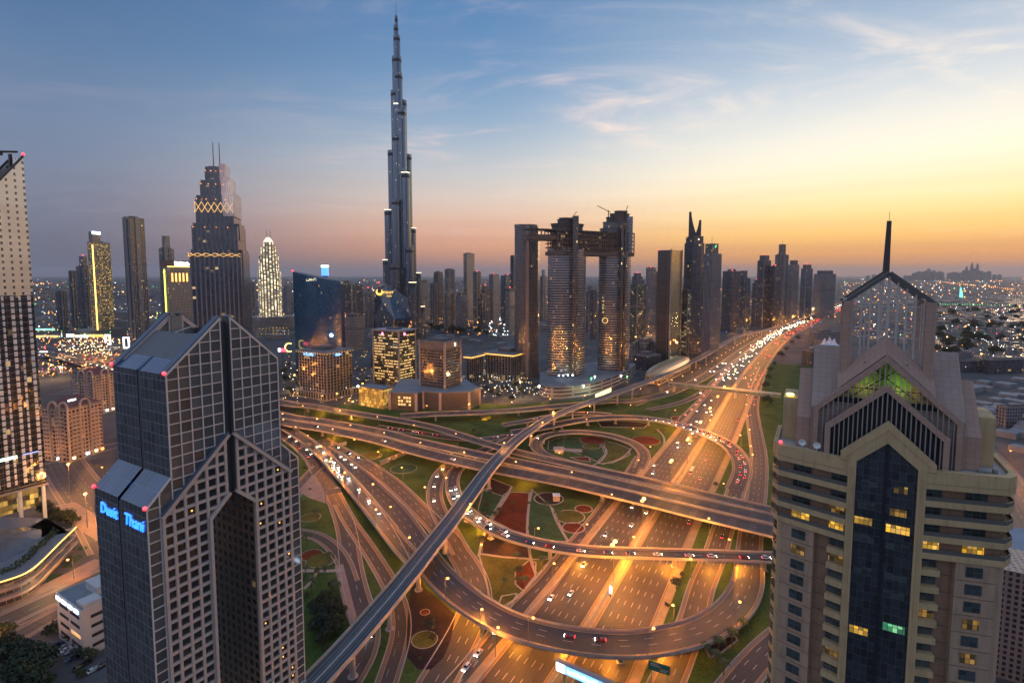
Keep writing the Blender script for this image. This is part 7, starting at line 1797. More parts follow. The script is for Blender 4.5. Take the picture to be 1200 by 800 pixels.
glows('distant_lamps', 'scattered red lamps of the far city', RD, 5, [(45, 395, 135, 435, 40), (290, 330, 980, 370, 30), (1090, 340, 1200, 420, 10), (992, 335, 1088, 395, 14)], size=0.8)
glows('distant_lamps', 'scattered blue lamps of the far city', BLm, 6, [(300, 340, 640, 400, 14), (45, 400, 130, 440, 6), (745, 370, 980, 390, 12)], size=0.9)
glow_rows('distant_lamps', 'rows of orange lamps along far streets', OR, [(36, 333, 75, 331, 14), (495, 371, 580, 379, 34), (545, 385, 600, 378, 22), (500, 381, 545, 384, 14), (1050, 326.5, 1120, 327, 20), (1098, 330, 1200, 340, 44), (745, 383, 772, 379, 12), (845, 366, 886, 358, 22), (1000, 332, 1050, 327, 16), (800, 350, 880, 346, 12)], size=0.9)
glow_rows('distant_lamps', 'row of green lamps along a far street right of the crown of the beige tower', GR, [(1087, 356, 1160, 357, 26), (1160, 357, 1200, 358.5, 8)], size=0.7)
glow_rows('distant_lamps', 'short rows of white lamps among the villas', WH, [(1167, 367, 1183, 376, 9), (1096, 388, 1098, 398, 6), (1148, 394, 1158, 401, 6), (100, 344, 150, 341, 10)], size=0.8)
glow_rows('distant_lamps', 'rows of small lamps on the mall roof', YL, [(304, 385, 336, 384, 9), (303, 388, 338, 387, 9), (302, 391, 338, 390.5, 9)], z=9, size=0.7)
glows('flood_lights', 'cluster of bright cold flood lights on the building site left of the plain curved tower', emat('flood_cold', (0.75, 0.95, 1), 5.0), 9, [(573, 370, 604, 393, 46)], zr=(8, 24), size=1.0)
glows('market_lights', 'jumble of bright market lights left of the twin leg hotel', WARMW, 10, [(90, 398, 140, 416, 46), (60, 398, 92, 412, 14)], zr=(2, 8), size=0.9)

# ---------------------------------------------------------------- street lamps
PL = bpy.data.lights.new('sodium_light', 'POINT'); PL.energy = 6600; PL.color = (1.0, 0.32, 0.045); PL.shadow_soft_size = 0.5
PL2 = bpy.data.lights.new('sodium_light_high', 'POINT'); PL2.energy = 70000; PL2.color = (1.0, 0.32, 0.035); PL2.shadow_soft_size = 0.6
POLE = pmat('lamp_pole_grey', (0.16, 0.15, 0.14), 0.5, 0.5)
def lamp_proto(h, two, light, name):
    t = thing(name, 'lamp', 'street lamp')
    m = MB(); m.tube((0, 0, 0), (0, 0, h), 0.17, 6, 0.09); m.build('pole', POLE, t)
    m = MB()
    for s in ((-1, 1) if two else (1,)): m.tube((0, 0, h - 0.1), (s * 2.2, 0, h + 0.5), 0.08, 5)
    m.build('arm', POLE, t)
    for s in ((-1, 1) if two else (1,)):
        m = MB(); m.ball((s * 2.3, 0, h + 0.36), 0.72 if h < 18 else 1.25, 7, 5, 0.6); m.build('lamp_head', SODIUM, t)
    lo = bpy.data.objects.new('lamp_light', light); COL.objects.link(lo); lo.parent = t; lo.location = (0 if two else 2.4, 0, h - 0.7)
    return t
LP1 = lamp_proto(12.0, False, PL, 'street_lamp'); LPH = lamp_proto(22.0, True, PL2, 'street_lamp')
_lu = {}
def put_lamp(proto, p, ang, label, group):
    if proto.name in _lu: o = copy_tree(proto)
    else: o = proto; _lu[proto.name] = 1
    o.location = p; o.rotation_euler = (0, 0, ang)
    tag(o, label, 'street lamp', group)
def lamps_along(key, d0, d1, step, side, proto, where, endname, double=False):
    P = ROAD[key]; n = 0; d = d0 * P.L
    while d < d1 * P.L:
        q, a, _ = P.at(d, 0)
        if under_deck(P.at(d, side * P.w / 2 if side and not isinstance(P.w, list) else 0)[0]): d += 9.0; continue
        n += 1; i = min(range(len(P.s)), key=lambda j: abs(P.s[j] - d)); w = P.ws[i]
        p, a, _ = P.at(d, side * (w / 2 + 0.1) if side else 0)
        put_lamp(proto, p + Vector((0, 0, 0.0)), a + (pi / 2 * 0 if double or not side else (pi if side > 0 else 0)) - (0 if True else 0) + (-pi / 2 + pi / 2), 'street lamp on %s, %s from %s' % (where, ordw(n), endname), 'street lamps of the interchange and its roads')
        d += step
lamps_along('median', 0.045, 0.19, 62, 0, LPH, 'the median of the wide highway', 'the bottom', True)
lamps_along('median', 0.215, 0.80, 105, 0, LPH, 'the far median of the wide highway', 'the footbridge end', True)
lamps_along('r8', 0.30, 0.90, 46, -1, LP1, 'the rim of the big curved flyover', 'its left')
lamps_along('r7', 0.36, 0.93, 52, -1, LP1, 'the near edge of the low flyover', 'its left')
lamps_along('r2b', 0.28, 0.88, 47, -1, LP1, 'the near edge of the long double flyover', 'the left')
lamps_along('r2a', 0.29, 0.88, 52, 1, LP1, 'the far edge of the long double flyover', 'the left')
lamps_along('r3', 0.25, 0.56, 44, 1, LP1, 'the far edge of the descending upper ramp', 'the left')
lamps_along('r4', 0.08, 0.8, 48, -1, LP1, 'the near edge of the straight upper ramp', 'its left end')
lamps_along('r5', 0.15, 0.95, 44, 1, LP1, 'the rim of the rear curved flyover', 'its left')
lamps_along('loop', 0.30, 0.98, 46, 1, LP1, 'the outer edge of the loop ramp', 'the double flyover')
lamps_along('r14', 0.12, 0.95, 38, -1, LP1, 'the inner ramp with white headlights', 'its top')
lamps_along('r11', 0.04, 0.9, 46, 1, LP1, 'the wide curved road under the viaduct', 'its upper end')
lamps_along('r15', 0.05, 0.6, 44, 1, LP1, 'the frontage road beside the twin leg hotel', 'its upper end')
lamps_along('svc', 0.1, 0.9, 46, -1, LP1, 'the service road right of the highway', 'its upper end')
lamps_along('r6b', 0.15, 0.95, 50, 1, LP1, 'the slip road left of the highway', 'its upper end')
lamps_along('r13', 0.05, 0.75, 55, -1, LP1, 'the collector road right of the highway', 'its far end')
lamps_along('r4g', 0.02, 0.95, 42, 1, LP1, 'the left frontage road below the metro track', 'the station end')
lamps_along('r18', 0.2, 0.95, 50, 1, LP1, 'the busy street behind the beige tower', 'its far end')
lamps_along('s1', 0.1, 0.7, 45, 1, LP1, 'the boulevard at lower left', 'the left edge of the picture')
lamps_along('s1b', 0.1, 0.9, 40, -1, LP1, 'the nearer boulevard carriageway at lower left', 'the left edge')
lamps_along('s3', 0.1, 0.9, 42, -1, LP1, 'the cross street by the red roofed apartments', 'the left edge')
lamps_along('s2', 0.05, 0.9, 50, 1, LP1, 'the wide empty avenue', 'its far end')
for i, (px, py) in enumerate(((412, 482), (497, 478), (567, 470), (352, 462), (378, 467), (440, 477), (640, 475), (590, 466))):
    put_lamp(LP1, ground(px, py), 0, 'street lamp in the gardens beyond the upper ramp, %s from the left' % ordw(sorted((352, 378, 412, 440, 497, 567, 590, 640)).__getitem__(0) * 0 + sorted((352, 378, 412, 440, 497, 567, 590, 640)).index(px) + 1), 'street lamps of the interchange and its roads')

# ---------------------------------------------------------------- cars
CARC = {'white': (0.70, 0.70, 0.69), 'silver': (0.40, 0.41, 0.42), 'black': (0.02, 0.02, 0.022), 'red': (0.30, 0.03, 0.03), 'blue': (0.04, 0.07, 0.16)}
CMAT = {k: pmat('car_paint_' + k, v, 0.25, 0.2, spec=0.6) for k, v in CARC.items()}
CGL = pmat('car_glass', (0.012, 0.013, 0.015), 0.05, spec=0.8); TYRE = pmat('tyre_rubber', (0.015, 0.015, 0.015), 0.9)
HLM = emat('headlight_glow', (1.0, 0.93, 0.75), 22.0); TLM = emat('taillight_glow', (1.0, 0.012, 0.02), 8.0); DIMH = pmat('headlight_off', (0.6, 0.6, 0.6), 0.1); DIMT = pmat('taillight_off', (0.25, 0.01, 0.01), 0.3)
def car_meshes(color, suv=False, lit=True):
    W2 = 0.92; hgt = 1.75 if suv else 1.45
    t = thing('car', 'car', 'car')
    m = MB()
    prof = [(-2.25, 0.32), (2.2, 0.32), (2.32, 0.62), (2.2, 0.85), (1.15, 1.0), (-1.6, 1.02), (-2.28, 0.92), (-2.34, 0.6)]
    n = len(prof)
    def sec(y, k): return [(x * (1 - 0.03 * k), y, 0.34 + (z - 0.34) * (1 - 0.05 * k)) for x, z in prof]
    rings = [sec(-W2, 1), sec(-W2 + 0.1, 0), sec(W2 - 0.1, 0), sec(W2, 1)]
    for a, b in zip(rings, rings[1:]):
        for i in range(n):
            j = (i + 1) % n; m.face([a[i], b[i], b[j], a[j]])
    m.face(rings[0]); m.face(rings[-1][::-1])
    x0, x1, r0, r1 = (-2.1, 1.0, -1.9, 0.2) if suv else (-1.75, 1.05, -1.15, 0.15)
    m.face([(r0, -0.68, hgt), (r1, -0.68, hgt), (r1, 0.68, hgt), (r0, 0.68, hgt)])
    for s in (-1, 1):
        for xa, xb in ((x0, r0), (x1, r1)): m.bar((xa, s * 0.84, 1.0), (xb, s * 0.68, hgt - 0.02), 0.09, 0.08)
        m.bar((-0.5, s * 0.845, 1.0), (-0.48, s * 0.69, hgt - 0.02), 0.09, 0.06)
    m.build('body', CMAT[color], t)
    g_ = MB(); A = [(x0, -0.85, 0.99), (x1, -0.85, 0.99), (x1, 0.85, 0.99), (x0, 0.85, 0.99)]; B = [(r0, -0.67, hgt - 0.03), (r1, -0.67, hgt - 0.03), (r1, 0.67, hgt - 0.03), (r0, 0.67, hgt - 0.03)]
    for i in range(4):
        j = (i + 1) % 4; g_.face([A[i], A[j], B[j], B[i]])
    g_.build('windows', CGL, t)
    for x in (-1.42, 1.4):
        for s in (-1, 1):
            w = MB(); w.tube((x, s * 0.72, 0.33), (x, s * 0.95, 0.33), 0.33, 10); w.build('wheel', TYRE, t)
    for s in (-1, 1):
        h = MB(); h.box(2.12, s * 0.62 - 0.22, 0.56, 2.36, s * 0.62 + 0.22, 0.80); h.build('headlight', HLM if lit else DIMH, t)
        h = MB(); h.box(-2.40, s * 0.62 - 0.22, 0.62, -2.18, s * 0.62 + 0.22, 0.86); h.build('taillight', TLM if lit else DIMT, t)
    return t
CARP = {}; far_proto = {}
def car_proto(color, suv, lit):
    k = (color, suv, lit)
    if k not in CARP: CARP[k] = [car_meshes(color, suv, lit), False]
    e = CARP[k]
    if not e[1]: e[1] = True; return e[0]
    return copy_tree(e[0])
def far_car(color, front):
    """too small in the photo to show parts"""
    k = (color, front)
    if k not in far_proto:
        m = MB(); m.box(-2.3, -0.9, 0.3, 2.3, 0.9, 0.95); m.prism([(-1.7, -0.8), (1.0, -0.8), (1.0, 0.8), (-1.7, 0.8)], 0.95, 1.45, inset=[(-1.2, -0.65), (0.3, -0.65), (0.3, 0.65), (-1.2, 0.65)])
        o = m.build('car', CMAT[color])
        me = o.data; me.materials.append(HLM if front else TLM)
        l = MB(); 
        for s in (-1, 1):
            x = 2.31 if front else -2.31; l.box(min(x, x * 1.03), s * 0.6 - 0.3, 0.45, max(x, x * 1.03), s * 0.6 + 0.3, 0.95)
        vs = [v[:] for v in l.v]; base = len(me.vertices)
        nv = [tuple(v.co) for v in me.vertices] + [tuple(v) for v in vs]; nf = [tuple(p.vertices) for p in me.polygons] + [tuple(i + base for i in f) for f in l.f]; n0 = len(me.polygons)
        m2 = bpy.data.meshes.new('car'); m2.from_pydata(nv, [], nf); m2.materials.append(CMAT[color]); m2.materials.append(HLM if front else TLM)
        for i, p in enumerate(m2.polygons): p.material_index = 1 if i >= n0 else 0
        o.data = m2; far_proto[k] = [o, False]
    e = far_proto[k]
    if not e[1]: e[1] = True; return e[0]
    c = e[0].copy(); COL.objects.link(c); return c
rc = random.Random(77)
SPOT = bpy.data.lights.new('headlight_beam', 'SPOT'); SPOT.energy = 1500; SPOT.spot_size = R(70); SPOT.spot_blend = 0.7; SPOT.color = (1.0, 0.92, 0.78); SPOT.shadow_soft_size = 0.2
ncar = [0]; nbeam = [0]
def cars(key, lat, d0, d1, n, direction, where, endname, colors=('white', 'silver', 'black', 'white', 'blue', 'red'), far=False, jitter=0.3, dz=0.05, beam=False):
    """direction +1: drives along the path, -1: against it"""
    P = ROAD[key]
    for i in range(n):
        d = P.L * (d0 + (d1 - d0) * (i + 0.5 + rc.uniform(-jitter, jitter)) / n)
        p, a, sl = P.at(d, lat + rc.uniform(-0.25, 0.25)); col_ = rc.choice(colors); suv = rc.random() < 0.35
        toward = (Vector((cos(a), sin(a))) * direction).dot(Vector((-p.x, -p.y)).normalized()) > 0
        o = far_car(col_, toward) if far else car_proto(col_, suv, True)
        o.location = p + Vector((0, 0, dz)); o.rotation_euler = (0, -sl * direction, a + (0 if direction > 0 else pi))
        tag(o, '%s %s with %s on the %s, %s from %s' % (col_, 'car' if far or not suv else 'suv', 'headlights' if toward else 'red lights', where, ordw(i + 1), endname), 'car', 'cars driving with their lights on')
        ncar[0] += 1
        if beam and toward and nbeam[0] < 45:
            nbeam[0] += 1
            b_ = bpy.data.objects.new('headlight_beam', SPOT); COL.objects.link(b_); b_.parent = o; b_.location = (2.6, 0, 0.75); b_.rotation_euler = (0, R(-83), 0)
# the queue on the low flyover
cars('r7', -1.6, 0.33, 0.92, 17, 1, 'low flyover near lane', 'its left', jitter=0.15)
cars('r7', 1.9, 0.33, 0.56, 7, 1, 'low flyover far lane', 'its left', jitter=0.15, beam=True)
_rd = ('red', 'silver', 'black', 'white')
cars('r5', 2.6, 0.50, 0.95, 11, -1, 'rear curved flyover outer lane', 'its left', _rd, jitter=0.2)
cars('r5', -1.0, 0.60, 0.97, 9, -1, 'rear curved flyover middle lane', 'its left', _rd, jitter=0.2)
cars('r5', -4.8, 0.42, 0.70, 11, 1, 'rear curved flyover inner lane', 'its left', ('white',), jitter=0.1, beam=True)
cars('r5b', 0, 0.1, 0.8, 3, 1, 'short joining ramp', 'its left')
cars('r2b', 4.0, 0.26, 0.38, 8, 1, 'double flyover beside the hotel', 'the left', ('white',), beam=True)
cars('r2b', 0.0, 0.40, 0.82, 7, 1, 'double flyover near carriageway', 'the left', beam=True)
cars('r2a', 3, 0.245, 0.42, 10, -1, 'double flyover far outer lane', 'the left', ('red', 'silver', 'white'))
cars('r2a', -2, 0.25, 0.40, 7, -1, 'double flyover far inner lane', 'the left', ('red', 'black', 'white'))
cars('r9', 0, 0.05, 0.5, 5, -1, 'link road', 'its left')
cars('r9', 1, 0.7, 0.98, 3, 1, 'link road far end', 'its left')
cars('r11', 2, 0.08, 0.22, 3, 1, 'wide curved road', 'its top')
cars('r14', 1.5, 0.30, 0.86, 8, 1, 'inner ramp', 'its top', ('white', 'silver'), beam=True)
cars('r14', -2, 0.45, 0.62, 4, 1, 'inner ramp outer lane', 'its top', ('white',), beam=True)
cars('r12x' if 'r12x' in ROAD else 'r8', 2, 0.06, 0.16, 4, 1, 'start of the big flyover', 'its top', ('white',), beam=True)
cars('r15', 1.5, 0.10, 0.3, 5, 1, 'frontage road by the hotel', 'its top', ('white',), beam=True)
cars('r15', -2.5, 0.2, 0.30, 2, -1, 'frontage road outer lane', 'its top')
cars('r15', 2, 0.86, 0.93, 2, 1, 'frontage road below the metro', 'its top', ('white',), beam=True)
cars('r10', -1, 0.1, 0.6, 4, 1, 'short slip road', 'its top', ('white', 'silver'), beam=True)
cars('r6b', 0, 0.12, 0.24, 2, 1, 'slip road left of highway', 'its top', ('white',), beam=True)
cars('r6b', -2, 0.78, 0.98, 4, 1, 'slip road at the bottom', 'its top', ('white',), beam=True)
cars('loop', 1.5, 0.36, 0.42, 1, -1, 'loop ramp', 'the left', ('red',))
cars('r8', 1.5, 0.68, 0.73, 2, -1, 'big curved flyover', 'the left', ('red',))
cars('svc', 1, 0.05, 0.5, 4, -1, 'box marked service road', 'its top', ('red', 'black', 'white'))
cars('r13', 2.2, 0.05, 0.45, 9, -1, 'right collector road inner lane', 'its top', _rd[:3])
cars('r13', -2.2, 0.1, 0.55, 5, -1, 'right collector road outer lane', 'its top', _rd[:3])
# highway, near part with whole cars
LN = [-9.2, -5.5, -1.8, 1.9, 5.6, 9.3]
NMS = ['first', 'second', 'third', 'fourth', 'fifth', 'sixth']
for k_, o_ in enumerate(LN):
    cars('hl', -o_, 0.03, 0.16, (4, 6, 5, 4, 3, 2)[k_], -1, 'front oncoming highway %s lane' % NMS[k_], 'the bottom', ('white', 'silver', 'white'), beam=True)
    cars('hr', o_, 0.04, 0.155, (2, 1, 1, 1, 0, 1)[k_], 1, 'front leaving highway %s lane' % NMS[k_], 'the bottom', ('silver', 'black', 'red'))
for k_, o_ in enumerate(LN):
    cars('hl', -o_, 0.16, 0.30, (8, 8, 7, 5, 5, 3)[k_], -1, 'middle oncoming highway %s lane' % NMS[k_], 'the bottom', ('white', 'silver'), far=True)
    cars('hr', o_, 0.16, 0.30, (2, 2, 2, 2, 2, 3)[k_], 1, 'middle leaving highway %s lane' % NMS[k_], 'the bottom', ('silver', 'black', 'red'), far=True)
def far_traffic():
    r5 = random.Random(4); bd, hd, tl = MB(), MB(), MB()
    for key, sg, n in (('hl', -1, (46, 44, 38, 30, 24, 16)), ('hr', 1, (18, 20, 22, 20, 18, 14))):
        P = ROAD[key]
        for o_, c in zip(LN, n):
            for i in range(c):
                p, a, _ = P.at(P.L * (0.30 + 0.55 * (i + r5.uniform(0.1, 0.9)) / c), o_ * sg); d = Vector((cos(a), sin(a), 0)) * sg; q = Vector((-d.y, d.x, 0)); z = Vector((0, 0, 1))
                bd.bar(p + d * 2.2 + z * 0.6, p - d * 2.2 + z * 0.6, 1.8, 0.7); bd.bar(p + d * 0.6 + z * 1.2, p - d * 1.4 + z * 1.2, 1.5, 0.5)
                for e in (-0.6, 0.6):
                    if sg < 0: hd.bar(p + d * 2.2 + q * e + z * 0.75, p + d * 2.34 + q * e + z * 0.75, 0.75, 0.6)
                    else: tl.bar(p - d * 2.2 + q * e + z * 0.8, p - d * 2.34 + q * e + z * 0.8, 0.8, 0.6)
    o = tag(bd.build('distant_cars', CMAT['silver']), 'stream of distant cars on the far highway beyond the footbridge', 'cars', kind='stuff')
    tag(hd.build('headlights', HLM, o), kind='stuff'); tag(tl.build('taillights', TLM, o), kind='stuff')
far_traffic()
cars('r4i', 0, 0.05, 0.95, 14, 1, 'packed slip road', 'its left', ('white',), far=True, jitter=0.1)
cars('r4h', 0, 0.2, 0.8, 6, -1, 'inner slip road', 'its left', ('white',), far=True, jitter=0.2)
cars('r4g', 3, 0.02, 0.2, 6, -1, 'station frontage road outer lane', 'the left', ('white', 'silver'), far=True)
cars('r4g', -2, 0.1, 0.6, 9, -1, 'station frontage road inner lane', 'the left', ('white', 'silver'), far=True)
cars('r18', 4, 0.3, 0.8, 4, 1, 'street behind the beige tower', 'its top', far=True)
def bus(key, d, lat, sgn, label):
    P = ROAD[key]; p, a, sl = P.at(P.L * d, lat); t = thing('bus', label, 'bus', p + Vector((0, 0, 0.05)), a + (0 if sgn > 0 else pi))
    m = MB(); m.box(-5.8, -1.25, 0.45, 5.8, 1.25, 1.5); m.box(-5.8, -1.25, 2.7, 5.8, 1.25, 3.2); m.box(-2, -0.8, 3.2, 1.5, 0.8, 3.5); m.build('body', CMAT['white'], t)
    m = MB(); m.box(-5.75, -1.22, 1.5, 5.75, 1.22, 2.7); m.build('windows', CGL, t)
    m = MB(); m.box(-5.82, -1.27, 1.0, 5.82, 1.27, 1.3); m.build('stripe', CMAT['red'], t)
    for x in (-3.6, 3.6):
        for s_ in (-1, 1): w = MB(); w.tube((x, s_ * 1.0, 0.5), (x, s_ * 1.28, 0.5), 0.5, 10); w.build('wheel', TYRE, t)
    for s_ in (-1, 1):
        m = MB(); m.box(5.78, s_ * 0.9 - 0.25, 0.7, 5.86, s_ * 0.9 + 0.25, 1.0); m.build('headlight', HLM, t); m = MB(); m.box(-5.86, s_ * 0.9 - 0.25, 0.7, -5.78, s_ * 0.9 + 0.25, 1.0); m.build('taillight', TLM, t)
bus('hr', 0.088, 7.4, 1, 'white bus with a red stripe on the leaving highway near the front')
bus('hl', 0.118, 7.5, -1, 'white bus with a red stripe on the oncoming highway before the low flyover')
bus('r2b', 0.55, -4.2, 1, 'white bus with a red stripe on the double flyover')
# parked cars beside the white office
pk = [(68, 756, 'blue'), (73, 760, 'silver'), (78, 762, 'white'), (83, 764, 'silver'), (75, 766, 'white'), (84, 772, 'blue'), (89, 770, 'blue'), (94, 768, 'black'), (92, 783, 'black'), (100, 779, 'black'), (109, 786, 'white'), (118, 782, 'black'), (64, 759, 'black')]
lot = [ground(*q) for q in ((50, 745), (80, 735), (108, 790), (135, 775), (150, 830), (40, 830))]
m = MB(); lp = [Vector((p.x, p.y, 0.02)) for p in (ground(36, 752), ground(70, 737), ground(100, 775), ground(150, 760), ground(170, 830), ground(60, 840))]
m.face(lp, [(p.x, p.y) for p in lp]); m.uv2 = [(9, 0)] * len(lp)
tag(m.build('parking_lot', pmat('lot_asphalt', (0.085, 0.085, 0.085), 0.8, noise=0.3, nscale=0.1)), 'asphalt parking lot beside the white office block', 'parking lot', kind='structure')
for i, (x, y, c) in enumerate(pk):
    o = car_proto(c, i % 3 == 0, False); o.location = ground(x, y, 0.03); o.rotation_euler = (0, 0, R(59.5) + (0.1 * (i % 3)) + (pi if i % 2 else 0))
    tag(o, '%s car parked beside the white office block, %s from the left' % (c, ordw(sorted(q[0] for q in pk).index(x) + 1)), 'car', 'cars parked beside the white office')

# ---------------------------------------------------------------- gardens inside the interchange
RIM = pmat('pale_garden_path', (0.34, 0.28, 0.23), 0.85, noise=0.15, nscale=0.3)
SOIL = {'red': lawn_mat('red_bed_plants', (0.080, 0.018, 0.008), (0.20, 0.045, 0.018)), 'dark': lawn_mat('dark_bed_plants', (0.018, 0.012, 0.014), (0.045, 0.030, 0.032)), 'olive': lawn_mat('olive_bed_plants', (0.055, 0.062, 0.012), (0.15, 0.145, 0.03)), 'green': lawn_mat('bright_lawn', (0.025, 0.062, 0.024), (0.06, 0.125, 0.050))}
_z = [0.006]
def bed(label, kind, pts, rim=True, round_=False):
    _z[0] += 0.004
    G_ = [ground(*q) for q in pts]
    if round_: 
        (cx_, cy_), (rx, ry) = pts[0], pts[1]
        c = ground(cx_, cy_); r_ = abs(ground(cx_ + rx, cy_).x - c.x); G_ = [Vector((c.x + r_ * cos(2 * pi * i / 28), c.y + r_ * sin(2 * pi * i / 28), 0)) for i in range(28)]
    c = sum(G_, Vector()) / len(G_)
    t = thing('flower_bed', label, 'flower bed', (c.x, c.y, 0))
    m = MB(t.location); m.face([Vector((p.x, p.y, _z[0] + (0.1 if round_ else 0))) for p in G_], [(p.x, p.y) for p in G_]); m.build('plants', SOIL[kind], t)
    if rim:
        m = MB(t.location); n = len(G_)
        for i in range(n):
            a, b = G_[i].copy(), G_[(i + 1) % n].copy(); a.z = b.z = 0.06; m.bar(a, b, 0.9, 0.2)
        m.build('rim', RIM, t)
bed('big red brown flower bed in the middle between the viaduct and the low flyover', 'red', [(598, 576), (620, 577.5), (617, 626), (600, 621), (577, 609)])
bed('bright green lawn panel right of the big red brown bed', 'green', [(621, 577), (624, 574), (648, 596), (665, 634), (640, 634), (618, 626)])
bed('green lawn panel left of the big red brown bed', 'green', [(566, 574), (590, 581), (575, 606), (560, 598)])
bed('dark purple bed below the double flyover left of the red bed', 'dark', [(570, 558), (600, 570), (596, 576), (588, 581), (566, 572)])
bed('dark planted circle under the double flyover', 'dark', [(643, 584), (17, 6)], round_=True)
bed('olive planted circle right of the dark circle', 'olive', [(668, 605), (17, 7)], round_=True)
bed('small red bed between the olive circle and the slip road', 'red', [(672, 618), (13, 5)], round_=True)
bed('red bed up beside the slip road under the double flyover', 'red', [(684, 596), (10, 5)], round_=True)
bed('dark purple bed under the low flyover', 'dark', [(568, 622), (590, 630), (621, 640), (621, 654), (590, 652), (562, 648)])
bed('olive lawn panel below the dark purple bed', 'olive', [(561, 649), (590, 653), (622, 655), (645, 655), (610, 698), (590, 710), (574, 700), (568, 672)])
bed('red brown half round bed beside the slip road left of the highway', 'red', [(620, 656), (628, 659), (627, 675), (613, 692), (604, 684), (604, 670)])
bed('olive half round bed touching the big curved flyover', 'olive', [(606, 695), (598, 712), (584, 708), (588, 698)])
bed('dark purple garden under the big curved flyover beside the metro pier', 'dark', [(486, 668), (500, 690), (520, 707), (534, 720), (528, 750), (520, 770), (505, 784), (490, 784), (476, 768), (477, 735), (480, 700)], rim=False)
bed('olive planted circle in the dark garden below the metro viaduct', 'olive', [(497.5, 749), (14.5, 10)], round_=True)
bed('small stone coloured circle in the dark garden', 'red', [(498, 717), (5, 4)], round_=True)
bed('olive planted circle beside the hotel, upper one', 'olive', [(364, 606), (11, 7)], round_=True)
bed('red planted circle beside the hotel, left of the pair', 'red', [(365, 650), (12, 7)], round_=True)
bed('olive planted circle beside the hotel, right of the pair', 'olive', [(376, 656), (16, 9)], round_=True)
bed('red bed at the top inside the loop ramp', 'red', [(695, 516), (15, 5)], round_=True)
bed('small olive circle inside the loop ramp', 'olive', [(693, 523), (10, 3.5)], round_=True)
bed('olive lawn panel at the right inside the loop ramp', 'olive', [(708, 517), (722, 519), (738, 526), (738, 533), (718, 542), (702, 543), (710, 532)])
bed('bright green lawn at the left inside the loop ramp', 'green', [(643, 517), (660, 512), (680, 513), (690, 521), (706, 524), (709, 532), (700, 541), (690, 536), (668, 528), (642, 527)])
bed('red strip bed below the stone terrace in the loop ramp', 'red', [(668, 535.5), (690, 535.5), (692, 541), (678, 539)])
bed('red oval bed right of the loop ramp', 'red', [(757, 516), (16, 5)], round_=True)
bed('red bed in the narrow garden by the highway above the curved flyover', 'red', [(786, 488.5), (797, 487), (795, 493), (788, 493)])
bed('dark garden under the curved flyover', 'dark', [(700, 494), (735, 493), (760, 496), (755, 501), (705, 500)])
bed('round olive bed under the double flyover by the wall lamps', 'olive', [(434, 534), (13, 4)], round_=True)
bed('round lawn with pale rim under the double flyover', 'green', [(473, 549), (15, 5)], round_=True)
bed('dark round bed near the side road at the foot of the beige tower', 'dark', [(826, 756), (840, 746), (862, 745), (864, 750), (846, 764), (832, 770)])
# garden paths
def footpath(label, pts, w=1.8):
    P = px_path([(x, y, 0.05) for x, y in pts], w, 3.0); _z[0] += 0.001
    m = MB(); surf(m, P, _z[0]); tag(m.build('path', RIM), label, 'path', kind='structure')
footpath('pale path beside the big red bed', [(624, 573), (620, 590), (618, 620), (622, 655), (628, 672)])
footpath('pale path left of the big red bed', [(600, 570), (588, 588), (575, 608), (566, 630), (561, 652)])
footpath('pale path below the dark circle', [(646, 594), (652, 610), (665, 633)])
footpath('pale curved path inside the loop ramp', [(690, 514), (706, 522), (711, 530), (704, 540), (695, 545)])
footpath('second pale curved path inside the loop ramp', [(740, 525), (732, 534), (720, 540), (705, 544)])
footpath('pale path beside the hotel lawn', [(352, 668), (372, 669), (400, 668)], 3.0)
footpath('pale diagonal path beside the hotel lawn', [(356, 690), (366, 680), (371, 671)])
footpath('pale path right of the loop ramp', [(770, 503), (778, 512), (777, 526), (768, 536)])
m = MB(); P = px_path([(648, 526, 0.06), (660, 526.5, 0.06), (682, 528, 0.06)], 9.0); surf(m, P, 0.05)
tag(m.build('terrace', RIM), 'pale stone terrace inside the loop ramp', 'pavement', kind='structure')
# plaza beside the avenue, gore paving
PAV = pmat('pinkish_paving', (0.30, 0.215, 0.17), 0.85, noise=0.2, nscale=0.15)
for lb, pts in (('pinkish paved plaza beside the wide avenue', [(62, 592), (88, 588), (118, 606), (125, 640), (95, 622), (70, 600)]), ('paved fork between the frontage roads', [(349, 575), (366, 556), (376, 566), (383, 590), (362, 583)]), ('brick paved strip along the hotel lawn', [(392, 663), (402, 660), (418, 722), (410, 732), (404, 715)]), ('sandy pavement at the foot of the boulevard', [(0, 706), (60, 680), (110, 655), (128, 655), (128, 664), (72, 690), (0, 722)])):
    _z[0] += 0.002; G_ = [ground(x, y, _z[0] + 0.004) for x, y in pts]; m = MB(); m.face(G_, [(p.x, p.y) for p in G_]); tag(m.build('pavement', PAV), lb, 'pavement', kind='structure')
for i, pts in enumerate(([(88, 614), (100, 608), (118, 610), (114, 619), (90, 620)], [(92, 640), (103, 640), (101, 644), (91, 645)], [(80, 655), (92, 649), (98, 652), (88, 659)], [(72, 665), (80, 657), (87, 664)], [(50, 686), (60, 673), (76, 671), (60, 682)])):
    G_ = [ground(x, y, 0.03) for x, y in pts]; m = MB(); m.face(G_, [(p.x, p.y) for p in G_]); tag(m.build('lawn', SOIL['green']), 'small lawn patch along the curved podium, %s from the back' % ordw(i + 1), 'lawn', kind='structure')
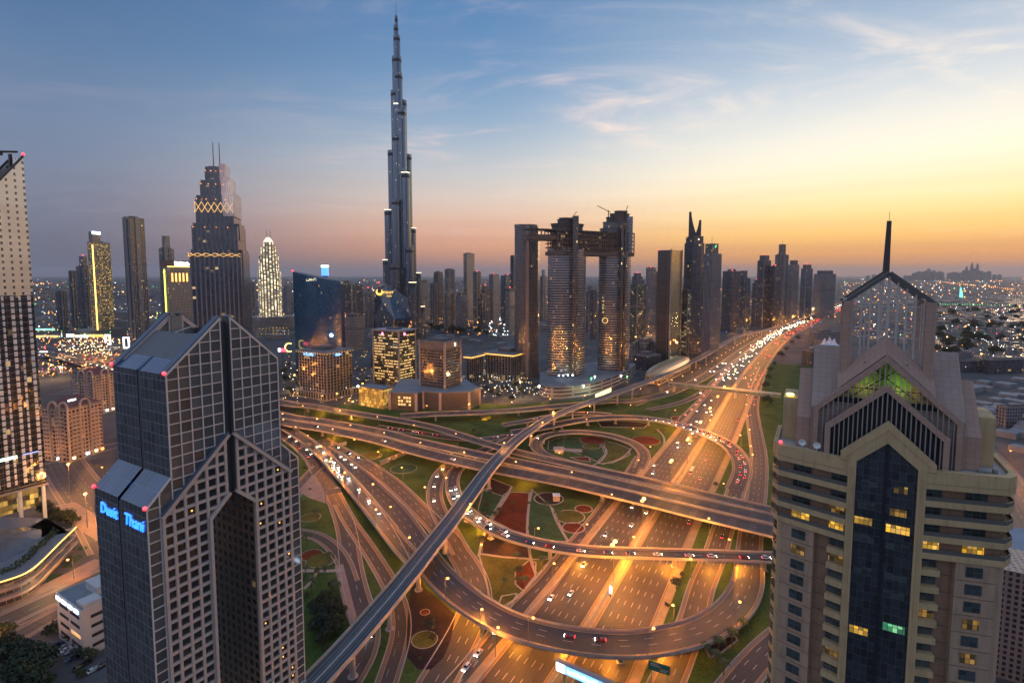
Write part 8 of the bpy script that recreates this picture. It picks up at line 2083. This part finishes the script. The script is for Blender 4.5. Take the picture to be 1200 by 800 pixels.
# retaining wall with wall lamps under the double flyover
t = thing('retaining_wall', 'ochre retaining wall with a row of glowing lamps under the double flyover', 'wall', tuple(ground(455, 540)[:2]) + (0,))
o = Vector(t.location); a, b = ground(446, 545) - o, ground(478, 531) - o
m = MB(); m.bar(a + Vector((0, 0, 2)), b + Vector((0, 0, 2)), 0.8, 4); m.build('wall', CONC, t)
for f in (0.3, 0.55, 0.8):
    p = a.lerp(b, f); q = MB(); q.ball((p.x + 0.4, p.y - 0.8, 3.0), 0.5, 6, 4); q.build('wall_lamp', SODIUM, t)
t = thing('garden_kiosk', 'small pale flat roofed kiosk on the terrace inside the loop ramp', 'kiosk', tuple(ground(655, 529)[:2]) + (0,))
m = MB(); m.prism([(-4, -3), (4, -3), (4, 3), (-4, 3)], 0, 3.2); m.build('wall', WHITE, t); m = MB(); m.prism([(-5, -4), (5, -4), (5, 4), (-5, 4)], 3.2, 3.6); m.build('roof', CONC, t)
t = thing('garden_kiosk', 'small concrete hut beside the dark circle under the double flyover', 'kiosk', tuple(ground(652, 586)[:2]) + (0,))
m = MB(); m.box(-2.4, -2.4, 0, 2.4, 2.4, 4); m.build('wall', CONC, t); m = MB(); m.box(-2.7, -2.7, 4, 2.7, 2.7, 4.4); m.build('roof', WHITE, t)

# ---------------------------------------------------------------- signs over the roads
def gantry(label, px, py, w, mat, h=7.5, key='r15', arm=True):
    P = ROAD[key]; i = P.near(ground(px, py)); q = P.p[i]; a = atan2(P.n[i].y, P.n[i].x)
    t = thing('road_sign', label, 'sign', (q.x, q.y, q.z), a)
    m = MB(); m.tube((-P.ws[i] / 2 - 1, 0, 0), (-P.ws[i] / 2 - 1, 0, h + 1), 0.25, 8); m.tube((-P.ws[i] / 2 - 1, 0, h + 1), (w * 0.35, 0, h + 1), 0.2, 8); m.build('post', STEEL, t)
    m = MB(); m.box(-w * 0.6, -0.25, h - 1.4, w * 0.4, 0.1, h + 2.0); m.build('sign_panel', mat, t)
    m = MB()
    for k in range(5): m.box(-w * 0.6 + 0.3 + k * w * 0.22, 0.1, h - 1.3, -w * 0.6 + 0.42 + k * w * 0.22, 0.25, h + 1.9)
    m.build('panel_rib', STEEL, t)
SGB = pmat('sign_back_grey', (0.28, 0.26, 0.25), 0.5, 0.3)
gantry('grey back of a road sign over the frontage road behind the hotel', 362, 531, 9, SGB, key='r15')
gantry('grey back of a road sign over the frontage road before the fork', 393, 585, 9, SGB, key='r15')
gantry('grey road sign on a curved post beside the wide curved road', 400, 531, 9, SGB, key='r11')
t = thing('road_sign', 'green road sign with white lines at the bottom beside the service road', 'sign', tuple(ground(772, 802, 0)), R(-26))
GS_ = pmat('sign_green', (0.02, 0.14, 0.10), 0.5)
m = MB(); m.box(-4.2, -0.15, 5.5, 4.2, 0.1, 9.3); m.build('sign_panel', GS_, t); m = MB()
for k, (a, b) in enumerate(((-3.5, -0.5), (-3.5, 0.5), (0.5, 3.6), (0.2, 3.0))): m.box(a, -0.2, 8.3 - k * 0.7, b, -0.16, 8.55 - k * 0.7)
m.build('sign_lines', pmat('sign_white', (0.6, 0.6, 0.6), 0.5), t); m = MB(); m.tube((-3, 0.2, 0), (-3, 0.2, 9), 0.15); m.tube((3, 0.2, 0), (3, 0.2, 9), 0.15); m.build('post', STEEL, t)
# lit billboard spanning the lower edge
p0, p1 = ground(652, 778, 16), ground(735, 815, 16)
t = thing('billboard', 'long lit billboard with white square and blue lettering panel at the bottom edge', 'billboard', (p0.x, p0.y, 0), atan2(p1.y - p0.y, p1.x - p0.x))
Lb = (p1 - p0).length
m = MB(); m.box(-0.4, 0.1, 13.4, Lb, 2.2, 17.4); m.build('frame', SGB, t); m = MB(); m.box(-0.1, -0.1, 13.7, 3.6, 0.08, 17.0); m.build('white_panel', emat('billboard_white_panel', (1, 1, 1), 2.2), t)
m = MB(); m.box(3.7, -0.08, 13.7, Lb, 0.08, 17.0); m.build('blue_panel', emat('billboard_blue_panel', (0.12, 0.45, 0.95), 1.2), t)
glyph_bars('panel_lettering', 16, 2.4, emat('billboard_letters', (0.9, 0.95, 1), 2.0), t, (5.0, -0.12, 14.6), (1, 0, 0), 8)
m = MB(); m.box(2.5, 0.5, 0, 3.7, 1.7, 13.4); m.box(Lb - 6, 0.5, 0, Lb - 4.8, 1.7, 13.4); m.build('post', STEEL, t)
t = thing('light_totem', 'small white glowing totem on the highway median', 'sign', tuple(ground(715.5, 699)), R(-60)); m = MB(); m.box(-0.7, -0.2, 2.0, 0.7, 0.2, 5.6); m.build('lit_panel', emat('totem_white', (0.8, 0.95, 1), 3.0), t); m = MB(); m.box(-0.2, -0.15, 0, 0.2, 0.15, 2); m.build('post', BLACK, t)

# ---------------------------------------------------------------- other near buildings at right and bottom
def warehouse():
    a = ground(1165, 700, 8); t = thing('warehouse', 'wide ribbed grey roofed hall right behind the beige tower', 'hall', (a.x, a.y, 0), R(-20))
    m = MB(); m.box(-8, -60, 0, 110, 70, 15); m.build('wall', CONC_D, t)
    m = MB()
    for k in range(16):
        y = -58 + k * 8
        m.face([(-8, y, 15.1), (110, y, 15.1), (110, y + 6.8, 18.0), (-8, y + 6.8, 18.0)]); m.face([(-8, y + 6.8, 18.0), (110, y + 6.8, 18.0), (110, y + 8, 15.1), (-8, y + 8, 15.1)]); m.face([(-8, y, 15.1), (-8, y + 6.8, 18), (-8, y + 8, 15.1)])
    m.build('ribbed_roof', pmat('grey_ribbed_roof', (0.34, 0.34, 0.35), 0.5, 0.2, noise=0.12, nscale=0.1), t)
warehouse()
p = ground(1160, 790, 0); t = thing('lattice_block', 'brown lattice fronted block at the foot of the beige tower, lower right', 'building', (p.x, p.y, 0), R(-30.5))
m = MB(); m.box(-2, 0, 0, 14, 24, 46); m.build('wall', facade('brown_lattice_wall', 2.2, 2.4, 0.45, 0.4, glass=(0.02, 0.018, 0.018), frame=(0.25, 0.17, 0.14), lit=0.0, vary=0.3), t)
def tents():
    for i, (px, py) in enumerate(((966, 407), (972, 405), (977, 407))):
        p = ground(px, py); t = thing('tent', ('left', 'tallest middle', 'right')[i] + ' white peaked tent beside the highway', 'tent', (p.x, p.y, 0))
        m = MB(); n = 8
        for j in range(n):
            a0, a1 = 2 * pi * j / n, 2 * pi * (j + 1) / n
            for (r0, z0, r1, z1) in ((13, 5, 6, 9), (6, 9, 0.6, 21)): m.face([(r0 * cos(a0), r0 * sin(a0), z0), (r0 * cos(a1), r0 * sin(a1), z0), (r1 * cos(a1), r1 * sin(a1), z1), (r1 * cos(a0), r1 * sin(a0), z1)])
        m.build('canopy', WHITE, t); m = MB()
        for j in range(n): a0 = 2 * pi * j / n; m.tube((12.8 * cos(a0), 12.8 * sin(a0), 0), (12.8 * cos(a0), 12.8 * sin(a0), 5), 0.2)
        m.build('poles', STEEL, t)
tents()
for lb, xl, xc, xr, yt, Y in (('dark office with bands of glass behind the beige tower crown at right', 1122, 1128, 1152, 423, 880), ('wide dark hall behind the beige tower crown at right with yellow edge lamps', 1152, 1160, 1200, 422, 870), ('grey site sheds right of the beige tower', 1168, 1180, 1215, 478, 560), ('low building lit yellow on its roof far right of the crown', 1116, 1122, 1140, 414, 900), ('dark low roofs by the tents beside the highway', 940, 950, 962, 412, 950), ('pale low block left of the tents beside the highway', 948, 958, 985, 390, 1250)):
    block('low_building', lb, 'building', xl, xc, xr, yt, Y, F_DK if 'dark' in lb else F_GR, plant=True)

# ---------------------------------------------------------------- trees
LEAF = [pmat('leaves_dark', (0.030, 0.046, 0.018), 0.8, noise=0.6, nscale=0.25), pmat('leaves_green', (0.05, 0.075, 0.022), 0.8, noise=0.6, nscale=0.25), pmat('leaves_olive', (0.065, 0.075, 0.03), 0.8, noise=0.5, nscale=0.25)]
BARK = pmat('bark_brown', (0.09, 0.065, 0.045), 0.9)
def tree_meshes(seed, h, w, nleaf, mat, ls=0.5):
    r3 = random.Random(seed); t = thing('tree', 'tree', 'tree')
    m = MB(); top = Vector((r3.uniform(-.4, .4), r3.uniform(-.4, .4), h * 0.5)); m.tube((0, 0, 0), top, 0.045 * h, 7, 0.025 * h)
    cl = []
    for i in range(9):
        a = 2 * pi * i / 9 + r3.uniform(-.3, .3); rr_ = w * r3.uniform(0.25, 0.42); c = Vector((rr_ * cos(a), rr_ * sin(a), h * r3.uniform(0.45, 0.86)))
        m.tube(top * r3.uniform(0.6, 0.95), c, 0.015 * h, 5, 0.006 * h); cl.append((c, w * r3.uniform(0.16, 0.27)))
    cl.append((Vector((0, 0, h * 0.82)), w * 0.26)); m.build('trunk', BARK, t)
    f = MB()
    for i in range(nleaf):
        c, rad = r3.choice(cl); d = Vector((r3.gauss(0, 1), r3.gauss(0, 1), r3.gauss(0, 1))).normalized(); p = c + d * rad * (0.55 + 0.5 * r3.random()); p.z = c.z + (p.z - c.z) * 0.8
        a = (d + Vector((r3.gauss(0, .6), r3.gauss(0, .6), r3.gauss(0, .6)))).normalized(); u = a.cross(Vector((r3.gauss(0, 1), r3.gauss(0, 1), 1))).normalized() * ls * r3.uniform(0.6, 1.3); v = a.cross(u).normalized() * ls * r3.uniform(0.5, 1.1)
        f.face([p - u, p + v, p + u, p - v])
    f.build('crown', mat, t)
    return t
TP = [tree_meshes(1, 9, 9, 900, LEAF[0]), tree_meshes(2, 8, 8, 800, LEAF[1]), tree_meshes(3, 7, 6, 600, LEAF[2], 0.4), tree_meshes(4, 4.0, 4.4, 420, LEAF[1], 0.32)]
tu = [False] * 4
def put_tree(i, p, s, label, group):
    if tu[i]: o = copy_tree(TP[i])
    else: o = TP[i]; tu[i] = True
    o.location = p; o.scale = (s, s, s); o.rotation_euler = (0, 0, rc.uniform(0, 6.28)); tag(o, label, 'tree', group)
def grove(pts, kinds, smin, smax, text, group):
    for j, (x, y) in enumerate(pts):
        i = rc.choice(kinds); put_tree(i, ground(x, y), rc.uniform(smin, smax), '%s tree %s, %s from the left' % (('dark bushy', 'green bushy', 'small olive', 'low round')[i], text, ordw(sorted(q[0] for q in pts).index(x) + 1)), group)
grove([(4, 768), (12, 782), (22, 775), (30, 790), (38, 781), (46, 796), (50, 812), (17, 800), (3, 757), (30, 812)], (0, 0, 1), 0.9, 1.5, 'in the thicket at the lower left corner', 'trees at the lower left corner')
grove([(56, 745), (63, 741), (75, 741), (80, 747), (86, 752), (92, 757), (97, 768), (106, 772), (95, 793)], (3,), 0.9, 1.4, 'in the hedge row along the parking lot', 'trees along the parking lot')
grove([(52, 602), (57, 606), (63, 605), (68, 608), (73, 610), (78, 613), (84, 616), (60, 611), (70, 603), (82, 608)], (0, 3), 0.8, 1.2, 'beside the lit hall of the left tower', 'trees beside the left tower')
grove([(368, 716), (374, 724), (380, 712), (386, 722), (392, 714), (398, 726), (376, 735), (388, 738), (383, 748), (370, 742), (395, 742), (378, 757)], (0, 0), 0.6, 1.0, 'in the clump right of the hotel', 'trees right of the twin leg hotel')
grove([(338, 430), (345, 445), (352, 455), (360, 462), (371, 459), (380, 463), (391, 465), (403, 463), (415, 459), (335, 447), (341, 462), (425, 452), (431, 446), (333, 438), (350, 440)], (0, 1, 2), 0.9, 1.5, 'around the office with blue sign letters', 'trees around the office with blue letters')
grove([(563, 462), (570, 459), (576, 463), (584, 466), (592, 459), (604, 455), (612, 461), (560, 470), (600, 470), (553, 474)], (0, 1, 2), 0.9, 1.5, 'in the square before the cornice lit office', 'trees in the office square')
grove([(455, 385), (465, 383), (475, 388), (505, 386), (512, 390), (520, 388), (530, 391), (540, 393), (550, 390), (560, 392), (570, 394)], (0, 1), 2.0, 3.2, 'in the park behind the offices', 'trees in the park behind the offices')
grove([(902, 437), (908, 428), (915, 419), (921, 412), (928, 404), (900, 446), (935, 398), (897, 455), (905, 466), (899, 475)], (0, 2), 1.0, 1.7, 'on the verge right of the highway', 'trees on the right highway verge')
grove([(505, 478.5), (516, 480), (528, 479), (560, 479), (454, 478), (470, 480)], (3, 2), 0.8, 1.2, 'at the foot of the low striped podium', 'trees at the striped podium')
vt = []
r4 = random.Random(8)
while len(vt) < 70:
    x, y = r4.uniform(1090, 1204), 360 + 60 * r4.random() ** 1.2
    vt.append((round(x, 2), y))
grove(vt, (0, 0, 2), 1.6, 2.8, 'among the low villas right of the beige tower', 'trees among the low villas')

def palm_mesh(seed, h):
    r3 = random.Random(seed); t = thing('palm_tree', 'palm', 'palm tree')
    m = MB(); p = Vector((0, 0, 0))
    for i in range(5):
        q = Vector((0.10 * i * i * 0.12, 0, h * (i + 1) / 5)); m.tube(p, q, 0.24 - 0.02 * i, 7, 0.22 - 0.02 * i); p = q
    m.build('trunk', BARK, t); f = MB()
    for k in range(16):
        a = 2 * pi * k / 16 + r3.uniform(-.15, .15); up = r3.uniform(0.1, 1.0); L = r3.uniform(2.4, 3.1); prev = p
        for i in range(1, 7):
            g_ = i / 6; q = p + Vector((cos(a) * L * g_, sin(a) * L * g_, up * 1.5 * g_ - 2.6 * g_ * g_)); d = (q - prev).normalized(); sd = d.cross(Vector((0, 0, 1))).normalized() * (0.55 * sin(pi * (0.12 + 0.85 * g_)) + 0.08)
            dn = Vector((0, 0, -0.25)); f.face([prev, prev + sd + dn, q + sd * 0.8 + dn, q]); f.face([prev, q, q - sd * 0.8 + dn, prev - sd + dn]); prev = q
    f.build('fronds', LEAF[1], t); return t
PALM = palm_mesh(3, 7.5); pu = [False]
def palms(pts, text):
    for j, (x, y) in enumerate(pts):
        o = copy_tree(PALM) if pu[0] else PALM; pu[0] = True; s_ = rc.uniform(0.85, 1.2)
        o.location = ground(x, y); o.scale = (s_, s_, s_); o.rotation_euler = (0, 0, rc.uniform(0, 6.28)); tag(o, 'palm tree %s, %s from the left' % (text, ordw(sorted(q[0] for q in pts).index(x) + 1)), 'palm tree', 'palm trees of the interchange gardens')
palms([(774, 497), (780, 489), (784, 494), (792, 491), (800, 488), (777, 492)], 'in the narrow garden above the curved flyover')
palms([(640, 523), (661, 520), (688, 531), (716, 529), (730, 534), (700, 537), (652, 514)], 'inside the loop ramp')
palms([(634, 648), (654, 612), (636, 668), (615, 690), (640, 600), (606, 660), (592, 690)], 'beside the slip road left of the highway')
palms([(356, 597), (360, 640), (372, 610), (386, 660), (358, 676), (381, 678), (394, 700), (365, 694)], 'on the lawn right of the hotel')
palms([(842, 768), (858, 758), (848, 790), (826, 772), (838, 782), (870, 742)], 'on the lawn at the foot of the beige tower')
palms([(346, 452), (356, 466), (366, 449), (398, 469), (412, 466), (424, 462), (336, 440)], 'in front of the office with blue letters')
sh = []; r6 = random.Random(12)
while len(sh) < 60:
    q = (round(r6.uniform(350, 890), 2), r6.uniform(478, 790)); p = ground(*q)
    if min(min((a - p).xy.length - P.ws[i] / 2 for i, a in enumerate(P.p[::3])) if False else (P.p[P.near(p)] - p).xy.length - P.ws[P.near(p)] / 2 for k, P in ROAD.items() if k not in ('metro', 'median')) < 3.2: continue
    sh.append(q)
for q in sh:
    put_tree(rc.choice((3, 3, 2)), ground(*q), rc.uniform(0.4, 0.95), 'rounded shrub on the interchange lawns, %s from the left' % ordw(sorted(a[0] for a in sh).index(q[0]) + 1), 'shrubs on the interchange lawns')
for j, (px, py, e) in enumerate(((70, 410, 60000), (95, 404, 90000), (118, 410, 90000), (140, 402, 60000), (60, 428, 40000), (100, 428, 40000), (520, 375, 90000), (560, 378, 90000), (345, 440, 22000), (395, 462, 22000), (425, 450, 22000), (580, 455, 26000), (610, 448, 26000), (745, 395, 60000), (760, 383, 90000), (840, 372, 120000), (870, 364, 120000), (80, 545, 40000), (100, 580, 40000), (1150, 415, 30000), (1110, 395, 40000))):  # added masts whose lights lay a glow on the ground of the districts
    ld = bpy.data.lights.new('added_district_light', 'POINT'); ld.energy = e; ld.color = (1.0, 0.40, 0.08) if j % 4 else (1.0, 0.62, 0.25); ld.shadow_soft_size = 2.0
    lo = bpy.data.objects.new('added_district_light', ld); COL.objects.link(lo); p = ground(px, py, 22); lo.location = p
    t = thing('added_glow_mast', 'added orange glow mast in the city behind, %s from the left' % ordw(sorted(q[0] for q in ((70,), (95,), (118,), (140,), (60,), (100,), (520,), (560,), (345,), (395,), (425,), (580,), (610,), (745,), (760,), (840,), (870,), (80,), (100.5,), (1150,), (1110,))).index(px if not (px == 100 and py == 580) else 100.5) + 1), 'added light mast', (p.x, p.y, 0), 0, 'added glow masts in the city behind'); lo.parent = t; lo.location = (0, 0, 22)
    m = MB(); m.tube((0, 0, 0), (0, 0, 22.5), 0.3, 6, 0.15); m.build('mast', POLE, t); m = MB(); m.ball((0, 0, 23.1), 0.9 + p.length / 1800, 6, 4, 0.6); m.build('lamp_head', SODIUM, t)
# ---------------------------------------------------------------- the evening haze
hz_ = MB(); HB = 62000.0
hz_.box(-HB, -HB, -1.0, HB, HB, 860.0)
m = bpy.data.materials.new('haze'); m.use_nodes = True; N = NT(m.node_tree); N.n.clear()
pv = N.add('ShaderNodeVolumePrincipled'); pv.inputs['Color'].default_value = (0.86, 0.87, 0.92, 1); pv.inputs['Density'].default_value = HAZE; pv.inputs['Anisotropy'].default_value = 0.35
N.add('ShaderNodeOutputMaterial', {'Volume': pv.outputs[0]})
tag(hz_.build('haze', m), 'thin evening haze over the whole city', 'haze', kind='stuff')
